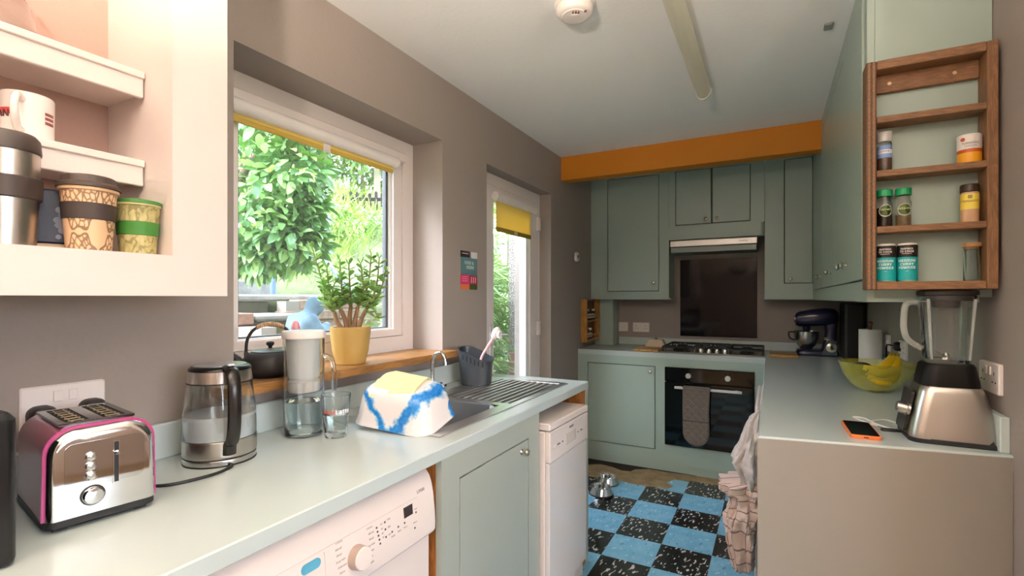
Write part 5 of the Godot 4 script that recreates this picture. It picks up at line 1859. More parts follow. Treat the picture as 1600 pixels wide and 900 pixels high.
	for q in [[0.035, 0.075, 0.100, 0.16], [0.10, 0.083, 0.075, 0.13], [0.18, 0.088, 0.070, 0.12], [0.25, 0.085, 0.085, 0.13]]:
		cr.append(rr(q[2], q[3], 0.03, q[0], 5, Vector2(q[1], 0)))
	part(mx, "column", col.loft(cr), blue)
	var hd := MB.new()
	var hr := []
	for q in [[-0.137, 0.262, 0.030, 0.044], [-0.132, 0.262, 0.046, 0.066], [-0.11, 0.266, 0.058, 0.082], [-0.03, 0.276, 0.064, 0.092], [0.06, 0.284, 0.066, 0.094], [0.105, 0.284, 0.060, 0.086], [0.128, 0.282, 0.044, 0.064], [0.134, 0.280, 0.02, 0.03]]:
		var r := PackedVector3Array()
		for j in 24:
			var a := TAU * j / 24
			r.append(Vector3(q[0], q[1] + 0.098 * 0.0 + q[2] * signf(cos(a)) * pow(absf(cos(a)), 0.75), q[3] * signf(sin(a)) * pow(absf(sin(a)), 0.75)))
		hr.append(r)
	part(mx, "head", MB.new().loft(hr), blue)
	var hub := MB.new()
	hub.t = Transform3D(Basis(Vector3(0, 0, 1), PI / 2), Vector3(-0.134, 0.265, 0))
	hub.lathe([Vector2(0.026, -0.004), Vector2(0.026, 0.006), Vector2(0.022, 0.010), Vector2(0.001, 0.011)], 20)
	part(mx, "hub_cover", hub, X.chrome)
	var bo := MB.new()
	bo.t = Transform3D(Basis(), Vector3(-0.066, 0.0, 0))
	bo.lathe([Vector2(0.038, 0.045), Vector2(0.040, 0.052), Vector2(0.062, 0.075), Vector2(0.078, 0.12), Vector2(0.082, 0.172), Vector2(0.085, 0.175), Vector2(0.081, 0.176), Vector2(0.076, 0.12), Vector2(0.058, 0.078), Vector2(0.001, 0.062)], 36)
	part(mx, "bowl", bo, X.steel)
	var bh := MB.new()
	bh.tube(curve([Vector3(-0.145, 0.165, 0), Vector3(-0.172, 0.166, 0.0), Vector3(-0.180, 0.155, 0), Vector3(-0.172, 0.120, 0), Vector3(-0.138, 0.105, 0)]), 0.005, 8)
	part(mx, "bowl_handle", bh, X.dark)
	var sh := MB.new()
	sh.t = Transform3D(Basis(), Vector3(-0.066, 0.15, 0))
	sh.lathe([Vector2(0.012, 0.0), Vector2(0.024, 0.03), Vector2(0.030, 0.065)], 20)
	part(mx, "beater_shaft", sh, mt("3e4152", 0.3, 0.8))
	var pn := MB.new()
	pn.prism(PackedVector2Array([Vector2(0.02, 0.012), Vector2(0.118, 0.012), Vector2(0.112, 0.11), Vector2(0.075, 0.125), Vector2(0.055, 0.09)]), 0.062, 0.104)
	part(mx, "side_panel", pn, mt("565f66", 0.35, 0.5))
	var di := MB.new()
	di.t = Transform3D(Basis(Vector3.RIGHT, PI / 2), Vector3(0.083, 0.066, 0.104))
	di.lathe([Vector2(0.034, 0.0), Vector2(0.033, 0.008), Vector2(0.026, 0.010), Vector2(0.025, 0.006), Vector2(0.018, 0.007), Vector2(0.017, 0.014), Vector2(0.001, 0.015)], 28)
	part(mx, "speed_dial", di, mt("d4d8c8", 0.2, 0.8))
	var dp := MB.new().cb(Vector3(0.083, 0.066, 0.1195), Vector3(0.012, 0.024, 0.003), 0.002)
	part(mx, "dial_pointer", dp, mt("2d3032", 0.3))
	var lv := MB.new()
	lv.tube([Vector3(0.05, 0.125, 0.072), Vector3(0.05, 0.128, 0.095)], 0.012, 12)
	lv.tube([Vector3(0.05, 0.128, 0.092), Vector3(0.085, 0.118, 0.096)], 0.007, 10)
	part(mx, "head_latch", lv, X.chrome)

	# tall black machine beside it
	var cm := wthing("coffee_machine", "tall plain black machine standing in shade between the stand mixer and the paper roll", "appliance", Vector3(0.49, 0.9, -4.12))
	var c := MB.new()
	c.t = Transform3D(Basis(), Vector3(0.498, 0, -4.12))
	c.loft([rr(0.116, 0.26, 0.02, 0.906), rr(0.12, 0.27, 0.02, 0.915), rr(0.12, 0.27, 0.02, 1.27), rr(0.112, 0.25, 0.02, 1.285)])
	part(cm, "casing", c, mt("0b0b0f", 0.35))
	part(cm, "drip_tray", MB.new().box(0.445, 0.55, 0.9005, 0.918, -4.01, -3.95, 0.004), mt("141417", 0.4))
	for x in [0.45, 0.525]:
		for z in [-4.22, -4.02]:
			part(cm, "foot", MB.new().box(x - 0.012, x + 0.012, 0.9, 0.907, z - 0.012, z + 0.012), X.rubber)

# ---------------------------------------------------------------- right worktop
func right_things() -> void:
	var pr := thing("paper_towel", "white kitchen roll on a wooden holder behind the fruit bowl", "paper roll", Vector3(0.490, 0.9, -3.36))
	var rolls := MB.new().lathe([Vector2(0.0525, 0.016), Vector2(0.0535, 0.018), Vector2(0.0535, 0.243), Vector2(0.0525, 0.245), Vector2(0.020, 0.245), Vector2(0.019, 0.235)], 36)
	part(pr, "paper_roll", rolls, mt("eeeae2", 0.9))
	part(pr, "holder_base", MB.new().lathe([Vector2(0.062, 0.0), Vector2(0.063, 0.008), Vector2(0.060, 0.014)], 30), X.pine_u)
	part(pr, "holder_pole", MB.new().lathe([Vector2(0.008, 0.235), Vector2(0.008, 0.268), Vector2(0.013, 0.274), Vector2(0.014, 0.283), Vector2(0.008, 0.290), Vector2(0.001, 0.291)], 16), mt("5b3a2a", 0.5))

	# fruit bowl
	var bo := thing("fruit_bowl", "translucent yellow green bowl full of bananas on the right worktop", "bowl", Vector3(0.418, 0.9, -2.72))
	var gm := glass("d6cf2c", 0.28, 0.12)
	part(bo, "bowl_shell", MB.new().lathe([Vector2(0.052, 0.0), Vector2(0.06, 0.003), Vector2(0.095, 0.030), Vector2(0.125, 0.072), Vector2(0.141, 0.118), Vector2(0.143, 0.131), Vector2(0.1405, 0.132), Vector2(0.137, 0.118), Vector2(0.121, 0.074), Vector2(0.091, 0.034), Vector2(0.055, 0.008), Vector2(0.001, 0.007)], 48, true, false), gm)
	var ye := mt("e3bb1c", 0.45)
	var tip := mt("4a3a1c", 0.7)
	var A := Vector3(0.884, 0, -0.468)
	var D := Vector3(0.468, 0, 0.884)
	var texts := ["banana nearest the camera in the yellow bowl", "second banana of the bunch, lying below the front one", "third banana of the bunch, behind the front one", "banana at the back of the yellow bowl"]
	for k in 4:
		var off: float = [0.092, 0.086, 0.050, 0.0][k]
		var low: float = [0.108, 0.070, 0.118, 0.10][k]
		var e: float = [0.100, 0.070, 0.090, 0.070][k]
		var bn := thing("banana", texts[k], "banana", bo.position, 0.0, "bunch of bananas in the bowl")
		var pts := curve([A * -0.085 + D * off * 0.75 + Vector3(0, low - 0.004 + 0.012 * (k % 2), 0), A * -0.045 + D * (off + 0.004) + Vector3(0, low - 0.012, 0), A * 0.005 + D * off + Vector3(0, low - 0.004, 0), A * 0.045 + D * (off * 0.75) + Vector3(0, low + 0.025, 0), A * 0.064 + D * (off * 0.45) + Vector3(0, minf(low + 0.062, 0.160), 0)], 6)
		var rad := []
		for i in pts.size():
			var u := float(i) / (pts.size() - 1)
			rad.append(0.0185 * pow(maxf(sin(PI * clampf(u * 0.86 + 0.10, 0, 1)), 0.05), 0.55))
		part(bn, "banana_body", MB.new().tube(pts, rad, 7), ye, 75.0)
		var st: Vector3 = pts[-1]
		part(bn, "stalk", MB.new().tube(curve([st, st + A * 0.006 + Vector3(0, 0.012, 0), Vector3(0, 0.165, 0) + A * 0.080 + D * 0.012], 4), [0.0075, 0.006, 0.0055, 0.005, 0.005, 0.005, 0.005, 0.0055, 0.006], 8), mt("b09a2a", 0.5))
		var t0: Vector3 = pts[0]
		part(bn, "tip", MB.new().ball(t0, Vector3(0.0065, 0.005, 0.0065), 8, 5), tip)
	var av := thing("avocado", "dark avocado at the left of the bananas in the yellow bowl", "avocado", bo.position + A * -0.06 + D * -0.01 + Vector3(0, 0.100, 0), 0.5)
	part(av, "avocado_body", MB.new().ball(Vector3.ZERO, Vector3(0.052, 0.031, 0.032), 22, 12), mt("2d2a18", 0.55))
	part(av, "stem_end", MB.new().ball(Vector3(0.051, 0.004, 0), Vector3(0.004, 0.004, 0.004), 8, 5), tip)

	# sockets on the right wall
	var s1 := socket(Vector3(RX, 1.068, -2.985), -PI / 2, 0.148, 0.088, 2, "white double socket on the right wall above the fruit bowl", "socket")
	var s2 := socket(Vector3(RX, 1.09, -1.915), -PI / 2, 0.148, 0.088, 2, "white socket on the right wall half hidden by the blender jug", "socket")
	var s3 := socket(Vector3(RX, 1.075, -3.33), -PI / 2, 0.088, 0.088, 1, "white single switch plate on the right wall beside the paper roll", "switch")
	var pg := wthing("plug", "black plug and flex in the right wall socket above the fruit bowl", "plug", Vector3(0.55, 1.08, -3.03))
	var m := MB.new()
	m.t = Transform3D(Basis(Vector3.UP, -PI / 2), Vector3(0.5605, 1.082, -3.025))
	m.loft([_xy(rr(0.046, 0.044, 0.016), 0.0), _xy(rr(0.046, 0.044, 0.016), 0.016), _xy(rr(0.03, 0.03, 0.01), 0.026)])
	part(pg, "plug_body", m, X.dark)
	part(pg, "flex", MB.new().tube(curve([Vector3(0.54, 1.082, -3.03), Vector3(0.525, 1.085, -3.07), Vector3(0.53, 1.07, -3.16), Vector3(0.535, 0.99, -3.19), Vector3(0.53, 0.9045, -3.20)]), 0.004, 8), X.dark)
	var _a := [s1, s2, s3]

	# blender
	var bl := thing("blender", "glass jug blender on a brushed steel base at the near end of the right worktop", "blender", Vector3(0.462, 0.9, -1.902), 0.0)
	var steel := relief(mt("c4bcb2", 0.24, 1.0), X.blotch, 0.0, 1.0)
	steel.heightmap_enabled = false
	part(bl, "base_foot", MB.new().loft([rr(0.205, 0.186, 0.03, 0.0, 6), rr(0.208, 0.190, 0.03, 0.010, 6), rr(0.206, 0.188, 0.03, 0.013, 6)]), X.rubber)
	part(bl, "base_shell", MB.new().loft([rr(0.204, 0.186, 0.032, 0.013, 6), rr(0.202, 0.184, 0.032, 0.03, 6), rr(0.176, 0.162, 0.034, 0.10, 6), rr(0.156, 0.148, 0.036, 0.145, 6), rr(0.145, 0.138, 0.036, 0.160, 6), rr(0.138, 0.132, 0.034, 0.163, 6)]), X.brushed, 40.0, "brushed steel shell")
	var kick := MB.new()
	kick.t = Transform3D(Basis(Vector3.RIGHT, deg_to_rad(-11.0)), Vector3(0.012, 0.0, 0.0945))
	kick.prism(PackedVector2Array([Vector2(-0.07, 0.004), Vector2(0.075, 0.004), Vector2(0.066, 0.028), Vector2(-0.058, 0.028), Vector2(-0.066, 0.022)]), -0.006, 0.0012)
	part(bl, "vent_panel", kick, X.rubber)
	part(bl, "collar", MB.new().loft([rr(0.140, 0.134, 0.035, 0.160, 6), rr(0.136, 0.130, 0.036, 0.182, 6), rr(0.122, 0.118, 0.036, 0.222, 6), rr(0.112, 0.110, 0.036, 0.228, 6)]), mt("141110", 0.42, 0.0, 0.3))
	# control face on the side towards the room
	var cf := MB.new()
	cf.t = Transform3D(Basis(Vector3(0, 0, 1), Vector3(0.18, 1, 0).normalized(), Vector3(-1, 0.18, 0).normalized()), Vector3(-0.099, 0.07, 0.0))
	cf.prism(rp(-0.05, 0.05, -0.05, 0.075, 0.012), -0.004, 0.004)
	part(bl, "control_panel", cf, mt("26221f", 0.35))
	var kn := MB.new()
	kn.t = Transform3D(Basis(Vector3(0, 0, 1), Vector3(-1, 0.18, 0).normalized(), Vector3(-0.18, -1, 0).normalized()), Vector3(-0.096, 0.088, 0.045))
	kn.lathe([Vector2(0.021, 0.0), Vector2(0.021, 0.006), Vector2(0.018, 0.008), Vector2(0.0165, 0.028), Vector2(0.014, 0.031), Vector2(0.001, 0.0315)], 26)
	part(bl, "speed_knob", kn, X.steel)
	var lt := MB.new()
	lt.t = Transform3D(Basis(Vector3(0, 0, 1), Vector3(0.18, 1, 0).normalized(), Vector3(-1, 0.18, 0).normalized()), Vector3(-0.1045, 0.038, 0.02))
	letters(lt, "PULSE", 0.012, Vector3.ZERO, 0.0, true, 0.0006)
	part(bl, "lettering", lt, mt("9a948c", 0.4))
	# glass jug
	var jr := []
	for q in [[0.228, 0.098, 0.034], [0.233, 0.104, 0.036], [0.30, 0.110, 0.036], [0.40, 0.122, 0.040], [0.425, 0.128, 0.042], [0.428, 0.126, 0.041], [0.425, 0.121, 0.038], [0.30, 0.102, 0.032], [0.240, 0.094, 0.030], [0.238, 0.05, 0.02]]:
		jr.append(rr(q[1], q[1], q[2], q[0], 6))
	part(bl, "glass_jug", MB.new().loft(jr, true, false), X.glass)
	part(bl, "jug_handle", MB.new().tube(curve([Vector3(-0.060, 0.402, 0.0), Vector3(-0.082, 0.408, 0.012), Vector3(-0.100, 0.398, 0.020), Vector3(-0.104, 0.365, 0.022), Vector3(-0.104, 0.325, 0.022), Vector3(-0.094, 0.295, 0.018), Vector3(-0.058, 0.268, 0.0)]), 0.0085, 14), glass("eef2ea", 0.26, 0.05))
	for sx in [-1.0, 1.0]:
		for sz in [-1.0, 1.0]:
			part(bl, "glass_rib", MB.new().tube([Vector3(0.0425 * sx, 0.240, 0.0425 * sz), Vector3(0.0525 * sx, 0.418, 0.0525 * sz)], [0.0035, 0.0045], 8), glass("f2f5ee", 0.30, 0.05))
	var ld := MB.new()
	ld.t = Transform3D(Basis(), Vector3(0, 0.424, 0))
	ld.loft([rr(0.118, 0.118, 0.038, -0.012, 6), rr(0.118, 0.118, 0.038, 0.004, 6), rr(0.136, 0.136, 0.042, 0.005, 6), rr(0.136, 0.136, 0.042, 0.015, 6), rr(0.128, 0.128, 0.04, 0.019, 6)])
	part(bl, "lid", ld, mt("17130f", 0.35))
	part(bl, "lid_plug", MB.new().lathe([Vector2(0.030, 0.392), Vector2(0.032, 0.394), Vector2(0.034, 0.414)], 26), mt("2a2420", 0.35))
	for k in 4:
		var bd := MB.new()
		var a := PI / 2 * k + 0.4
		var dv := Vector3(cos(a), 0, sin(a))
		var sd := Vector3(-sin(a), 0, cos(a))
		var tipp := dv * 0.030 + Vector3(0, 0.262 if k % 2 == 0 else 0.248, 0)
		var rt := dv * 0.004 + Vector3(0, 0.250, 0)
		bd.quad(rt - sd * 0.005, rt + sd * 0.005, tipp + sd * 0.002, tipp - sd * 0.002)
		bd.quad(rt + sd * 0.005 + Vector3(0, -0.001, 0), rt - sd * 0.005 + Vector3(0, -0.001, 0), tipp - sd * 0.002 + Vector3(0, -0.001, 0), tipp + sd * 0.002 + Vector3(0, -0.001, 0))
		part(bl, "blade", bd, X.steel)
	part(bl, "blade_hub", MB.new().lathe([Vector2(0.012, 0.2375), Vector2(0.010, 0.246), Vector2(0.005, 0.256), Vector2(0.001, 0.257)], 16), X.steel)

	# phone and cable
	var ph := thing("phone", "phone in an orange case lying near the edge of the right worktop", "phone", Vector3(0.2475, 0.9, -1.873), deg_to_rad(1.0))
	part(ph, "phone_case", MB.new().loft([rr(0.076, 0.192, 0.012, 0.0, 5), rr(0.079, 0.195, 0.013, 0.003, 5), rr(0.079, 0.195, 0.013, 0.010, 5), rr(0.077, 0.193, 0.012, 0.012, 5), rr(0.071, 0.187, 0.009, 0.0115, 5)]), mt("ee7a3e", 0.4))
	part(ph, "screen", MB.new().loft([rr(0.071, 0.187, 0.009, 0.0105, 5), rr(0.071, 0.187, 0.009, 0.0122, 5)]), mt("0b0a0a", 0.08))
	part(ph, "charging_port", MB.new().box(-0.006, 0.006, 0.0045, 0.0075, 0.0965, 0.0982), X.dark)
	var cb := MB.new()
	cb.tube(curve([Vector3(0.375, 0.9035, -2.03), Vector3(0.345, 0.9035, -2.075), Vector3(0.30, 0.9035, -2.03), Vector3(0.305, 0.9035, -1.97), Vector3(0.27, 0.9035, -2.03), Vector3(0.255, 0.9035, -2.08), Vector3(0.285, 0.9035, -2.07), Vector3(0.305, 0.9055, -1.99), Vector3(0.33, 0.9035, -1.955), Vector3(0.352, 0.9035, -1.95)], 8), 0.0028, 8)
	solo("charging_cable", cb, mt("e6e2da", 0.5), "looped thin white cable on the worktop between the phone and the blender", "cable")
	var ad := MB.new()
	ad.t = Transform3D(Basis(Vector3.UP, deg_to_rad(10)), Vector3(0.338, 0.9, -1.925))
	ad.loft([rr(0.062, 0.020, 0.009, 0.0005), rr(0.064, 0.022, 0.010, 0.004), rr(0.060, 0.018, 0.008, 0.008)])
	solo("key_fob", ad, mt("161413", 0.4), "small black fob lying against the foot of the blender", "fob")

# ---------------------------------------------------------------- wooden rack on the cupboard end
func spice_rack() -> void:
	var r := wthing("spice_rack", "dark stained plywood spice rack fixed to the end of the right wall cabinet", "spice rack", Vector3(0.41, 1.346, -1.88))
	var zb := -1.9095
	var zf := -1.838
	part(r, "upright", MB.new().box(0.258, 0.284, 1.346, 2.043, zb, zf, 0.002), X.ply)
	part(r, "upright", MB.new().box(0.536, 0.5605, 1.346, 2.043, zb, zf, 0.002), X.rack_v)
	part(r, "top_board", MB.new().box(0.2845, 0.5355, 2.016, 2.043, zb, zf, 0.002), X.rack)
	part(r, "bottom_board", MB.new().box(0.2845, 0.5355, 1.346, 1.370, zb, zf, 0.002), X.rack)
	part(r, "hanging_rail", MB.new().box(0.2845, 0.5355, 1.962, 2.016, zb, zb + 0.016, 0.002), X.rack)
	for x in [0.325, 0.48]:
		var s := MB.new()
		s.t = Transform3D(Basis(Vector3.RIGHT, PI / 2), Vector3(x, 1.988, zb + 0.016))
		s.lathe([Vector2(0.0055, 0.0), Vector2(0.005, 0.0012), Vector2(0.001, 0.0014)], 12)
		part(r, "screw_head", s, mt("d9b98c", 0.35, 0.5))
	for y in [1.872, 1.708, 1.538]:
		part(r, "shelf", MB.new().box(0.2845, 0.5355, y - 0.019, y, zb, zf + 0.002, 0.0015), X.rack)
	var z := -1.873
	# top tier used: pepper jar, tub
	var p := thing("spice_jar", "glass pepper jar with a blue label on the upper tier of the spice rack", "jar", Vector3(0.309, 1.708, z))
	part(p, "jar_glass", MB.new().lathe([Vector2(0.017, 0.0), Vector2(0.019, 0.002), Vector2(0.019, 0.085), Vector2(0.016, 0.092)], 30), X.glass)
	part(p, "contents", MB.new().lathe([Vector2(0.016, 0.002), Vector2(0.0178, 0.004), Vector2(0.0178, 0.062), Vector2(0.001, 0.064)], 26), clad(mt("7a5238", 0.8), X.blotch, 30.0))
	part(p, "grinder_cap", MB.new().lathe([Vector2(0.0185, 0.092), Vector2(0.0195, 0.094), Vector2(0.0195, 0.121), Vector2(0.017, 0.124), Vector2(0.001, 0.124)], 30), glass("e9e4e0", 0.45, 0.1))
	part(p, "label_band", MB.new().lathe([Vector2(0.0193, 0.042), Vector2(0.0193, 0.080)], 30, false, false), mt("7d9bd2", 0.45))
	var pl := MB.new()
	_wrap_patch(pl, 0.0196, -1.1, 1.1, 0.055, 0.067)
	part(p, "label_strip", pl, mt("e9e6e6", 0.45))
	var pt := MB.new()
	pt.t = turned(Vector3.UP, -12.0)
	letters(pt, "PEPPER", 0.006, Vector3(0, 0.061, 0), 0.0198, true, 0.0003)
	part(p, "lettering", pt, mt("6f83a8", 0.5))
	var tb := thing("spice_tub", "white and orange tub on the right of the upper tier of the spice rack", "tub", Vector3(0.5075, 1.708, z), deg_to_rad(-14))
	part(tb, "tub_body", MB.new().lathe([Vector2(0.026, 0.0), Vector2(0.027, 0.001), Vector2(0.0275, 0.030)], 36), mt("eda71f", 0.4))
	part(tb, "tub_stripe", MB.new().lathe([Vector2(0.0276, 0.030), Vector2(0.0277, 0.040)], 36), mt("c4571f", 0.4))
	part(tb, "tub_top", MB.new().lathe([Vector2(0.0275, 0.040), Vector2(0.0278, 0.074), Vector2(0.0285, 0.075), Vector2(0.0285, 0.081), Vector2(0.027, 0.083), Vector2(0.001, 0.083)], 36), mt("ece6e2", 0.4))
	var tt := MB.new()
	letters(tt, "TURMERIC", 0.006, Vector3(0.002, 0.056, 0), 0.0279, true, 0.0003)
	letters(tt, "POWDER", 0.005, Vector3(0.002, 0.048, 0), 0.0279, false, 0.0003)
	part(tb, "lettering", tt, mt("8d8a88", 0.5))
	var tr := MB.new()
	tr.t = Transform3D(Basis(Vector3.UP, -0.55) * Basis(Vector3.RIGHT, PI / 2), Vector3(-sin(0.55) * 0.0279, 0.068, cos(0.55) * 0.0279))
	tr.lathe([Vector2(0.0055, -0.001), Vector2(0.0055, 0.0006), Vector2(0.001, 0.0007)], 18)
	part(tb, "round_mark", tr, mt("d2553a", 0.4))
	# middle tier
	for k in 2:
		var h := thing("herb_jar", ["green lidded herb jar with dark contents, leftmost on the spice rack's middle tier", "green lidded herb jar with pale contents, second on the spice rack's middle tier"][k], "jar", Vector3(0.309 + 0.0465 * k, 1.538, z), 0.0, "green lidded herb jars")
		part(h, "jar_glass", MB.new().lathe([Vector2(0.017, 0.0), Vector2(0.0195, 0.002), Vector2(0.0195, 0.072), Vector2(0.015, 0.085), Vector2(0.015, 0.094)], 30), X.glass)
		part(h, "contents", MB.new().lathe([Vector2(0.016, 0.002), Vector2(0.018, 0.004), Vector2(0.018, [0.060, 0.034][k]), Vector2(0.001, [0.060, 0.035][k])], 26), clad(mt(["4d4030", "b59c72"][k], 0.9), X.blotch, 30.0))
		part(h, "lid", MB.new().lathe([Vector2(0.0195, 0.094), Vector2(0.0205, 0.095), Vector2(0.0205, 0.114), Vector2(0.0185, 0.116), Vector2(0.001, 0.116)], 30), mt("14935a", 0.35))
		var rg := MB.new()
		var n := 28
		for i in n:
			var a0 := TAU * i / n
			var a1 := TAU * (i + 1) / n
			var f := func(a: float, q: float) -> Vector3:
				var ang := q * cos(a) / 0.0197
				return Vector3(sin(ang) * 0.0197, 0.050 + q * sin(a), cos(ang) * 0.0197)
			rg.quad(f.call(a0, 0.0165), f.call(a1, 0.0165), f.call(a1, 0.0185), f.call(a0, 0.0185))
		part(h, "label_ring", rg, mt("d8dcc4", 0.4))
		var ds := MB.new()
		for i in n:
			var a0 := TAU * i / n
			var a1 := TAU * (i + 1) / n
			var f := func(a: float, q: float) -> Vector3:
				var ang := q * cos(a) / 0.0196
				return Vector3(sin(ang) * 0.0196, 0.050 + q * sin(a), cos(ang) * 0.0196)
			ds.quad(f.call(a0, 0.0001), f.call(a1, 0.0001), f.call(a1, 0.0165), f.call(a0, 0.0165))
		part(h, "label_disc", ds, mt(["3f5a2a", "55682f"][k], 0.4))
		var ht := MB.new()
		letters(ht, ["THYME", "OREGANO"][k], 0.0062, Vector3(0, 0.053, 0), 0.0199, true, 0.0003)
		part(h, "lettering", ht, mt("c9e08c", 0.4))
	var yj := thing("spice_jar", "brown lidded jar of pale powder with a yellow label on the spice rack", "jar", Vector3(0.508, 1.538, z), deg_to_rad(-12))
	part(yj, "jar_body", MB.new().loft([rr(0.038, 0.038, 0.011, 0.0, 3), rr(0.040, 0.040, 0.012, 0.002, 3), rr(0.040, 0.040, 0.012, 0.084, 3), rr(0.034, 0.034, 0.014, 0.090, 3)]), mt("c59b74", 0.3))
	part(yj, "label_band", MB.new().loft([rr(0.0408, 0.0408, 0.0125, 0.038, 3), rr(0.0408, 0.0408, 0.0125, 0.082, 3)], false, false), mt("e8cf4a", 0.4))
	part(yj, "lid", MB.new().lathe([Vector2(0.0205, 0.088), Vector2(0.0215, 0.089), Vector2(0.0215, 0.108), Vector2(0.0195, 0.111), Vector2(0.001, 0.111)], 30), mt("3a241a", 0.45))
	var yt := MB.new()
	letters(yt, "CINNAMON", 0.0062, Vector3(0, 0.061, 0.0205), 0.0, true, 0.0003, 0.9)
	part(yj, "lettering", yt, mt("8a4f22", 0.5))
	part(yj, "printed_mark", MB.new().cb(Vector3(0, 0.0735, 0.0206), Vector3(0.010, 0.010, 0.0004)), mt("8b8a3e", 0.5))
	# lower tier: two teal tins, corked jar
	for k in 2:
		var t := thing("spice_tin", ["teal and black spice tin, leftmost on the bottom tier", "teal and black spice tin, second from the left on the bottom tier"][k], "tin", Vector3(0.3125 + 0.0525 * k, 1.370, z), deg_to_rad(-14), "teal spice tins")
		part(t, "tin_body", MB.new().lathe([Vector2(0.0245, 0.0), Vector2(0.0255, 0.001), Vector2(0.0255, 0.074)], 36), mt("16a3a6", 0.35))
		part(t, "tin_top", MB.new().lathe([Vector2(0.0255, 0.074), Vector2(0.0255, 0.108), Vector2(0.0245, 0.110)], 36), mt("1b1614", 0.4))
		part(t, "lid", MB.new().lathe([Vector2(0.024, 0.110), Vector2(0.024, 0.114), Vector2(0.022, 0.116), Vector2(0.001, 0.116)], 36), mt("e2dad4", 0.4))
		part(t, "base_rim", MB.new().lathe([Vector2(0.0258, 0.0), Vector2(0.0260, 0.002), Vector2(0.0258, 0.004)], 36), mt("9aa08a", 0.3, 0.6))
		var l := MB.new()
		letters(l, "MEDIUM", 0.0078, Vector3(0, 0.063, 0), 0.0258, true, 0.0004, 1.05)
		letters(l, "CURRY", 0.0078, Vector3(0, 0.0525, 0), 0.0258, true, 0.0004, 1.05)
		letters(l, "POWDER", 0.0078, Vector3(0, 0.042, 0), 0.0258, true, 0.0004, 1.05)
		l.tube([Vector3(-0.003, 0.030, 0.0258), Vector3(0.0, 0.033, 0.0259), Vector3(0.001, 0.0305, 0.0259), Vector3(0.005, 0.033, 0.0257)], 0.0006, 5)
		part(t, "lettering", l, mt("eaf3f2", 0.4), 40.0, "white lettering")
		var l2 := MB.new()
		letters(l2, "INSPIRED", 0.0055, Vector3(0, 0.0985, 0), 0.0258, true, 0.0004, 0.95)
		letters(l2, "TO COOK", 0.0062, Vector3(0, 0.0905, 0), 0.0258, true, 0.0004, 1.0)
		l2.box(-0.012, 0.012, 0.0835, 0.0845, 0.0255, 0.0259)
		part(t, "lettering", l2, mt("e9e2dc", 0.4), 40.0, "white lettering")
	var cj := thing("glass_jar", "empty clear glass jar with a wooden lid on the bottom tier of the spice rack", "jar", Vector3(0.513, 1.370, z))
	part(cj, "jar_glass", MB.new().lathe([Vector2(0.0175, 0.0), Vector2(0.0185, 0.002), Vector2(0.0185, 0.098), Vector2(0.0175, 0.098), Vector2(0.0175, 0.004), Vector2(0.001, 0.003)], 30, true, false), X.glass)
	part(cj, "wooden_lid", MB.new().lathe([Vector2(0.017, 0.092), Vector2(0.0172, 0.098), Vector2(0.0215, 0.0985), Vector2(0.0215, 0.108), Vector2(0.020, 0.110), Vector2(0.001, 0.110)], 30), mt("a87a4a", 0.5))

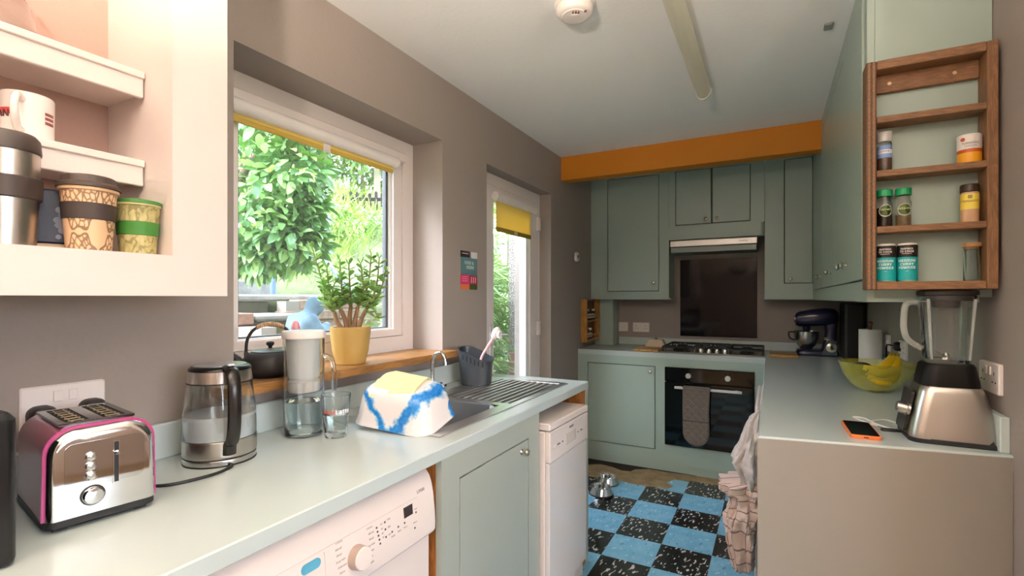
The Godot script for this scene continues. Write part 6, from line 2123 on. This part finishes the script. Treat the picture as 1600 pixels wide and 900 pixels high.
# ---------------------------------------------------------------- ceiling, wall and floor things
func fittings() -> void:
	var a := thing("smoke_alarm", "round white smoke alarm on the ceiling", "smoke alarm", Vector3(-0.638, CY, -1.695), deg_to_rad(28))
	var dn := Transform3D(Basis(Vector3.RIGHT, PI), Vector3.ZERO)
	var m := MB.new()
	m.t = dn
	m.lathe([Vector2(0.073, 0.0), Vector2(0.074, 0.006), Vector2(0.070, 0.012)], 40)
	part(a, "mounting_plate", m, X.white)
	var b := MB.new()
	b.t = dn
	b.lathe([Vector2(0.066, 0.012), Vector2(0.068, 0.016), Vector2(0.066, 0.034), Vector2(0.058, 0.042), Vector2(0.048, 0.044), Vector2(0.046, 0.047), Vector2(0.001, 0.049)], 40)
	part(a, "alarm_body", b, X.white)
	var s := MB.new()
	for k in 3:
		s.box(-0.012 + 0.010 * k, -0.008 + 0.010 * k, -0.0495, -0.0475, 0.024, 0.038)
	s.box(0.030, 0.038, -0.0480, -0.0455, 0.032, 0.042)
	part(a, "sounder_slots", s, mt("8a5a50", 0.6))
	part(a, "test_button", MB.new().box(-0.016, 0.014, -0.0505, -0.048, 0.002, 0.020, 0.001), X.plate)

	var t := wthing("strip_light", "unlit fluorescent strip light with a yellowed diffuser on the ceiling", "strip light", Vector3(-0.305, CY, -2.05))
	part(t, "batten", MB.new().box(-0.335, -0.275, CY - 0.022, CY, -2.665, -1.40, 0.003), mt("d9d5c8", 0.4))
	var rings := []
	for z in [-2.655, -1.41]:
		var r := PackedVector3Array()
		for k in 15:
			var an := PI + PI * k / 14
			r.append(Vector3(-0.305 + 0.036 * cos(an), CY - 0.020 + 0.046 * sin(an), z))
		rings.append(r)
	var df := mt("d6d3bf", 0.35)
	part(t, "diffuser", MB.new().loft(rings), df)
	for z in [[-2.672, -2.652], [-1.413, -1.393]]:
		var er := []
		for zz in z:
			var r := PackedVector3Array()
			for k in 15:
				var an := PI + PI * k / 14
				r.append(Vector3(-0.305 + 0.039 * cos(an), CY - 0.016 + 0.053 * sin(an), zz))
			er.append(r)
		part(t, "end_cap", MB.new().loft(er), mt("e6e3da", 0.4))
	solo("ceiling_hook", MB.new().box(0.185, 0.215, CY - 0.010, CY, -2.32, -2.27, 0.004), mt("8c8c88", 0.6), "small grey patch fixed to the ceiling beside the right wall cabinets", "fixing")

	# sensor and paper things on the left wall
	var se := thing("wall_sensor", "small rounded white sensor on the left wall before the far cabinets", "sensor", Vector3(LX, 1.662, -3.813), PI / 2)
	part(se, "sensor_body", MB.new().loft([_xy(rr(0.066, 0.076, 0.026, 0.0, 7), 0.0), _xy(rr(0.066, 0.076, 0.026, 0.0, 7), 0.012), _xy(rr(0.056, 0.066, 0.023, 0.0, 7), 0.020)]), X.white)
	var le := MB.new()
	le.prism(rp(-0.010, 0.010, -0.015, 0.015, 0.0099, 6), 0.0195, 0.0212)
	part(se, "sensor_eye", le, X.dark)
	var po := thing("wall_leaflet", "colourful folded leaflet stuck to the left wall between window and door", "leaflet", Vector3(LX, 1.366, -2.197), PI / 2)
	var pieces := [[-0.081, 0.005, 0.170, 0.203, "2e2528", "black_tab"], [0.02, 0.079, 0.168, 0.202, "e6e2e0", "white_tab"], [-0.078, 0.081, 0.078, 0.172, "5f8285", "teal_panel"], [-0.081, 0.002, 0.028, 0.078, "d2386c", "pink_panel"], [0.003, 0.080, 0.026, 0.077, "9c2f48", "crimson_panel"], [-0.081, 0.002, 0.0, 0.028, "e07a4a", "orange_panel"], [0.003, 0.080, 0.0, 0.026, "3a5526", "green_panel"]]
	for q in pieces:
		part(po, q[5], MB.new().box(q[0], q[1], q[2], q[3], 0.0005, 0.0022 if q[5].ends_with("panel") else 0.003), mt(q[4], 0.4))
	var lm := MB.new()
	letters(lm, "FOOD &", 0.018, Vector3(0.0, 0.142, 0.0023), 0.0, true, 0.0004)
	letters(lm, "DRINK", 0.018, Vector3(0.01, 0.118, 0.0023), 0.0, true, 0.0004)
	part(po, "lettering", lm, mt("c6d4d2", 0.5))
	var l3 := MB.new()
	for k in 3:
		l3.box(-0.07, -0.015, 0.066 - 0.011 * k, 0.0685 - 0.011 * k, 0.0022, 0.0026)
		l3.tube([Vector3(0.018 + 0.02 * k, 0.035, 0.0024), Vector3(0.022 + 0.02 * k, 0.068, 0.0024)], 0.003, 6)
	l3.box(-0.07, -0.01, 0.188, 0.192, 0.003, 0.0033)
	part(po, "printed_marks", l3, mt("e7b6c0", 0.5))

	# pet bowls
	var labels := ["shiny steel pet bowl on the worn floor, nearer the far units", "shiny steel pet bowl on the floor, half hidden by the dishwasher"]
	for k in 2:
		var q: Array = [[-1.035, -3.41], [-1.015, -3.20]][k]
		var pb := thing("pet_bowl", labels[k], "pet bowl", Vector3(q[0], -0.004 if k == 0 else 0.0, q[1]), 0.0, "steel pet bowls")
		part(pb, "bowl", MB.new().lathe([Vector2(0.078, 0.006), Vector2(0.080, 0.010), Vector2(0.062, 0.050), Vector2(0.064, 0.054), Vector2(0.058, 0.053), Vector2(0.050, 0.020), Vector2(0.001, 0.016)], 32, true, false), X.chrome)
		part(pb, "rubber_ring", MB.new().lathe([Vector2(0.080, 0.0), Vector2(0.083, 0.003), Vector2(0.080, 0.009)], 32), X.rubber)

# ---------------------------------------------------------------- garden beyond the window
func _bank(x: float, z: float) -> float:
	if x > -2.05:
		return -0.12
	var h := -0.12
	# terraces: a step by the house, then the retaining wall, then the bank
	h = lerpf(-0.12, 0.75, smoothstep(-2.05, -2.30, x))
	if x < -3.15:
		h = 1.36 + 0.40 * (-x - 3.15)
	elif x < -2.3:
		h = 0.75 + 0.2 * smoothstep(-2.3, -3.1, x)
	if x < -9.0:
		h = 3.7 + 0.12 * (-x - 9.0)
	# the strip in front of the garden door stays low
	if x < -2.05 and x > -3.15:
		h = lerpf(h, -0.12, smoothstep(-3.0, -3.6, z))
	return h

func leaf_mesh(l: float, w: float, fold: float, droop: float) -> ArrayMesh:
	var mb := MB.new()
	var n := 5
	var prev := []
	for k in n + 1:
		var u := float(k) / n
		var ww := w * 0.5 * pow(sin(PI * clampf(u * 0.94 + 0.03, 0, 1)), 0.8)
		var y := -droop * u * u * l
		prev.append([Vector3(u * l, y + fold * ww, -ww), Vector3(u * l, y, 0), Vector3(u * l, y + fold * ww, ww)])
	for k in n:
		var a: Array = prev[k]
		var b: Array = prev[k + 1]
		mb.quad(a[1], b[1], b[0], a[0])
		mb.quad(a[2], b[2], b[1], a[1])
	return mb.mesh(60.0)

func multi(parent: Node3D, called: String, mesh: Mesh, mat: Material, xf: Array, tints: Array) -> MultiMeshInstance3D:
	var mm := MultiMesh.new()
	mm.transform_format = MultiMesh.TRANSFORM_3D
	mm.use_colors = true
	mm.mesh = mesh
	mm.instance_count = xf.size()
	for k in xf.size():
		mm.set_instance_transform(k, xf[k])
		mm.set_instance_color(k, tints[k % tints.size()])
	var o := MultiMeshInstance3D.new()
	o.name = called
	o.multimesh = mm
	o.material_override = mat
	o.set_meta("kind", "stuff")
	parent.add_child(o, true)
	return o

func leafmat(hex: String, rough := 0.4, back := 0.5) -> StandardMaterial3D:
	var m := mt(hex, rough)
	m.backlight_enabled = true
	m.backlight = Color(0.8, 0.95, 0.55) * back
	m.backlight.a = 1.0
	m.vertex_color_use_as_albedo = true
	return m

func rand_dir(r: RandomNumberGenerator) -> Vector3:
	var z := r.randf_range(-1, 1)
	var a := r.randf_range(0, TAU)
	var s := sqrt(1 - z * z)
	return Vector3(s * cos(a), z, s * sin(a))

func facing(dir: Vector3, roll: float, sc: float, at: Vector3) -> Transform3D:
	var bx := dir.normalized()
	var ref := Vector3.UP if absf(bx.y) < 0.95 else Vector3.RIGHT
	var bz := bx.cross(ref).normalized()
	var by := bz.cross(bx)
	var b := Basis(bx, by, bz).rotated(bx, roll)
	return Transform3D(b.scaled(Vector3(sc, sc, sc)), at)

func bush(called: String, label: String, cat: String, at: Vector3, size: Vector3, n: int, lf: Mesh, mat: Material, tints: Array, seed_: int, trunk := 0.0, group := "") -> void:
	var r := RandomNumberGenerator.new()
	r.seed = seed_
	var th := thing(called, label, cat, at, 0.0, group)
	var xf := []
	var lumps := []
	for k in 14:
		var d := rand_dir(r)
		lumps.append([Vector3(d.x, d.y, d.z) * 0.62 * size + Vector3(0, size.y, 0), r.randf_range(0.32, 0.5)])
	for k in n:
		var q: Array = lumps[k % lumps.size()]
		var d := rand_dir(r)
		var p: Vector3 = q[0] + d * size * q[1] * pow(r.randf(), 0.25)
		if p.y < 0.02:
			p.y = 0.02 + r.randf() * 0.1
		p.y += trunk
		xf.append(facing(d + Vector3(0, -0.1, 0) + rand_dir(r) * 0.6, r.randf_range(-1.0, 1.0), r.randf_range(0.7, 1.3), p))
	multi(th, "foliage", lf, mat, xf, tints)
	var st := MB.new()
	var top := trunk + size.y
	st.tube(curve([Vector3(0, -0.1, 0), Vector3(0.03, top * 0.4, 0.02), Vector3(-0.02, top, 0)], 5), [0.05 + trunk * 0.04, 0.05 + trunk * 0.04, 0.048 + trunk * 0.035, 0.046 + trunk * 0.03, 0.044 + trunk * 0.03, 0.042 + trunk * 0.025, 0.04 + trunk * 0.02, 0.035, 0.03, 0.02, 0.012], 9)
	part(th, "trunk" if trunk > 0 else "stem", st, mt("8d8170", 0.9))

func garden() -> void:
	var r := RandomNumberGenerator.new()
	r.seed = 5
	# ground
	var gm := MB.new()
	var xs := []
	for k in 60:
		xs.append(-1.9 - 0.0 - pow(k / 59.0, 1.5) * 18.0)
	for i in xs.size() - 1:
		for j in 50:
			var za := 8.0 - 0.52 * j
			var zb := za - 0.52
			var a := Vector3(xs[i + 1], _bank(xs[i + 1], za), za)
			var b := Vector3(xs[i], _bank(xs[i], za), za)
			var c := Vector3(xs[i], _bank(xs[i], zb), zb)
			var d := Vector3(xs[i + 1], _bank(xs[i + 1], zb), zb)
			gm.quad(a, b, c, d)
	var go := struct("garden_ground", gm, clad(mt("84885c", 0.95), X.blotch, 0.8), "sloping garden bank rising away from the window", 60.0)
	var _g := go
	struct("outer_ground", MB.new().box(-1.95, -1.72, -0.3, -0.12, -12, 8), mt("b0a99c", 0.9), "paving strip along the outside of the house wall")

	# long pale grass on the bank
	var blade := leaf_mesh(0.30, 0.014, 0.4, 0.55)
	var gx := []
	for k in 9000:
		var t := pow(r.randf(), 0.8)
		var x := -3.2 - t * 6.5
		var z := -0.6 - r.randf() * (2.2 + t * 9.0)
		var d := Vector3(r.randf_range(-0.6, 0.6), 1.0, r.randf_range(-0.6, 0.6))
		gx.append(facing(d, r.randf_range(0, TAU), r.randf_range(0.6, 1.5) * (0.8 + 0.6 * t), Vector3(x, _bank(x, z) - 0.01, z)))
	var gs := Node3D.new()
	gs.name = "bank_grass"
	tag(gs, "long pale green grass covering the bank behind the retaining wall", "grass")
	gs.set_meta("kind", "stuff")
	add_child(gs)
	multi(gs, "grass_blades", blade, leafmat("a3b268", 0.5, 0.8), gx, [Color(1, 1, 1), Color(0.8, 0.95, 0.7), Color(1.1, 1.08, 0.9), Color(0.7, 0.85, 0.6)])

	# laurel close to the window
	var la := thing("laurel_bush", "dense glossy broad leaved evergreen bush filling the left of the window view", "bush", Vector3(-2.75, 0.75, -1.75))
	var lf := leaf_mesh(0.088, 0.034, 0.28, 0.25)
	var lms := [leafmat("6c9a58", 0.28, 0.45), leafmat("86b068", 0.28, 0.55), leafmat("557e4a", 0.28, 0.4), leafmat("a9cb80", 0.3, 0.65)]
	var A := Vector3(0.884, 0, -0.468)
	var D := Vector3(-0.468, 0, -0.884)
	var base := Vector3(-2.75, 0.75, -1.75)
	# clumps given as right, height, depth (from the camera's position) and radius
	var clumps := [[-1.32, 2.35, 2.75, 0.25], [-1.20, 2.32, 2.80, 0.17], [-1.30, 1.95, 2.70, 0.28], [-1.21, 2.02, 2.70, 0.18], [-1.42, 1.72, 2.65, 0.22], [-1.22, 1.66, 2.66, 0.17], [-1.19, 1.82, 2.75, 0.14], [-1.45, 2.5, 2.9, 0.3], [-1.32, 2.6, 2.95, 0.2], [-1.35, 1.56, 2.62, 0.10], [-1.14, 1.62, 2.68, 0.09]]
	var all := []
	for k in 2300:
		var q: Array = clumps[k % clumps.size()]
		var d := rand_dir(r)
		var c: Vector3 = A * q[0] + D * q[2] + Vector3(0, q[1], 0)
		var p: Vector3 = c + d * q[3] * pow(r.randf(), 0.35)
		var dir := d + Vector3(0.5, -0.35, 0.3) + rand_dir(r) * 0.7
		all.append([p, facing(dir, r.randf_range(-0.9, 0.9), r.randf_range(0.75, 1.3), p - base)])
	all.sort_custom(func(a, b): return (a[0] as Vector3).dot(D) < (b[0] as Vector3).dot(D))
	var rest := []
	var made := 0
	for q in all:
		var rgt: float = (q[0] as Vector3).dot(A) / (q[0] as Vector3).dot(D)
		if made < 300 and rgt > -0.60 and rgt < -0.30:
			made += 1
			var o := MeshInstance3D.new()
			o.name = "leaf"
			o.mesh = lf
			o.material_override = lms[r.randi() % 4]
			o.transform = q[1]
			la.add_child(o, true)
		else:
			rest.append(q[1])
	multi(la, "foliage", lf, leafmat("7ba562", 0.3, 0.5), rest, [Color(1, 1, 1), Color(0.7, 0.8, 0.65), Color(1.25, 1.2, 0.9), Color(0.55, 0.65, 0.5), Color(0.9, 1.05, 0.85)])
	var rt := A * -1.80 + D * 2.85 - base
	for q in [[rt + Vector3(0, 0.75, 0), rt + Vector3(0.0, 1.5, 0.05), A * -1.42 + D * 2.8 - base + Vector3(0, 2.3, 0)], [rt + Vector3(0, 1.2, 0), A * -1.62 + D * 2.8 - base + Vector3(0, 1.75, 0), A * -1.25 + D * 2.78 - base + Vector3(0, 1.95, 0)], [rt + Vector3(0, 1.3, 0), A * -1.5 + D * 2.8 - base + Vector3(0, 2.1, 0), A * -1.0 + D * 2.85 - base + Vector3(0, 2.3, 0)]]:
		part(la, "branch", MB.new().tube(curve(q, 5), [0.035, 0.034, 0.032, 0.03, 0.027, 0.025, 0.022, 0.019, 0.016, 0.013, 0.01], 9), mt("6b5b45", 0.9))

	# retaining wall, steps and bricks, all seen over the sill; laid square to the house
	var conc := clad(mt("a8a298", 0.9), X.blotch, 2.0)
	var dark := clad(mt("5f5d47", 0.95), X.blotch, 2.5)  # olive tone of the risers, darker than the treads
	var brick := [clad(mt("b59079", 0.9), X.blotch, 5.0), clad(mt("a9836c", 0.9), X.blotch, 5.0), clad(mt("bd9f8a", 0.9), X.blotch, 5.0)]
	var wl := wthing("garden_wall", "pale rendered low wall at the foot of the grass bank", "garden wall", Vector3(-3.22, 0.9, -2.0))
	part(wl, "render", MB.new().box(-3.36, -3.15, 0.8, 1.445, -2.33, 0.5, 0.01), clad(mt("aeaaa4", 0.9), X.blotch, 2.0))
	var st := wthing("garden_steps", "worn concrete garden steps with pale treads and dark olive risers", "steps", Vector3(-2.9, 0.75, -1.95))
	part(st, "tread", MB.new().box(-3.12, -2.92, 1.30, 1.345, -2.62, 0.3, 0.012), conc)
	part(st, "riser", MB.new().box(-3.12, -2.94, 0.8, 1.30, -2.10, 0.3, 0.004), dark)
	part(st, "tread", MB.new().box(-2.93, -2.62, 1.185, 1.225, -2.10, -1.80, 0.012), conc)
	part(st, "riser", MB.new().box(-2.92, -2.66, 0.8, 1.185, -2.09, -1.80, 0.004), dark)
	# brick piers either side, each brick its own piece
	var pr := wthing("brick_pier", "low pier of pale pink bricks to the right of the garden steps", "brick pier", Vector3(-2.75, 0.76, -2.4))
	var pl := wthing("brick_pier", "low pier of pale pink bricks to the left of the garden steps", "brick pier", Vector3(-2.68, 0.76, -1.62))
	for row in 6:
		var y: float = 0.87 + 0.075 * row
		for k in 3:
			var m := MB.new()
			var z: float = -2.12 - 0.225 * k - (0.11 if row % 2 else 0.0)
			var jx := r.randf_range(-0.006, 0.006)
			m.box(-2.90 + jx, -2.79 + jx, y, y + 0.065, z - 0.215, z, 0.006)
			part(pr, "brick", m, brick[r.randi() % 3])
	for row in 5:
		var y: float = 0.87 + 0.075 * row
		for k in 2:
			var m := MB.new()
			var x: float = -2.84 + 0.225 * k - (0.10 if row % 2 else 0.0)
			if row == 4 and k == 1:
				continue
			m.box(x, x + 0.215, y, y + 0.065, -1.79, -1.68, 0.006)
			part(pl, "brick", m, brick[r.randi() % 3])
	part(pr, "mortar", MB.new().box(-2.89, -2.80, 0.74, 1.30, -2.75, -2.13), mt("9c9488", 0.95))
	part(pl, "mortar", MB.new().box(-2.83, -2.42, 0.74, 1.16, -1.78, -1.69), mt("9c9488", 0.95))

	# clothes post and slanting rail
	solo("garden_post", MB.new().tube([Vector3(-3.085, 1.34, -2.245), Vector3(-3.045, 1.95, -2.225)], 0.020, 12), mt("6d84ad", 0.5), "blue grey metal post standing at the end of the pale garden wall", "post")
	solo("garden_rail", MB.new().tube([Vector3(-3.46, 1.98, -2.68), Vector3(-3.06, 1.38, -2.93)], 0.018, 12), mt("8d9db4", 0.5), "pale blue slanting handrail behind the jade plant", "rail")

	statue()

	# picket fence high on the bank
	var fe := thing("picket_fence", "dark wooden picket fence at the top of the garden bank", "fence", Vector3(-6.85, 2.78, -6.62), 0.55)
	var fm := mt("24201d", 0.9)
	for k in 16:
		var x := -0.95 + 0.115 * k
		var h := 0.50 + 0.03 * sin(k * 1.7)
		var m := MB.new()
		m.prism(PackedVector2Array([Vector2(x - 0.028, -0.05), Vector2(x + 0.028, -0.05), Vector2(x + 0.028, h - 0.03), Vector2(x, h), Vector2(x - 0.028, h - 0.03)]), 0.0, 0.02)
		part(fe, "picket", m, fm)
	for y in [0.14, 0.38]:
		part(fe, "rail", MB.new().box(-1.0, 0.85, y - 0.03, y + 0.03, -0.04, 0.0, 0.003), fm)
	for x in [-0.98, 0.84]:
		part(fe, "post", MB.new().box(x - 0.04, x + 0.04, -0.3, 0.56, -0.11, -0.04, 0.005), fm)

	# shrubs on the bank and trees behind
	var small := leaf_mesh(0.06, 0.03, 0.25, 0.2)
	var mid := leaf_mesh(0.10, 0.05, 0.25, 0.2)
	var wide := leaf_mesh(0.17, 0.10, 0.2, 0.2)
	var pale := leafmat("93a873", 0.5, 0.8)
	var mids := leafmat("6f8f58", 0.5, 0.7)
	var deep := leafmat("4f7040", 0.5, 0.6)
	var tints := [Color(1, 1, 1), Color(0.75, 0.85, 0.7), Color(1.2, 1.15, 1.05), Color(0.6, 0.7, 0.58)]
	var P := func(u: float, depth: float) -> Vector3:
		var a := (u - 800.0) / 764.0
		var q := (D + A * a) * depth
		return Vector3(q.x, _bank(q.x, q.z), q.z)
	bush("garden_shrub", "rounded pale flowering shrub below the picket fence", "shrub", P.call(560, 7.2), Vector3(0.75, 0.24, 0.75), 2200, small, pale, tints, 101)
	bush("garden_shrub", "feathery pale green shrub beside the window frame, right of the fence", "shrub", P.call(655, 6.4), Vector3(0.5, 0.5, 0.5), 2200, small, pale, tints, 102)
	bush("garden_shrub", "low yellow green shrub on the bank behind the jade plant", "shrub", P.call(505, 5.6), Vector3(0.6, 0.28, 0.6), 1800, small, leafmat("9fb06c", 0.5, 0.8), tints, 103)
	bush("garden_shrub", "low grassy shrub at the right edge of the window, by the statue's knees", "shrub", Vector3(-2.55, 0.70, -2.75), Vector3(0.42, 0.24, 0.42), 1500, small, leafmat("86a060", 0.5, 0.7), tints, 104)
	bush("garden_shrub", "leafy shrub at the left of the bank seen below the laurel", "shrub", P.call(395, 6.6), Vector3(0.9, 0.35, 0.9), 1800, small, leafmat("95aa68", 0.5, 0.8), tints, 105)
	bush("garden_tree", "pale leafed tree with a straight grey trunk beside the picket fence", "tree", P.call(588, 10.2), Vector3(1.5, 1.1, 1.5), 3200, mid, mids, tints, 106, 0.9, "trees beyond the fence")
	bush("garden_tree", "broad light green tree behind the left end of the fence", "tree", P.call(510, 12.0), Vector3(2.4, 2.0, 2.4), 4200, mid, pale, tints, 107, 0.0, "trees beyond the fence")
	bush("garden_tree", "dark green tree showing above the fence in the gap below the blind", "tree", P.call(565, 13.5), Vector3(2.6, 2.4, 2.6), 4200, wide, deep, tints, 108, 0.2, "trees beyond the fence")
	bush("garden_tree", "hazy tree at the left of the window behind the laurel", "tree", P.call(400, 13.0), Vector3(2.8, 2.2, 2.8), 4200, wide, mids, tints, 109, 0.0, "trees beyond the fence")
	bush("garden_tree", "tall soft green tree to the right, seen past the window frame and through the door", "tree", P.call(690, 13.0), Vector3(2.8, 2.6, 2.8), 4600, wide, mids, tints, 110, 0.0, "trees beyond the fence")
	bush("garden_tree", "tall pale tree seen through the upper glass of the garden door", "tree", P.call(795, 9.0), Vector3(1.9, 1.7, 1.9), 4600, mid, pale, tints, 111, 0.0, "trees beyond the fence")

	# outside the door: pillar and grasses
	var pi := wthing("pebbledash_pillar", "pebbledashed pillar on a red brick foot outside the garden door", "pillar", Vector3(-1.90, -0.12, -3.70))
	var pn := noise(55, 0.16, 2)
	var peb := texture(200, 200, func(x, y): return g(0.5 + 0.5 * pn.get_noise_2d(x, y)))
	var pc := texture(200, 200, func(x, y):
		var v := pn.get_noise_2d(x, y)
		return Color("b3ada7").lerp(Color("665e5a"), clampf(0.35 - v * 1.3, 0, 1)))
	var pm := clad(mt("ffffff", 0.9), pc, 2.2)
	pm = relief(pm, peb, 0.8, 2.2)
	part(pi, "shaft", MB.new().box(-1.995, -1.905, 0.86, 3.2, -3.93, -3.70, 0.004), pm)
	for k in 12:
		var y: float = -0.12 + 0.082 * k
		for s in 2:
			var m := MB.new()
			var o: float = 0.0 if k % 2 == 0 else -0.06
			m.box(-2.0, -1.90, y, y + 0.07, -3.935 + 0.12 * s, -3.935 + 0.12 * s + 0.113, 0.004)
			part(pi, "brick", m, [mt("b07f6c", 0.9), mt("a3705e", 0.9), mt("bd917e", 0.9)][r.randi() % 3])
			var _o := o
	part(pi, "mortar", MB.new().box(-1.99, -1.91, -0.12, 0.86, -3.925, -3.705), mt("c9bfb2", 0.95))
	var bg := thing("bamboo_clump", "clump of long arching grassy leaves outside the garden door", "plant", Vector3(-2.25, -0.12, -3.75))
	var long := leaf_mesh(0.34, 0.020, 0.35, 0.6)
	var bx := []
	for k in 2600:
		var h := pow(r.randf(), 0.7) * 1.75
		var p := Vector3(r.randf_range(-0.34, 0.14), h, r.randf_range(-0.55, 0.75))
		var d := Vector3(r.randf_range(-1, 1), r.randf_range(-0.5, 0.8), r.randf_range(-1, 1))
		bx.append(facing(d, r.randf_range(-1.5, 1.5), r.randf_range(0.6, 1.1), p))
	multi(bg, "foliage", long, leafmat("93aa6a", 0.45, 0.8), bx, tints)
	for k in 9:
		part(bg, "cane", MB.new().tube([Vector3(-0.25 + 0.04 * k, 0.0, -0.3 + 0.11 * k), Vector3(-0.28 + 0.045 * k, 1.7, -0.34 + 0.12 * k)], 0.006, 6), mt("9aa55a", 0.5))

# a blue cast figure sitting with its head bowed, meshed from smooth-joined capsules
func statue() -> void:
	var A := Vector3(0.884, 0, -0.468)
	var D := Vector3(-0.468, 0, -0.884)
	var o := A * -1.115 + D * 2.72       # below the head
	var at := Vector3(o.x, 0, o.z)
	# joints: right, height, depth, radius
	var J := {
		"hip": [-0.075, 1.015, 0.0, 0.070], "chest": [-0.055, 1.16, 0.0, 0.072], "neck": [-0.012, 1.235, -0.005, 0.030],
		"head": [0.012, 1.285, -0.01, 0.040], "chin": [0.026, 1.262, -0.018, 0.028],
		"sl": [-0.105, 1.195, -0.03, 0.036], "el": [-0.125, 1.06, -0.075, 0.028], "hl": [0.0, 1.05, -0.10, 0.022],
		"sr": [0.01, 1.20, 0.05, 0.036], "er": [0.085, 1.10, 0.02, 0.028], "hr": [0.075, 1.165, -0.02, 0.024],
		"kl": [0.085, 1.055, -0.06, 0.042], "al": [0.10, 0.88, -0.06, 0.028], "kr": [0.10, 1.06, 0.05, 0.042], "ar": [0.12, 0.88, 0.05, 0.028],
		"fl": [0.15, 0.865, -0.06, 0.022], "fr": [0.17, 0.865, 0.05, 0.022],
	}
	var bones := [["hip", "chest"], ["chest", "neck"], ["neck", "head"], ["head", "chin"], ["chest", "sl"], ["sl", "el"], ["el", "hl"], ["chest", "sr"], ["sr", "er"], ["er", "hr"], ["hip", "kl"], ["kl", "al"], ["hip", "kr"], ["kr", "ar"], ["al", "fl"], ["ar", "fr"]]
	var caps := []
	for b in bones:
		var p: Array = J[b[0]]
		var q: Array = J[b[1]]
		caps.append([Vector3(p[0], p[1], p[2]), Vector3(q[0], q[1], q[2]), p[3], q[3]])
	var lo := Vector3(-0.19, 0.83, -0.14)
	var hi := Vector3(0.21, 1.34, 0.13)
	var c := 0.009
	var n := Vector3i(((hi - lo) / c).ceil())
	var val := PackedFloat32Array()
	val.resize(n.x * n.y * n.z)
	for i in n.x:
		for j in n.y:
			for k in n.z:
				var p := lo + Vector3(i, j, k) * c
				var acc := 0.0
				for q in caps:
					var ab: Vector3 = q[1] - q[0]
					var t := clampf((p - q[0]).dot(ab) / ab.length_squared(), 0, 1)
					var d: float = (p - q[0] - ab * t).length() - lerpf(q[2], q[3], t)
					acc += exp(-d / 0.010)
				val[(i * n.y + j) * n.z + k] = -0.010 * log(maxf(acc, 1e-20))
	var idx := {}
	var offs := [Vector3i(0, 0, 0), Vector3i(1, 0, 0), Vector3i(0, 1, 0), Vector3i(1, 1, 0), Vector3i(0, 0, 1), Vector3i(1, 0, 1), Vector3i(0, 1, 1), Vector3i(1, 1, 1)]
	var edges := [[0, 1], [2, 3], [4, 5], [6, 7], [0, 2], [1, 3], [4, 6], [5, 7], [0, 4], [1, 5], [2, 6], [3, 7]]
	var V := func(i, j, k) -> float: return val[(i * n.y + j) * n.z + k]
	for i in n.x - 1:
		for j in n.y - 1:
			for k in n.z - 1:
				var f := []
				var neg := 0
				for q in offs:
					var v: float = val[((i + q.x) * n.y + j + q.y) * n.z + k + q.z]
					f.append(v)
					if v < 0:
						neg += 1
				if neg == 0 or neg == 8:
					continue
				var s := Vector3.ZERO
				var m := 0
				for e in edges:
					var a: float = f[e[0]]
					var b: float = f[e[1]]
					if (a < 0) != (b < 0):
						s += (Vector3(offs[e[0]]).lerp(Vector3(offs[e[1]]), a / (a - b)))
						m += 1
				idx[Vector3i(i, j, k)] = lo + (Vector3(i, j, k) + s / m) * c
	var mb := MB.new()
	# right, height, depth -> world (mirrors nothing: A x up points along -D)
	mb.t = Transform3D(Basis(A, Vector3.UP, -D), at)
	var put := func(a: Vector3, b: Vector3, cc: Vector3, d: Vector3, flip: bool) -> void:
		if flip:
			mb.quad(d, cc, b, a)
		else:
			mb.quad(a, b, cc, d)
	for q in idx:
		var i: int = q.x
		var j: int = q.y
		var k: int = q.z
		if j > 0 and k > 0 and (V.call(i, j, k) < 0) != (V.call(i + 1, j, k) < 0):
			put.call(idx[Vector3i(i, j - 1, k - 1)], idx[Vector3i(i, j, k - 1)], idx[q], idx[Vector3i(i, j - 1, k)], V.call(i, j, k) >= 0)
		if i > 0 and k > 0 and (V.call(i, j, k) < 0) != (V.call(i, j + 1, k) < 0):
			put.call(idx[Vector3i(i - 1, j, k - 1)], idx[Vector3i(i - 1, j, k)], idx[q], idx[Vector3i(i, j, k - 1)], V.call(i, j, k) >= 0)
		if i > 0 and j > 0 and (V.call(i, j, k) < 0) != (V.call(i, j, k + 1) < 0):
			put.call(idx[Vector3i(i - 1, j - 1, k)], idx[Vector3i(i, j - 1, k)], idx[q], idx[Vector3i(i - 1, j, k)], V.call(i, j, k) >= 0)
	var th := wthing("garden_statue", "pale blue statue of a seated figure with bowed head, outside the window", "statue", Vector3(at.x, 0.86, at.z))
	part(th, "figure", mb, clad(mt("6b8a9a", 0.6), X.blotch, 4.0), 75.0)
	var pd := MB.new()
	pd.t = Transform3D(Basis(Vector3.UP, deg_to_rad(28)), at)
	pd.box(-0.18, 0.10, 0.74, 0.965, -0.12, 0.12, 0.01)
	part(th, "plinth", pd, clad(mt("c4beb2", 0.9), X.blotch, 3.0))
